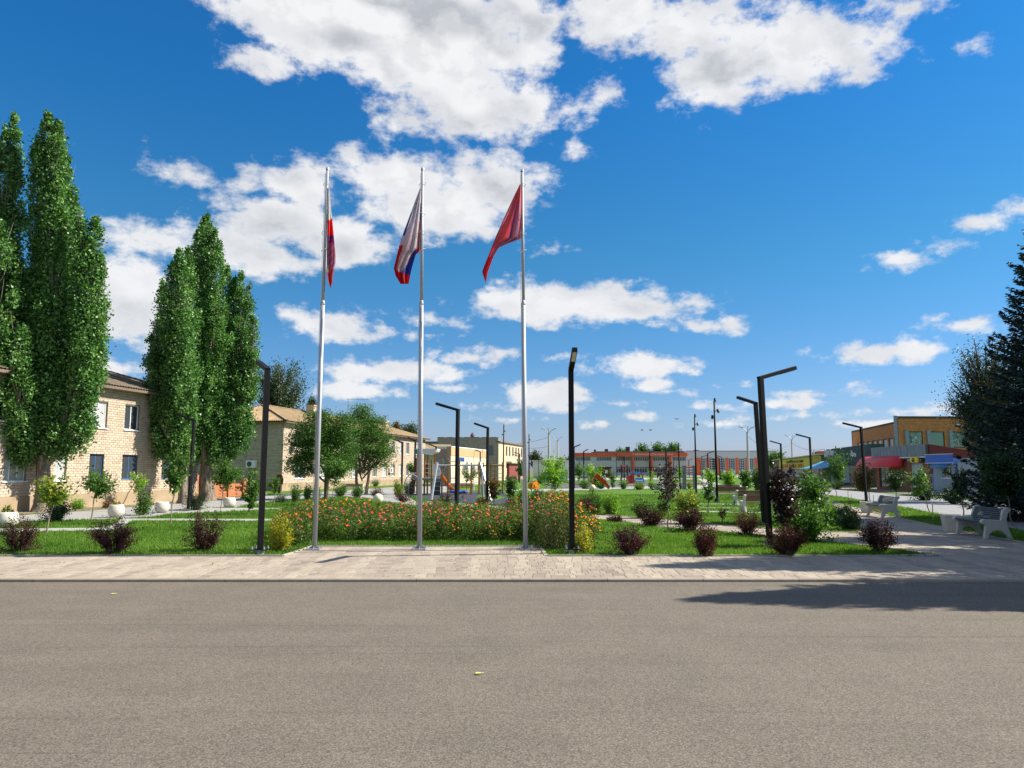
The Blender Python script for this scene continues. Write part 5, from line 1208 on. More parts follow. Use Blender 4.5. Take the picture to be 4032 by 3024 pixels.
# ---- spruce
def spruce_parts(seed, hgt, rad, n_tier=46):
    r = np.random.default_rng(seed); mb = MB(); Cs = []; As = []; Rs = []
    for k in range(n_tier):
        f = k/n_tier; z = .5+(hgt-.6)*f**.92; Lb = rad*(1-f)**.85*r.uniform(.85,1.12)+.12; nb = int(9+8*(1-f))
        for j in range(nb):
            a = 2*math.pi*(j+r.uniform(-.35,.35))/nb+k*1.1; L = Lb*r.uniform(.75,1.12); d = np.array([math.cos(a), math.sin(a), 0])
            n = int(L*95)+14; t_ = r.uniform(.18,1,n); zc = -.22*L*np.sin(t_*math.pi*.75)+.16*L*t_**2
            sd = np.array([-math.sin(a), math.cos(a), 0]); wdt = (1.02-t_)*L*.34+.06
            off = r.uniform(-1,1,n)*wdt
            C = d*(t_*L)[:,None]+sd*off[:,None]; C[:,2] = z+zc-np.abs(off)*.18+r.normal(0,.04,n)-r.uniform(0,.16,n)*(1-t_)
            A = unit(d*.7+sd*np.sign(off)[:,None]*.75+np.array([0,0,-.12])+r.normal(size=(n,3))*.28)
            Cs.append(C); As.append(A); Rs.append(np.clip(r.normal(.42,.16,n)+.12*t_, 0, 1))
            if j % 2 == 0: mb.tube([(0,0,z), tuple(d*L*.5+np.array([0,0,z-.16*L])), tuple(d*L*.97+np.array([0,0,z-.02*L]))], [.03,.02,.006], 4, caps=False)
    C = np.concatenate(Cs); me = leaf_mesh('crown', C, np.concatenate(As), .17*r.uniform(.7,1.3,len(C)), L_SPR, np.concatenate(Rs), wr=.32, rng=r)
    mt = MB(); mt.tube([(0,0,-.1),(0,0,hgt*.3),(0,0,hgt*.7),(0,0,hgt)], [.22,.17,.09,.015], 10)
    print('spruce', len(C)); return me, mb.mesh('branches', M_BARK), mt.mesh('trunk', M_BARK)
sp_me = spruce_parts(3, 11.6, 3.7)
SPG = 'dark spruces along the right side'
def spruce(lab, loc, rz, sc):
    o = thing('spruce_tree', lab, 'tree', loc, rz, SPG); o.scale = (sc, sc, sc)
    link('crown', sp_me[0], o); link('branches', sp_me[1], o); link('trunk', sp_me[2], o); return o
spruce('big dark blue green spruce filling the right edge', (19.0, 25.2, 0), 0, 1.0)
spruce('spruce standing beyond the right edge beside the paved plaza', (15.3, 15.0, 0), 1.3, .95)
spruce('second spruce beyond the right edge nearer the road', (13.2, 11.6, 0), 2.4, .80)
spruce('spruce far right beyond the picture edge behind the bench', (20.5, 19.6, 0), 3.4, 1.05)

spruce('spruce beyond the right edge behind the side road', (22.5, 23.0, 0), 4.1, 1.0)
# ------------------------------------------------------------------ flower bed
L_BED = leafmat('flower_foliage', [(.018,.038,.009),(.038,.078,.015),(.075,.135,.025),(.15,.22,.045),(.22,.28,.07)], .35)
M_FLOW = leafmat('flower_petals', [(.85,.24,.01),(.88,.34,.01),(.88,.13,.012),(.70,.04,.03),(.70,.04,.16),(.75,.16,.28),(.85,.50,.02),(.88,.70,.03)], .3, .6, .2)
r = np.random.default_rng(12)
# outline of the bed on the ground (world), front edge to back edge
fl = [G(x, y) for x, y in [(1085,2160),(1200,2150),(1262,2134),(1600,2130),(2105,2130),(2170,2150),(2330,2172),(2345,2120),(2290,2088),(2240,2070),(1900,2062),(1300,2058),(1150,2068),(1080,2100)]]
bx0 = min(q.x for q in fl); bx1 = max(q.x for q in fl); by0 = min(q.y for q in fl); by1 = max(q.y for q in fl)
NP = 3400; X_ = r.uniform(bx0, bx1, NP*2); Y_ = r.uniform(by0, by1, NP*2); k = inside_np(X_, Y_, fl); X_, Y_ = X_[k][:NP], Y_[k][:NP]
NP = len(X_); print('bed plants', NP)
fe_ = np.clip((Y_-by0)/(by1-by0), 0, 1)
hx = .45+.17*fe_+.05*np.sin(X_*2.1)+.04*np.sin(X_*5.3+1); hx += .30*np.exp(-((X_-G(2210,2120).x)/.75)**2) + .05*np.exp(-((X_-G(1160,2120).x)/.5)**2)
hx *= r.uniform(.62, 1.26, NP)*(.8+.2*np.minimum(1, fe_/.3))
lean = r.normal(size=(NP,2))*.08
nl = 62; i = np.repeat(np.arange(NP), nl); t_ = r.uniform(.04, 1, NP*nl)**.8
C = np.stack([X_[i]+lean[i,0]*t_, Y_[i]+lean[i,1]*t_, hx[i]*t_], 1)+r.normal(size=(NP*nl,3))*np.array([.055,.055,.03]); C[:,2] = np.maximum(C[:,2], .01)
A = unit(r.normal(size=(NP*nl,3))*np.array([1,1,.5])+np.array([0,0,.35]))
bed = link('flower_bed_foliage', leaf_mesh('flower_bed_foliage', C, A, .062*r.uniform(.6,1.3,NP*nl), L_BED, np.clip(r.normal(.42,.12,NP)[i]+r.normal(0,.14,NP*nl),0,1), wr=.38, rng=r)); tag(bed, 'dense green foliage of the flower bed behind the flagpoles', 'flower bed', None, 'stuff')
# flower heads: flat little cups of petals on top and on the sunny front
def heads(n, cols, size, xr, name, lab, hz=(.78,1.05), seed=1):
    rr = np.random.default_rng(seed); sel = np.where((X_ > xr[0]) & (X_ < xr[1]))[0]; j = rr.choice(sel, n)
    hh = hx[j]*rr.uniform(hz[0], hz[1], n); cx = X_[j]+lean[j,0]+rr.normal(0,.03,n); cy = Y_[j]+lean[j,1]-rr.uniform(0,.05,n); cz = hh+.02
    kx = 7; V = []; Fc = []; tone = []; ang0 = rr.uniform(0,6.28,n); sz = size*.84*rr.uniform(.6,1.25,n)
    nrm = unit(np.stack([rr.normal(.25,.35,n), rr.normal(-.35,.35,n), np.ones(n)*.9], 1)); ux = unit(np.cross(nrm, np.array([0,1,0]))); uy = np.cross(nrm, ux)
    ctr = np.stack([cx,cy,cz],1); verts = [ctr+nrm*.012]
    for k_ in range(kx):
        a = ang0+2*math.pi*k_/kx; verts.append(ctr+(ux*np.cos(a)[:,None]+uy*np.sin(a)[:,None])*sz[:,None]*.5)
    V = np.stack(verts, 1).reshape(-1,3); base = np.arange(n)*(kx+1)
    for k_ in range(kx): Fc.append(np.stack([base, base+1+k_, base+1+(k_+1)%kx], 1))
    Fc = np.stack(Fc, 1).reshape(-1,3); c_ = rr.choice(cols, n); tone = np.repeat(np.clip(c_+rr.normal(0,.02,n),0,1), kx)
    o_ = link(name, np_mesh(name, V, Fc, M_FLOW, tone)); return tag(o_, lab, 'flowers', None, 'stuff')
xc = G(2170, 2100).x; xl = G(1290, 2100).x
heads(780, [.0,.28,.42,.42,.57,.71,.57], .075, (xl, xc), 'zinnia_flowers', 'red, pink and orange zinnia heads in the middle of the flower bed', seed=1)
heads(420, [.0,.14,.86,.28,.57], .07, (bx0, xl), 'marigold_flowers', 'orange and rosy blooms at the left end of the flower bed', (.55,1.05), seed=2)
heads(700, [.0,.14,.14,.28], .06, (xc, bx1), 'cosmos_flowers', 'small orange cosmos blooms at the right end of the flower bed', (.5,1.1), seed=3)
heads(160, [1.0,.95], .06, (G(1800,2100).x, G(2060,2100).x), 'yellow_flowers', 'small yellow blooms low in the flower bed right of the middle pole', (.3,.7), seed=4)
heads(500, [.0,.14,.42,.57,.28], .065, (bx0, bx1), 'lower_flowers', 'scattered blooms low on the front side of the flower bed', (.35,.8), seed=5)
L_GOLD = leafmat('golden_shrub_leaves', [(.10,.14,.02),(.25,.28,.03),(.42,.40,.03),(.5,.46,.04),(.2,.26,.04)], .35)
shrub('goldenrod', 'yellow green flowering shrub right beside the near left lamp', 'shrub', 1105, 2166, 1055, 1150, 2015, L_GOLD, 3000, .038, None, seed=61, n_st=30, arch=.02, spread=.03, leafs=.1)
shrub('goldenrod', 'yellow green flowering shrub at the foot of the near middle lamp', 'shrub', 2290, 2176, 2262, 2335, 2060, L_GOLD, 1500, .035, None, seed=62, n_st=26, arch=.02, spread=.03, leafs=.1)
L_BRZ = leafmat('bronze_cosmos', [(.025,.05,.012),(.05,.09,.02),(.09,.13,.03),(.13,.13,.04),(.08,.15,.035)], .3)
shrub('cosmos_clump', 'bronze green cosmos clump leaning over the paving corner left of the middle lamp', 'flower clump', 2190, 2160, 2105, 2262, 1965, L_BRZ, 2600, .035, None, seed=63, n_st=60, bark=mat('dark_twig'), arch=.08, spread=.05, foot=.4, leafs=.05)
shrub('yellow_perennial', 'yellow leaved perennial at the back of the flower bed by the slim lamp', 'plant', 1905, 2030, 1868, 1945, 1982, L_YEL, 900, .05, None, seed=64, rmean=.75)

# ------------------------------------------------------------------ flagpoles and flags
FP = 'three flagpoles in front of the flower bed'
def flagpole(bx, by, tx, ty, lab):
    q = G(bx, by); top = P(tx, ty, q.y); h = top.z
    o = thing('flagpole', lab, 'flagpole', q, 0, FP); lx = top.x-q.x
    def pt(f): return (lx*f, 0, h*f)
    zj = (P(bx, 1195, q.y).z)/h
    mb = MB(); mb.tube([pt(.002), pt(zj)], [.051,.046], 16); mb.build('lower_tube', M_ALU, o, smooth=True)
    mb = MB(); mb.tube([pt(zj-.002), pt(.995)], [.034,.030], 14); mb.tube([pt(zj-.004), pt(zj+.008)], [.049,.037], 14); mb.build('upper_tube', M_ALU, o, smooth=True)
    mb = MB(); mb.tube([pt(.994), pt(1.0)], [.04,.036], 12); mb.build('cap', M_GALV, o)
    mb = MB(); mb.box(-.15,.15,-.15,.15,.003,.022); mb.build('base_plate', M_GALV, o, bevel=.003)
    mb = MB()
    for k_ in range(4):
        a = math.pi/2*k_; mb.prism([(0.05,.022),(.14,.022),(.05,.07)], -.006, .006, Matrix.Rotation(a, 4, 'Z'))
    mb.build('gusset', M_GALV, o)
    for (x, y) in ((-.12,-.12),(.12,-.12),(.12,.12),(-.12,.12)):
        mb = MB(); mb.lathe([(.012,.022),(.012,.075),(.0,.076)], 8, (x, y, 0)); mb.lathe([(.02,.023),(.02,.04)], 6, (x, y, 0)); mb.build('bolt', M_GALV, o)
    mb = MB(); mb.tube([(lx*.1-.062,-.01,h*.1),(lx*.5-.058,-.015,h*.5),(lx*.98-.042,-.01,h*.985)], .005, 5); mb.build('halyard', M_ROPE, o)
    for f in (.955, .875, .82, .775):
        n_ = 18; rr = .075; c_ = pt(f); tl = .5
        mb = MB(); mb.tube([(c_[0]+rr*math.cos(2*math.pi*k_/n_), rr*math.sin(2*math.pi*k_/n_), c_[2]+tl*rr*math.cos(2*math.pi*k_/n_+f*40)) for k_ in range(n_+1)], .006, 5); mb.build('rope_ring', M_ROPE, o)
    return o, q.y
_, YF = flagpole(1238, 2163, 1290, 661, 'left flagpole carrying the narrow folded white and red flag')
flagpole(1652, 2163, 1664, 662, 'middle flagpole carrying the white blue red flag')
flagpole(2070, 2163, 2056, 668, 'right flagpole carrying the red flag with blue stripes')
def flag(name, lab, rows, colf, Y, seed, folds=2.5, amp=.07):
    r = np.random.default_rng(seed); NR = 70; NC = 22; ys = np.linspace(rows[0][0], rows[-1][0], NR)
    yl = [a[0] for a in rows]; L = np.interp(ys, yl, [a[1] for a in rows]); R = np.interp(ys, yl, [a[2] for a in rows]); vs = []
    pl = P(rows[0][2], rows[0][0], Y)
    for i in range(NR):
        for j in range(NC+1):
            u = j/NC; px = L[i]+(R[i]-L[i])*u; off = amp*math.sin(u*folds*2*math.pi+i*.06+seed)*min(1, (1-u)*3+.2)+.05*math.sin(i*.17+u*3)*(1-u)
            q = P(px, ys[i], Y+off-.02); vs.append(tuple(q-pl))
    fs = [(i*(NC+1)+j, i*(NC+1)+j+1, (i+1)*(NC+1)+j+1, (i+1)*(NC+1)+j) for i in range(NR-1) for j in range(NC)]
    me = bpy.data.meshes.new(name); me.from_pydata(vs, [], fs); at = me.color_attributes.new('dye', 'FLOAT_COLOR', 'POINT')
    cc = []
    for i in range(NR):
        for j in range(NC+1):
            u = j/NC; cc += [*colf(L[i]+(R[i]-L[i])*u, ys[i], u), 1]
    at.data.foreach_set('color', cc)
    me.polygons.foreach_set('use_smooth', [True]*len(me.polygons))
    if 'flag_cloth' not in MATS:
        m = bpy.data.materials.new('flag_cloth'); m.use_nodes = True; t = NT(m.node_tree); b = t.n['Principled BSDF']; a = t.new('ShaderNodeAttribute', attribute_name='dye')
        t.l.new(a.outputs['Color'], b.inputs['Base Color']); b.inputs['Roughness'].default_value = .7; tr = t.new('ShaderNodeBsdfTranslucent'); t.l.new(a.outputs['Color'], tr.inputs[0])
        ms = t.new('ShaderNodeMixShader'); ms.inputs[0].default_value = .62; t.l.new(b.outputs[0], ms.inputs[1]); t.l.new(tr.outputs[0], ms.inputs[2]); t.l.new(ms.outputs[0], t.n['Material Output'].inputs[0]); MATS['flag_cloth'] = m
    me.materials.append(MATS['flag_cloth']); o = link(name, me, None, pl); md = o.modifiers.new('s','SOLIDIFY'); md.thickness = .003
    return tag(o, lab, 'flag')
WHT = (.72,.72,.74); BLU = (.07,.09,.40); RED = (.65,.03,.045)
def c3(px, y, u):
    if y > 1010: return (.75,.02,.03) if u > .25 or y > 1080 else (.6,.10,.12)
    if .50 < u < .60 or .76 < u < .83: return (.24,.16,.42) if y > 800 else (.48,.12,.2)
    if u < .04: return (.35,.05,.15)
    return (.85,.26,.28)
def c2(px, y, u):
    e = 1657-px
    if y > 1062+ (px-1550)*.35: return RED
    if y > 975 and px > 1636-(y-975)*.55 and px < 1640-(y-975)*.15: return BLU
    if px > 1640 and y > 975: return (.75,.03,.03)
    if u > .9 and 800 < y < 870: return BLU
    if u > .82 and 870 <= y: return (.65,.08,.1)
    if u < .10 and 840 < y < 925: return BLU
    if u < .16 and 965 < y < 1070: return RED
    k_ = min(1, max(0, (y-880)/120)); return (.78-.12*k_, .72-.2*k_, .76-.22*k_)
def c1(px, y, u):
    if y < 868-(px-1290)*.4: return (.72,.72,.72)
    if y < 925: return (.75,.03,.03)
    if y < 960: return BLU if int(y/7) % 2 else RED
    if y < 1060: return (.30,.20,.42) if int((y+px)/9) % 3 == 0 else (.62,.22,.26)
    return (.55,.42,.05) if (1062 < y < 1070 and u < .5) else (.50,.08,.12)
flag('flag', 'narrow folded white, red and blue flag hanging on the left pole', [(738,1294,1296),(800,1291,1301),(870,1289,1309),(950,1288,1316),(1000,1287,1321),(1030,1287,1321),(1085,1287,1311),(1110,1292,1310),(1132,1300,1302)], c1, YF, 1, 1.2, .06)
flag('flag', 'limp white, blue and red flag hanging on the middle pole', [(736,1656,1657),(794,1634,1657),(849,1614,1657),(916,1589,1658),(971,1571,1660),(984,1568,1660),(1002,1563,1637),(1057,1550,1621),(1084,1557,1615),(1118,1577,1609)], c2, YF, 2, 1.6, .10)
flag('flag', 'red flag with thin blue stripes blown left from the right pole', [(722,2049,2050),(767,2027,2051),(853,1987,2053),(937,1950,2054),(948,1946,2030),(959,1942,2000),(975,1935,1964),(1016,1919,1941),(1070,1898,1921),(1111,1912,1914)], c3, YF, 3, 1.3, .10)

# ------------------------------------------------------------------ black park lamps
LG = 'black park lamps with tilted arms'
M_LED = mat('lamp_lens', (.55,.55,.52), .3)
def park_lamp(sx, sy, tx, ty, lab, bx=None, wid=.108):
    z_s = 3.8; q = YH(sx, sy, z_s); Y = q.y; base = Vector((q.x if bx is None else P(bx, 1900, Y).x, Y, 0))
    lx = q.x-base.x
    o = thing('park_lamp', lab, 'street lamp', base, 0, LG)
    best = None
    for AL in (1.0,):
        for k_ in range(72):
            a = 2*math.pi*k_/72
            for rise in (.28,):
                w_ = Vector((q.x+AL*math.cos(a), q.y+AL*math.sin(a), z_s+rise))
                d = w_-Vector((0,0,CH)); dep = d.y*cp+d.z*sp; px = 2016+F*d.x/dep; py = 1512-F*(d.z*cp-d.y*sp)/dep
                e = (px-tx)**2+.3*(py-ty)**2
                if best is None or e < best[0]: best = (e, a)
    a = best[1]; hw = wid/2; R_ = Matrix.Rotation(a, 4, 'Z')
    sk = Matrix(((1,0,lx/z_s,0),(0,1,0,0),(0,0,1,0),(0,0,0,1)))
    detail = Y < 60
    mb = MB(); mb.box(-hw, hw, -hw, hw, .0 if not detail else .10, z_s-.03, sk@R_); mb.build('post', M_BLACK, o, bevel=.006 if detail else 0)
    T = Matrix.Translation((lx,0,z_s)) @ R_
    mb = MB(); th = math.atan2(.28, 1.0); T2 = T @ Matrix.Rotation(-th, 4, 'Y'); mb.box(-hw*1.1, 1.04, -hw, hw, -hw*.9, hw*.7, T2); arm = mb.build('arm', M_BLACK, o, bevel=.006 if detail else 0)
    mb = MB(); mb.box(.55, 1.0, -hw*.7, hw*.7, -hw*.9-.008, -hw*.9, T2); mb.build('lamp_panel', M_LED, o)
    if detail:
        mb = MB(); mb.box(-.15,.15,-.15,.15,.085,.10); mb.build('base_plate', M_BLACK, o)
        mb = MB(); mb.lathe([(.09,-.1),(.07,.085)], 10); mb.build('footing', M_GALV, o)
        for (x, y) in ((-.12,-.12),(.12,-.12),(.12,.12),(-.12,.12)):
            mb = MB(); mb.lathe([(.012,.04),(.012,.16)], 6, (x, y, 0)); mb.lathe([(.022,.101),(.022,.12)], 6, (x, y, 0)); mb.build('bolt', M_GALV, o)
    return o
LAMPS = [(1053,1453,1012,1398,'near left black lamp whose arm points towards the viewer',1034),
 (2248,1456,2262,1402,'near middle black lamp with its arm towards the viewer right of the flagpoles',2250),
 (2994,1487,3135,1456,'near right black lamp with its arm stretched right',3022),
 (2975,1587,2908,1562,'black lamp with arm to the left directly behind the near right lamp',3003),
 (1803,1614,1718,1594,'black lamp rising behind the flower bed between middle and right flagpoles',1798),
 (1921,1685,1870,1671,'smaller black lamp in front of the climbing frame',1917),
 (765,1655,700,1636,'black lamp in front of the pointed poplar',747),
 (1287,1710,1250,1700,'black lamp half hidden in the acacia crown',None),
 (1585,1742,1548,1731,'black lamp before the long house left of the playground',1582),
 (1636,1736,1608,1727,'black lamp just behind the playground arch',1630),
 (1717,1759,1686,1752,'black lamp behind the white playground roof',None),
 (1891,1779,1866,1772,'black lamp in front of the canteen wall',None),
 (2046,1788,2026,1782,'black lamp left of the third flagpole, the nearer of two',None),
 (2041,1796,2020,1789,'black lamp left of the third flagpole, the farther of two',None),
 (2121,1807,2100,1801,'tiny black lamp right of the third flagpole',None),
 (2260,1761,2283,1751,'black lamp with arm right directly behind the near middle lamp',None),
 (2298,1778,2315,1771,'black lamp with arm right in front of the hall left end',None),
 (2458,1800,2440,1796,'black lamp before the middle windows of the hall',None),
 (2452,1803,2428,1796,'black lamp close left of the hall main lettering',None),
 (2428,1818,2408,1812,'small black lamp left of the exercise frame',None),
 (2488,1809,2472,1803,'small black lamp left of the first orange pilaster',None),
 (2558,1776,2550,1770,'black lamp in front of the gap between the words of the hall sign',None),
 (2556,1819,2541,1815,'small black lamp below the hall lettering',None),
 (2622,1772,2640,1765,'black lamp right of the plum sapling top',None),
 (2671,1756,2672,1744,'black lamp whose arm points at the viewer right of the plum sapling',2678),
 (2661,1824,2672,1819,'tiny black lamp right of the plum sapling before the hall',None),
 (2712,1812,2727,1807,'small black lamp before the pale wall left of the grid windows',None),
 (2763,1799,2784,1793,'black lamp with arm right in front of the first orange pillar',None),
 (2758,1818,2746,1815,'tiny black lamp beside the first orange pillar',None),
 (2786,1785,2812,1779,'black lamp with long arm right beside the second spotlight mast',None),
 (2842,1800,2822,1796,'black lamp with arm left in front of the third grid window',None),
 (2831,1803,2815,1799,'black lamp with arm left just right of the tall spotlight mast',None),
 (2810,1806,2793,1802,'small black lamp left of the tall spotlight mast',None),
 (3074,1748,3033,1739,'black lamp with arm left in front of the yellow banner',None),
 (3188,1724,3136,1713,'taller looking black lamp right of the yellow banner',None),
 (3390,1683,3318,1668,'black lamp in front of the green shop beside the far bench',3408)]
for (sx, sy, tx, ty, lab, bx) in LAMPS: park_lamp(sx, sy, tx, ty, lab, bx)
# spotlight masts
def spot_mast(bx, by, tx, ty, lab):
    q = G(bx, by); top = P(tx, ty, q.y); h = top.z; lx = top.x-q.x
    o = thing('spotlight_mast', lab, 'floodlight mast', q, 0, 'black spotlight masts')
    r_ = .055 if q.y < 60 else .08
    mb = MB(); mb.tube([(0,0,0),(lx*.5,0,h*.5),(lx*.98,0,h*.985)], [r_*1.2, r_, r_*.85], 12); mb.build('mast', M_BLACK, o, smooth=True)
    mb = MB(); mb.lathe([(r_*3,0),(r_*3,.02),(r_*1.3,.28)], 4); mb.build('base_flange', M_BLACK, o)
    for (f, dx, dz) in ((.985, .0, .12), (.90, .14, 0), (.84, -.15, 0)):
        c_ = Vector((lx*f+dx, -.12, h*f+dz-.1)); mb = MB(); mb.tube([c_+Vector((0,.02,.09)), c_+Vector((dx*.2,-.06,-.08))], [.06,.07], 12); hd = mb.build('spotlight', M_BLACK, o)
        mb = MB(); mb.tube([c_+Vector((dx*.2,-.061,-.081)), c_+Vector((dx*.2,-.064,-.088))], [.055,.055], 12); mb.build('lens', M_LED, hd)
        mb = MB(); mb.beam((lx*f,0,h*f-.08), c_, .03); mb.build('bracket', M_BLACK, o)
    return o
spot_mast(2824, 1978, 2812, 1572, 'tallest black spotlight mast in the right lawn')
spot_mast(2742, 1950, 2735, 1634, 'black spotlight mast left of the tallest one')
spot_mast(1981, 1905, 1984, 1672, 'black spotlight mast in front of the grey building corner')
spot_mast(2083, 1898, 2083, 1710, 'black spotlight mast right of the third flagpole')
spot_mast(2653, 1873, 2653, 1792, 'small distant black spotlight mast before the hall right part')
spot_mast(2282, 1875, 2281, 1790, 'small distant black spotlight mast before the hall left windows')
# concrete street lights
M_CP = mat('concrete_pole', (.42,.41,.39), .9, var=.1)
tops = {}
def conc(px, yt, Y, lab, sc=1.0):
    q = P(px, yt, Y); h = q.z-.9; o = thing('street_light', lab, 'street light', (q.x, Y, 0), 0, 'concrete street lights with twin heads')
    mb = MB(); mb.tube([(0,0,0),(0,0,h)], [.20,.13], 8); mb.build('pole', M_CP, o)
    for s_ in (-1, 1):
        mb = MB(); mb.tube([(0,0,h-.1),(s_*.35*sc,0,h+.45),(s_*.6*sc,0,h+.65)], .045, 6); mb.build('arm', M_GALV, o)
        mb = MB(); Mx = Matrix.Translation((s_*.85*sc,0,h+.74)) @ Matrix.Rotation(-s_*.35, 4, 'Y'); mb.box(-.32,.32,-.15,.15,-.08,.09, Mx); mb.build('lamp_head', mat('light_grey_metal', (.6,.62,.64), .4), o, bevel=.05)
        mb = MB(); mb.tube([(0,0,h-.1),(-.1,s_*.7*sc,h+.6),(-.2,s_*1.1*sc,h+.8)], .045, 6); mb.build('arm', M_GALV, o)
    tops[px] = Vector((q.x, Y, h-.5)); return o
conc(2161, 1684, 108, 'concrete twin headed street light with wires, left and taller of the middle pair')
conc(2195, 1717, 138, 'concrete twin headed street light, right and shorter of the middle pair')
conc(2941, 1678, 108, 'concrete twin headed street light before the grid windows')
conc(3116, 1712, 135, 'concrete twin headed street light above the yellow banner shop')
def wire(a, b, sag, lab):
    mb = MB(); pts = []
    for k_ in range(13): f = k_/12; p_ = Vector(a).lerp(Vector(b), f); p_.z -= sag*4*f*(1-f); pts.append(p_)
    mb.tube(pts, .022, 4, caps=False); o = mb.build('overhead_wire', mat('wire', (.03,.03,.03), .6)); tag(o, lab, 'wire')
wire(tops[2161], P(1963, 1745, 150), .5, 'upper overhead wire from the street light to the cream wing')
wire(tops[2161]+Vector((0,0,-1.3)), P(2045, 1760, 150), .3, 'lower overhead wire from the street light to the cream wing')
wire(tops[2941], tops[3116], 1.6, 'sagging wire between the two right street lights')
wire(tops[3116], P(3245, 1768, 90), .6, 'wire from the right street light to the green shop')

# ------------------------------------------------------------------ globe lamps, planters, benches
def globe(cx, cy, rpx, Y, lab):
    q = P(cx, cy, Y); r_ = rpx*Y/F; o = thing('globe_lamp', lab, 'garden lamp', (q.x, Y, 0), 0, 'cream globe lamps')
    me = bpy.data.meshes.new('globe'); import bmesh; bm = bmesh.new(); bmesh.ops.create_uvsphere(bm, u_segments=32, v_segments=20, radius=r_); bm.to_mesh(me); bm.free(); me.polygons.foreach_set('use_smooth', [True]*len(me.polygons)); me.materials.append(mat('cream_plastic', (.72,.66,.42), .35)); link('globe', me, o, (0,0,q.z))
    mb = MB(); mb.tube([(0,0,0),(0,0,q.z-r_*.9)], .035, 10); mb.lathe([(r_*.5,q.z-r_*1.12),(r_*.42,q.z-r_*.8)], 16); mb.build('stem', M_BLACK, o)
globe(1489, 1963, 19.5, 29, 'cream globe lamp behind the flower bed left of the middle flagpole')
globe(2333, 1920, 11.8, 49, 'smaller looking cream globe lamp right of the near middle lamp')
def round_planter(bx, by, wpx, yt, lab, plant=None):
    q = G(bx, by); s = q.y/F; R_ = wpx/2*s*CW(bx); h = P(bx, yt, q.y).z*1.06; o = thing('round_planter', lab, 'planter', q, 0, 'round white concrete planters')
    prof = [(R_*.55,0),(R_*.80,h*.12),(R_*.96,h*.32),(R_,h*.5),(R_*.97,h*.68),(R_*.88,h*.86),(R_*.80,h),(R_*.70,h),(R_*.70,h*.88),(.01,h*.88)]
    mb = MB(); mb.lathe(prof, 40); mb.build('bowl', M_CONC, o, smooth=True)
    mb = MB(); mb.lathe([(R_*.69,h*.885),(.01,h*.9)], 20); mb.build('soil', mat('soil', (.06,.045,.03), .95), o)
    if plant:
        p_ = thing('potted_flowers', plant[0], 'flowers', (q.x, q.y, h*.85), 0)
        stems_plant(p_, int(bx)+5, 16, R_*.5, plant[1], R_*.6, plant[2], .05, .02, L_GRN, bark=M_TWIG)
        stems_plant(p_, int(bx)+6, 12, R_*.5, plant[1]*1.1, R_*.55, 60, .05, .01, leafmat('yellow_bloom', [(.7,.45,.02),(.75,.55,.03)], .2), bark=M_TWIG, leafs=.9, crown_name='blooms')['kind'] = 'stuff'
round_planter(27, 2074, 95, 2019, 'round white planter with yellow flowers at the far left edge', ('yellow marigolds in the far left round planter', .28, 300))
round_planter(456, 2036, 68, 1989, 'round white planter below the blue framed window', ('sparse orange flowers in the second round planter', .16, 160))
round_planter(637, 2018, 60, 1978, 'round white planter in front of the nearer house corner')
round_planter(903, 1998, 51, 1961, 'round white planter before the orange brick fence')
def square_planter(bx, by, wpx, yt, lab):
    q = G(bx, by); s = q.y/F; w_ = wpx/2*s; h = P(bx, yt, q.y).z; o = thing('square_planter', lab, 'planter', (q.x, q.y+w_*.8, 0), -.25, 'tapered white square planters')
    mb = MB(); a, b_ = w_*.66, w_*.84; t_ = .05
    vs = [(-a,-a,0),(a,-a,0),(a,a,0),(-a,a,0),(-b_,-b_,h),(b_,-b_,h),(b_,b_,h),(-b_,b_,h),(-b_+t_,-b_+t_,h),(b_-t_,-b_+t_,h),(b_-t_,b_-t_,h),(-b_+t_,b_-t_,h),(-b_+t_,-b_+t_,h-.1),(b_-t_,-b_+t_,h-.1),(b_-t_,b_-t_,h-.1),(-b_+t_,b_-t_,h-.1)]
    fs = [(3,2,1,0)]+[(k_,(k_+1)%4,(k_+1)%4+4,k_+4) for k_ in range(4)]+[(k_+4,(k_+1)%4+4,(k_+1)%4+8,k_+8) for k_ in range(4)]+[(k_+8,(k_+1)%4+8,(k_+1)%4+12,k_+12) for k_ in range(4)]+[(12,13,14,15)]
    mb.add(vs, fs); mb.build('tub', M_CONC, o)
square_planter(3770, 2098, 78, 2029, 'tapered white planter left of the near right bench')
square_planter(3424, 2020, 52, 1976, 'tapered white planter left of the far right bench at a lamp foot')
square_planter(1905, 1936, 30, 1908, 'pale planter box beside the playground bench')
square_planter(2596, 1928, 44, 1903, 'pale planter box behind the plum sapling on its left')
square_planter(2684, 1925, 20, 1902, 'pale planter box right of the plum sapling')

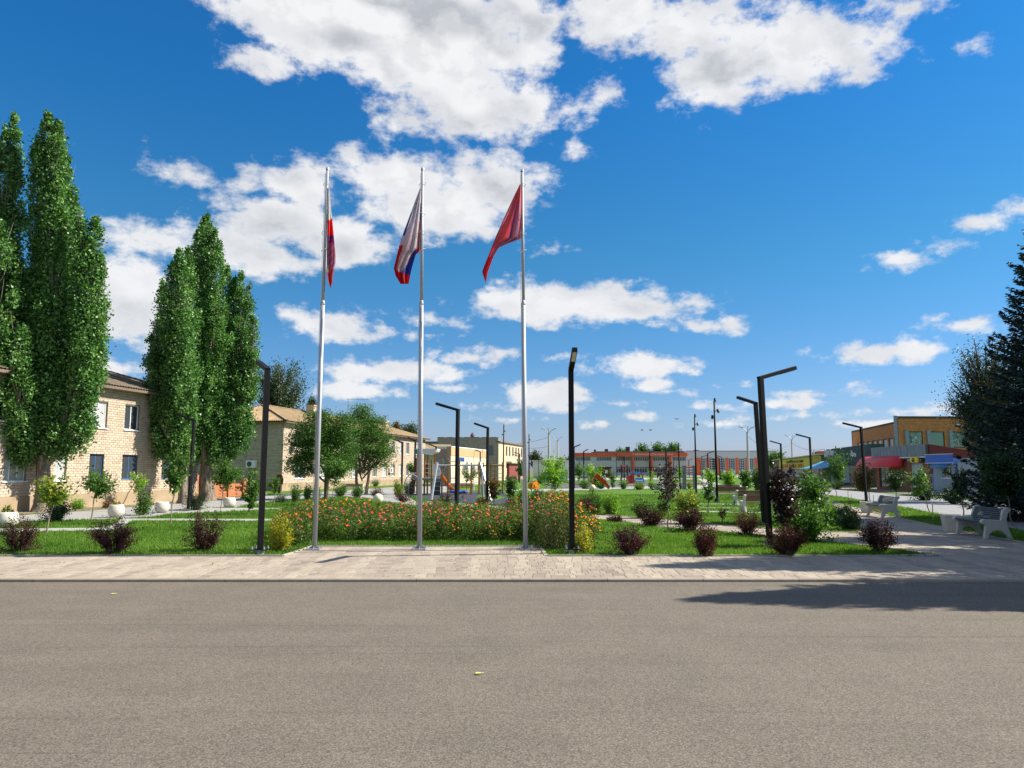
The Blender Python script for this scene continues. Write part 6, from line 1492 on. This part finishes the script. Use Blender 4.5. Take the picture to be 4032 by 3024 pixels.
M_SLAT_B = mat('dark_blue_slat', (.035,.045,.06), .5, var=.1, vscale=9); M_SLAT_R = mat('brown_slat', (.14,.055,.035), .55, var=.15, vscale=9)
M_BCON = mat('bench_concrete', (.55,.53,.47), .85, var=.08, vscale=10, bump=.2, bscale=50)
def bench_proto(slat_m, L=1.5, mid=False):
    """front faces -y; side castings at x = +-L/2"""
    o = thing('park_bench', '', 'bench')
    def casting(x):
        out = [(-.30,0),(-.21,0),(-.17,.12),(-.08,.20),(.04,.235),(.16,.20),(.27,.10),(.33,0),(.43,0),(.36,.16),(.30,.36),(.29,.52),(.335,.68),(.40,.74),(.41,.79),(.36,.83),(.28,.82),(.22,.76),(.17,.60),(.14,.50),(.02,.50),(-.26,.52),(-.33,.50),(-.36,.45),(-.33,.40),(-.26,.385),(-.24,.34),(-.27,.18)]
        mb = MB(); mb.prism(out, x-.055, x+.055); return mb.build('side_casting', M_BCON, o, bevel=.012)
    casting(-L/2); casting(L/2)
    for k_ in range(5):
        y = -.27+k_*.095; mb = MB(); mb.box(-L/2-.0, L/2, y-.038, y+.038, .425-.006*k_+.0, .46-.006*k_); mb.build('seat_slat', slat_m, o, bevel=.006)
    for k_ in range(6):
        f = k_/5; y = .155+f*.10; z = .52+f*.26; M_ = Matrix.Translation((0, y, z)) @ Matrix.Rotation(-.35, 4, 'X')
        mb = MB(); mb.box(-L/2-.0, L/2, -.017, .017, -.021, .021, M_); mb.build('back_slat', slat_m, o, bevel=.005)
    if mid:
        mb = MB(); mb.box(-.02,.02,.17,.20,.42,.80); mb.box(-.02,.02,-.25,.2,.39,.42); mb.build('mid_bracket', M_GALV, o)
    return o
def place_bench(proto, used, bx, by, rz, lab, sc=1.0):
    o = proto if not used else copy_tree(proto); q = G(bx, by); o.location = q; o.rotation_euler.z = rz; o.scale = (sc,)*3; o['label'] = lab; o['group'] = 'park benches with concrete ends'; return o
bp = bench_proto(M_SLAT_B); rz = math.radians(-96)
place_bench(bp, False, 3862, 2113, rz, 'near right bench with dark slats on white concrete ends', .93)
place_bench(bp, True, 3472, 2034, rz, 'far right bench with dark slats beside the lamp', .93)
place_bench(bp, True, 3215, 1990, rz+math.pi, 'bench end showing right of the large green bush')
bq = bench_proto(M_SLAT_R, 2.1, True)
place_bench(bq, False, 3010, 2014, math.pi+.04, 'brown bench seen from behind, nearest of the row', .85)
place_bench(bq, True, 2972, 1990, math.pi+.04, 'brown bench seen from behind, second of the row', .9)
place_bench(bq, True, 2872, 1966, math.pi+.04, 'brown bench seen from behind, third of the row', .9)
place_bench(bq, True, 2862, 1943, math.pi+.04, 'brown bench seen from behind, farthest of the row', .8)
place_bench(bq, True, 1818, 1938, 0.0, 'brown slatted bench facing the viewer behind the blue swing', .85)
place_bench(bq, True, 1388, 1938, -.5, 'brown bench in front of the long house below the acacia', .8)
for i, (x, y, lab) in enumerate(((2300,1898,'distant white bench left of the red slide'),(2365,1893,'distant white bench behind the red slide'),(2462,1890,'distant white bench left of the toy car'),(2015,1900,'distant pale bench left of the third flagpole'))):
    place_bench(bp, True, x, y, 0.1, lab, 1.0)
# stakes in the right lawn
for (x, y, yt, lab) in ((3674,2048,1985,'pale stake in the right lawn between the benches'),(3440,1976,1950,'thin stake left of the far right bench'),(3340,1975,1930,'thin pale stake near the bend of the plaza'),(3352,1962,1945,'short thin stake behind the plaza bend'),(2322,1935,1880,'thin white stake left of the far globe lamp'),(2525,2010,1945,'thin yellowish stake in the middle lawn')):
    q = G(x, y); mb = MB(); mb.tube([(0,0,0),(.01,0,P(x,yt,q.y).z)], .014, 6); o = mb.build('stake', mat('pale_wood', (.45,.42,.34), .8), loc=q); tag(o, lab, 'stake')

# ------------------------------------------------------------------ playground
M_POST = mat('amber_timber', (.42,.20,.045), .6, var=.15, vscale=5); M_PIPE = mat('grey_pipe', (.48,.50,.52), .4, .2); M_ORS = mat('orange_plastic', (.90,.26,.015), .35)
M_DGR = mat('slate_panel', (.06,.09,.10), .6)
YP = 52; q0 = P(1640, 1900, YP)
def xp(px, Y=YP): return P(px, 1900, Y).x-q0.x
def zp(py, Y=YP): return P(1700, py, Y).z
tw = thing('play_tower', 'wooden playground tower with white canopy, orange slide and grey climbing arch', 'playground tower', (q0.x, YP, 0))
def post(par, px, dy, yt, w_=.11, Y=YP, m_=None):
    mb = MB(); x = P(px, 1900, YP+dy).x-q0.x; mb.box(x-w_/2, x+w_/2, dy-w_/2, dy+w_/2, -.05, P(px, yt, YP+dy).z); mb.build('post', m_ or M_POST, par)
    mb = MB(); mb.box(x-.04, x+.04, dy-.04, dy+.04, P(px, yt, YP+dy).z, P(px, yt, YP+dy).z+.05); mb.build('post_cap', M_PIPE, par)
for (px, dy, yt) in ((1642,0,1785),(1671,0,1785),(1683,1.6,1785),(1712,1.6,1785),(1699,-1.2,1810),(1740,-1.2,1810),(1764,-1.2,1810),(1808,-1.2,1812)): post(tw, px, dy, yt)
# canopy: bowed board
vs = []; n_ = 16
for i in range(n_+1):
    u = i/n_; x = xp(1636)+(xp(1722)-xp(1636))*u; c_ = .34*math.sin(math.pi*min(1,max(0,u)))**.45
    for y in (-.3, 2.0): vs += [(x, y, zp(1776)+.16), (x, y, zp(1776)+.16-c_-.04)]
fs = []
for i in range(n_):
    a = i*4; fs += [(a,a+4,a+5,a+1),(a+2,a+3,a+7,a+6),(a,a+2,a+6,a+4),(a+1,a+5,a+7,a+3)]
fs += [(0,1,3,2),(n_*4,n_*4+2,n_*4+3,n_*4+1)]
mb = MB(); mb.add(vs, fs); mb.build('canopy', M_WHITE, tw)
mb = MB(); mb.box(xp(1636)-.1, xp(1636)+.25, -.31, 1.9, zp(1786), zp(1770)); mb.build('canopy_end', mat('teal_plastic', (.05,.22,.20), .5), tw)
mb = MB(); mb.box(xp(1640), xp(1745), -1.2, 1.6, zp(1890), zp(1882)); mb.build('platform', mat('grey_platform', (.22,.22,.23), .7), tw)
mb = MB(); mb.box(xp(1712), xp(1740), -1.15, -1.05, 0, zp(1891)); mb.build('climbing_panel', M_DGR, tw)
mb = MB(); mb.box(xp(1685), xp(1708), 1.5, 1.58, zp(1872), zp(1825)); mb.build('panel', M_WHITE, tw)
mb = MB(); mb.box(xp(1668), xp(1685), .1, .15, zp(1872), zp(1828)); mb.build('panel', mat('dark_brown_panel', (.10,.04,.02), .7), tw)
for py in (1827, 1844, 1862): mb = MB(); mb.tube([(xp(1671),0,zp(py)),(xp(1700),0,zp(py))], .02, 6); mb.build('rail', M_PIPE, tw)
for py in (1895, 1913, 1930):
    mb = MB(); mb.tube([(xp(1702),-1.25,zp(py)),(xp(1738),-1.25,zp(py))], .025, 6); mb.build('rung', M_PIPE, tw)
for py in (1819, 1882, 1917, 1934): mb = MB(); mb.tube([(xp(1764),-1.2,zp(py)),(xp(1808),-1.2,zp(py))], .028, 6); mb.build('rail', M_PIPE, tw)
# slide
mb = MB(); vs = []; P0 = Vector((xp(1728), .2, zp(1872))); P1 = Vector((xp(1782), -.4, zp(1935))); P2 = Vector((xp(1800), -.6, zp(1942)))
path = [P0, P0.lerp(P1,.33)+Vector((0,0,.04)), P0.lerp(P1,.66), P1, P2]
for p_ in path: vs += [p_+Vector((0,-.3,.28)), p_+Vector((0,-.28,0)), p_+Vector((0,.28,0)), p_+Vector((0,.3,.28)), p_+Vector((0,.33,.28)), p_+Vector((0,.31,-.05)), p_+Vector((0,-.31,-.05)), p_+Vector((0,-.33,.28))]
fs = [(i*8+j, i*8+(j+1)%8, (i+1)*8+(j+1)%8, (i+1)*8+j) for i in range(4) for j in range(8)]+[tuple(range(8)), tuple(range(39,31,-1))]
mb.add(vs, fs); mb.build('slide', M_ORS, tw)
mb = MB(); mb.add([(xp(1720),-.2,zp(1874)),(xp(1727),-.2,zp(1835)),(xp(1733),-.2,zp(1848)),(xp(1740),-.2,zp(1874)),(xp(1720),-.15,zp(1874)),(xp(1727),-.15,zp(1835)),(xp(1733),-.15,zp(1848)),(xp(1740),-.15,zp(1874))], [(0,3,2,1),(4,5,6,7),(0,1,5,4),(1,2,6,5),(2,3,7,6),(3,0,4,7)]); mb.build('slide_side', M_WHITE, tw)
# climbing arch of pipes
for dy in (-1.4, -.2):
    pts = []
    for k_ in range(11): f = k_/10; a = math.pi/2*f; pts.append((xp(1640)-(xp(1640)-xp(1598 if dy < -1 else 1610))*math.cos(a*.98)*1.0, dy, zp(1862)*math.sin(a*.98+.03)))
    mb = MB(); mb.tube(pts, .035, 7); mb.build('arch_pipe', M_PIPE, tw)
for k_ in range(8):
    a = math.pi/2*(k_+.6)/9; x1 = xp(1640)-(xp(1640)-xp(1598))*math.cos(a); x2 = xp(1640)-(xp(1640)-xp(1610))*math.cos(a); z = zp(1862)*math.sin(a+.03)
    mb = MB(); mb.tube([(x1,-1.4,z),(x2+.35,-.2,z-.3)], .022, 6); mb.build('arch_rung', M_PIPE, tw)
for dy in (.1, .9):
    mb = MB(); mb.beam((xp(1612),dy,0), (xp(1642),dy,zp(1805)), .12, .26); mb.build('slanted_board', mat('brown_net_wall', (.14,.07,.03), .8, var=.4, vscale=8), tw)
# ladders / climbing frame on the right
cf = thing('climbing_frame', 'amber timber climbing frame with grey rungs right of the swing', 'climbing frame', (q0.x, YP, 0))
fr = [(1855,.5,1824),(1886,.5,1822),(1902,2,1824),(1933,.5,1822),(1948,2.2,1822),(1979,.5,1822)]
for (px, dy, yt) in fr: post(cf, px, dy, yt)
for (a, b_) in ((1855,1886),(1933,1979)):
    for k_ in range(7): py = 1829+k_*17.5; mb = MB(); mb.tube([(xp(a)*1.01,.5,zp(py)),(xp(b_)*1.01,.5,zp(py))], .02, 6); mb.build('rung', M_PIPE, cf)
mb = MB(); mb.box(xp(1888), xp(1986), .35, .44, zp(1836), zp(1831)); mb.build('beam', M_POST, cf)
# swing frame with nest seat
sw = thing('swing_frame', 'grey steel swing frame with slanting legs across the playground', 'swing', (q0.x, 43, 0))
def xs_(px): return P(px,1900,43).x-q0.x
zt = P(1720,1832,43).z
mb = MB(); mb.tube([(xs_(1720),0,zt),(xs_(1893),0,zt)], .04, 8); mb.build('beam', M_PIPE, sw)
for (a, b_, dy) in ((1721,1707,-1.1),(1719,1690,1.1),(1893,1900,1.1),(1891,1936,-.9)):
    z0_ = P(a, 1822, 43).z; mb = MB(); mb.beam((xs_(a),0,z0_), (xs_(b_),dy,-.05), .09, .12); mb.build('leg', M_PIPE, sw)
for s_ in (-1, 1):
    x = xs_(1722) if s_ > 0 else xs_(1890); pts = [(x,0,zt-.35),(x+s_*.35,0,zt-.3),(x+s_*.5,0,zt-.02)]; mb = MB(); mb.tube(pts, .022, 6); mb.build('brace', M_PIPE, sw)
ns = thing('nest_swing', 'blue nest swing seat hanging low above the rubber surface', 'swing seat', (P(1806,1934,43).x, 43, P(1806,1936,43).z))
n_ = 28; pts = [(.50*math.cos(2*math.pi*k_/n_), .50*math.sin(2*math.pi*k_/n_), 0) for k_ in range(n_+1)]
mb = MB(); mb.tube(pts, .065, 8); mb.build('ring', mat('blue_plastic', (.01,.10,.45), .4), ns, smooth=True)
mb = MB(); mb.lathe([(.46,-.03),(.3,-.09),(.01,-.11)], 20); mb.build('net', mat('dark_net', (.03,.03,.05), .8), ns)
zt2 = zt-ns.location.z
for (x, y) in ((-.45,-.2),(-.45,.2),(.45,-.2),(.45,.2)): mb = MB(); mb.tube([(x,y,0),(x*1.05,0,zt2)], .008, 4); mb.build('chain', M_BLACK, ns)
sr = thing('spring_rider', 'orange spring rider toy low beside the blue swing seat', 'spring rider', (G(1822,1962).x, G(1822,1962).y, 0))
mb = MB(); mb.prism([(-.05,.25),(.05,.25),(.05,.42),(-.05,.42)], -.32, .32); mb.prism([(-.12,.34),(.12,.34),(.12,.5),(-.12,.5)], .12, .34); mb.build('body', M_ORS, sr, bevel=.03)
mb = MB(); mb.tube([(.06*math.cos(k_*.8), .06*math.sin(k_*.8), k_*.01) for k_ in range(18)], .012, 5); mb.build('spring', M_BLACK, sr)
# orange flower toy
ft = thing('flower_toy', 'pair of orange flower shaped play panels right of the third flagpole', 'play panel', (G(2100,1948).x, G(2100,1948).y, 0), .5); Yf = ft.location.y
for (cx, cy, R_, ry) in ((2110,1912,17,.0),(2094,1914,14,.8)):
    c_ = P(cx, cy, Yf); c_ = Vector((c_.x-ft.location.x, 0, c_.z)); rr = R_*Yf/F; mb = MB()
    for k_ in range(6):
        a = 2*math.pi*k_/6+.3; n_ = 12; cc = c_+Vector((math.cos(a)*rr*.62*math.cos(ry), -math.cos(a)*rr*.62*math.sin(ry), math.sin(a)*rr*.62)); y0 = -.05-.004*k_ + (.12 if ry else 0)
        vs = [(cc.x+rr*.42*math.cos(2*math.pi*j/n_)*math.cos(ry), cc.y+y0-rr*.42*math.cos(2*math.pi*j/n_)*math.sin(ry), cc.z+rr*.42*math.sin(2*math.pi*j/n_)) for j in range(n_)]; vs += [(a_, b_+.05, d_) for a_, b_, d_ in vs]
        mb.add(vs, [tuple(range(n_)), tuple(range(2*n_-1,n_-1,-1))]+[(j,j+n_,(j+1)%n_+n_,(j+1)%n_) for j in range(n_)])
    mb.build('petals', M_ORS, ft)
    mb = MB(); mb.tube([c_+Vector((0,-.09+(.1 if ry else 0),0)), c_+Vector((0,.05,0))], rr*.3, 12); mb.build('flower_centre', mat('yellow_plastic', (.75,.42,.06), .4) if not ry else mat('maroon_paint'), ft)
    mb = MB(); mb.tube([(c_.x,.05,0),(c_.x,.05,c_.z)], .035, 8); mb.build('post', M_PIPE, ft)
# far playground: red slide, toy car, red rung climber, exercise frame, seesaw
Yq = 59
rs = thing('red_slide', 'red slide with pale chute in the far play area', 'slide', (P(2350,1900,Yq).x, Yq, 0)); bx_ = rs.location.x
a = Vector((P(2345,1877,Yq).x-bx_,0,P(2345,1877,Yq).z)); b_ = Vector((P(2382,1908,Yq).x-bx_,0,P(2382,1908,Yq).z)); c_ = Vector((P(2397,1915,Yq).x-bx_,0,.2))
for dy in (-.35,.35): mb = MB(); mb.beam(a+Vector((0,dy,.12)), b_+Vector((0,dy,.12)), .08, .34); mb.beam(b_+Vector((0,dy,.12)), c_+Vector((0,dy,.08)), .08, .2); mb.build('side_board', mat('red_plastic', (.6,.04,.02), .4), rs)
mb = MB(); mb.beam(a, b_, .62, .05); mb.beam(b_, c_, .62, .05); mb.build('chute', mat('pale_metal', (.6,.55,.58), .35), rs)
mb = MB(); mb.beam(a+Vector((-.1,0,0)), (a.x-.5,0,0), .5, .08); mb.build('ladder', mat('red_plastic'), rs)
tcx = P(2500,1900,72).x; tcr = thing('toy_car', 'blue and red toy van play house in the far play area', 'play house', (tcx, 72, 0))
def T(px, py): q_ = P(px, py, 72); return (q_.x-tcx, q_.z)
def quad(nm, pts, y0, y1, m_):
    mb = MB(); n_ = len(pts); vs = [(T(*p_)[0], y0, T(*p_)[1]) for p_ in pts]+[(T(*p_)[0], y1, T(*p_)[1]) for p_ in pts]
    mb.add(vs, [tuple(range(n_)), tuple(range(2*n_-1,n_-1,-1))]+[(j,j+n_,(j+1)%n_+n_,(j+1)%n_) for j in range(n_)]); return mb.build(nm, m_, tcr)
M_BLP = mat('bright_blue_plastic', (.02,.24,.62), .4); M_REP = mat('dark_red_plastic', (.35,.035,.03), .5)
quad('bonnet', [(2497,1881),(2529,1881),(2534,1902),(2500,1903)], -.5, -.4, M_BLP)
quad('roof', [(2488,1858),(2520,1858),(2525,1865),(2493,1865)], -.35, 1.0, M_BLP)
quad('body_side', [(2471,1872),(2487,1872),(2497,1904),(2472,1904)], -.2, 1.0, M_REP)
quad('rear_wall', [(2486,1862),(2492,1862),(2500,1904),(2487,1904)], -.4, -.3, M_REP)
quad('front_pillar', [(2521,1860),(2525,1860),(2536,1900),(2532,1900)], -.39, -.3, M_REP)
quad('bumper', [(2508,1903),(2525,1903),(2530,1912),(2502,1912)], -.45, -.35, mat('red_plastic'))
quad('wheel', [(2504,1912),(2511,1912),(2511,1918),(2504,1918)], -.44, -.3, M_BLACK); quad('wheel', [(2520,1912),(2527,1912),(2527,1918),(2520,1918)], -.44, -.3, M_BLACK)
quad('steering_wheel', [(2508,1868),(2520,1868),(2520,1878),(2508,1878)], -.1, 0, mat('red_plastic'))
quad('logo_plate', [(2502,1888),(2507,1888),(2507,1893),(2502,1893)], -.52, -.505, M_WHITE); quad('logo_strip', [(2508,1890),(2526,1890),(2526,1893),(2508,1893)], -.52, -.505, M_WHITE)
rc = thing('rung_climber', 'climber with grey posts and red rungs beside the spotlight masts', 'climbing frame', (P(2715,1900,66).x, 66, 0)); bx_ = rc.location.x
for px in (2695, 2736): mb = MB(); x = P(px,1900,66).x-bx_; mb.box(x-.16,x+.16,-.1,.1,-.05,P(px,1833,66).z); mb.build('post', mat('grey_post', (.22,.22,.24), .7), rc)
for k_, py in enumerate((1839,1851,1861,1871,1882,1893)): mb = MB(); mb.tube([(P(2697,py,66).x-bx_,0,P(2697,py,66).z),(P(2734,py,66).x-bx_,0,P(2697,py,66).z)], .06 if k_ == 0 else .03, 8); mb.build('rung', mat('red_plastic'), rc)
ex = thing('exercise_frame', 'dark exercise frame with red cross bars before the hall', 'exercise frame', (P(2460,1900,90).x, 90, 0)); bx_ = ex.location.x
for px in (2447, 2471): mb = MB(); x = P(px,1900,90).x-bx_; mb.tube([(x,0,0),(x,0,P(px,1830,90).z)], .07, 8); mb.build('post', M_BLACK, ex)
for py in (1836, 1853): mb = MB(); z = P(2450,py,90).z; mb.tube([(P(2447,py,90).x-bx_,0,z),(P(2471,py,90).x-bx_,0,z)], .06, 8); mb.build('cross_bar', mat('red_plastic'), ex)
ss = thing('seesaw', 'wooden seesaw with blue seats left of the red slide', 'seesaw', (P(2258,1900,74).x, 74, 0)); bx_ = ss.location.x
a = P(2215,1897,74); b_ = P(2300,1921,74); mb = MB(); mb.beam((a.x-bx_,0,a.z),(b_.x-bx_,0,max(.15,b_.z)), .12, .08); mb.build('plank', M_POST, ss)
for q_ in (a, b_): mb = MB(); mb.box(q_.x-bx_-.25,q_.x-bx_+.25,-.2,.2,max(.2,q_.z),max(.2,q_.z)+.1); mb.box(q_.x-bx_-.05, q_.x-bx_+.05, -.2,.2,max(.2,q_.z),max(.2,q_.z)+.6); mb.build('seat', mat('deep_blue', (.02,.08,.2), .5), ss)
mb = MB(); mb.tube([(0,0,0),(0,0,.45)], .08, 8); mb.build('pivot', M_PIPE, ss)

# ------------------------------------------------------------------ small things: leaves on the road, litter, birds
LFM = mat('yellow_leaf', (.62,.60,.10), .6)
def fallen(px, py, sz, z, m_, name, lab, cat, rz=0.0):
    q = G(px, py, z); o = thing(name, lab, cat, (q.x, q.y, z+.004), rz)
    mb = MB(); pts = [(-.5,0),(-.3,.28),(.05,.34),(.4,.2),(.55,0),(.35,-.22),(0,-.3),(-.32,-.22)]
    vs = [(x*sz, y*sz, .012+.03*abs(y)*sz/.1*.3) for x, y in pts]+[(0.02*sz,0,.006)]
    mb.add(vs, [(i,(i+1)%8,8) for i in range(8)]); mb.build('blade', m_, o)
    mb = MB(); mb.tube([(.5*sz,0,.01),(.85*sz,.12*sz,.012)], .002, 4); mb.build('stalk', m_, o)
fallen(1884, 2657, .06, ROAD_Z, LFM, 'fallen_leaf', 'yellow leaf lying alone in the middle of the asphalt', 'leaf', .3)
fallen(447, 2342, .07, ROAD_Z, LFM, 'fallen_leaf', 'yellow leaf on the asphalt near the kerb at left', 'leaf', 1.0)
r = np.random.default_rng(31); N = 420
XX = r.uniform(-9.5, 10, N); YY = KY+.2+r.uniform(0,1,N)**1.3*3.0
A = unit(np.stack([r.normal(size=N), r.normal(size=N), r.normal(size=N)*.1], 1)); me = leaf_mesh('debris', np.stack([XX,YY,np.full(N,.007)],1), A, r.uniform(.015,.05,N), leafmat('dry_debris', [(.05,.04,.02),(.12,.09,.04),(.22,.17,.07)], 0), r.uniform(0,1,N), rng=r)
V_ = np.zeros(len(me.vertices)*3); me.vertices.foreach_get('co', V_); V_ = V_.reshape(-1,3); V_[:,2] = np.clip(V_[:,2], .004, .012); me.vertices.foreach_set('co', V_.ravel())
tag(link('dry_debris', me), 'small dry leaf scraps scattered over the paved strip', 'leaf litter', None, 'stuff')
q = G(1664, 2128); mb = MB(); mb.box(-.02,.02,-.015,.015,.03,.08); o = mb.build('litter', M_WHITE, loc=q, bevel=.01); tag(o, 'scrap of white paper in the grass by the middle flagpole', 'litter')
for i, (px, py) in enumerate(((2528,1694),(2562,1694),(2665,1651))):
    q = P(px, py, 90); lab = ['left one of two low birds flying over the hall','right one of two low birds flying over the hall','single higher bird flying right of the other two'][i]
    o = thing('bird', lab, 'bird', q, .4*i, 'birds in flight'); mb = MB(); mb.tube([(-.18,0,0),(-.08,0,.01),(.05,0,.01),(.16,0,.02)], [.01,.05,.055,.02], 8); mb.build('body', mat('bird_grey', (.05,.05,.055), .8), o)
    for s_ in (-1, 1): mb = MB(); mb.add([(-.08,0,.03),(.08,0,.03),(.03,s_*.25,.13),(-.06,s_*.32,.06),(-.08,0,.02),(.08,0,.02),(.03,s_*.25,.12),(-.06,s_*.32,.05)], [(0,1,2,3),(7,6,5,4),(0,4,5,1),(1,5,6,2),(2,6,7,3),(3,7,4,0)]); mb.build('wing', mat('bird_grey'), o)
bpy.context.view_layer.update(); dg = bpy.context.evaluated_depsgraph_get()
for o in [o for o in bpy.data.objects if o.type == 'FONT']:
    me = bpy.data.meshes.new_from_object(o.evaluated_get(dg)); nm = o.name; n_ = bpy.data.objects.new('tmp', me); col.objects.link(n_)
    n_.parent = o.parent; n_.location = o.location; n_.rotation_euler = o.rotation_euler; n_.scale = o.scale
    bpy.data.objects.remove(o); n_.name = nm
tot = sum(len(o.data.polygons) for o in bpy.data.objects if o.type == 'MESH')
print('objects', len(bpy.data.objects), 'faces', tot)
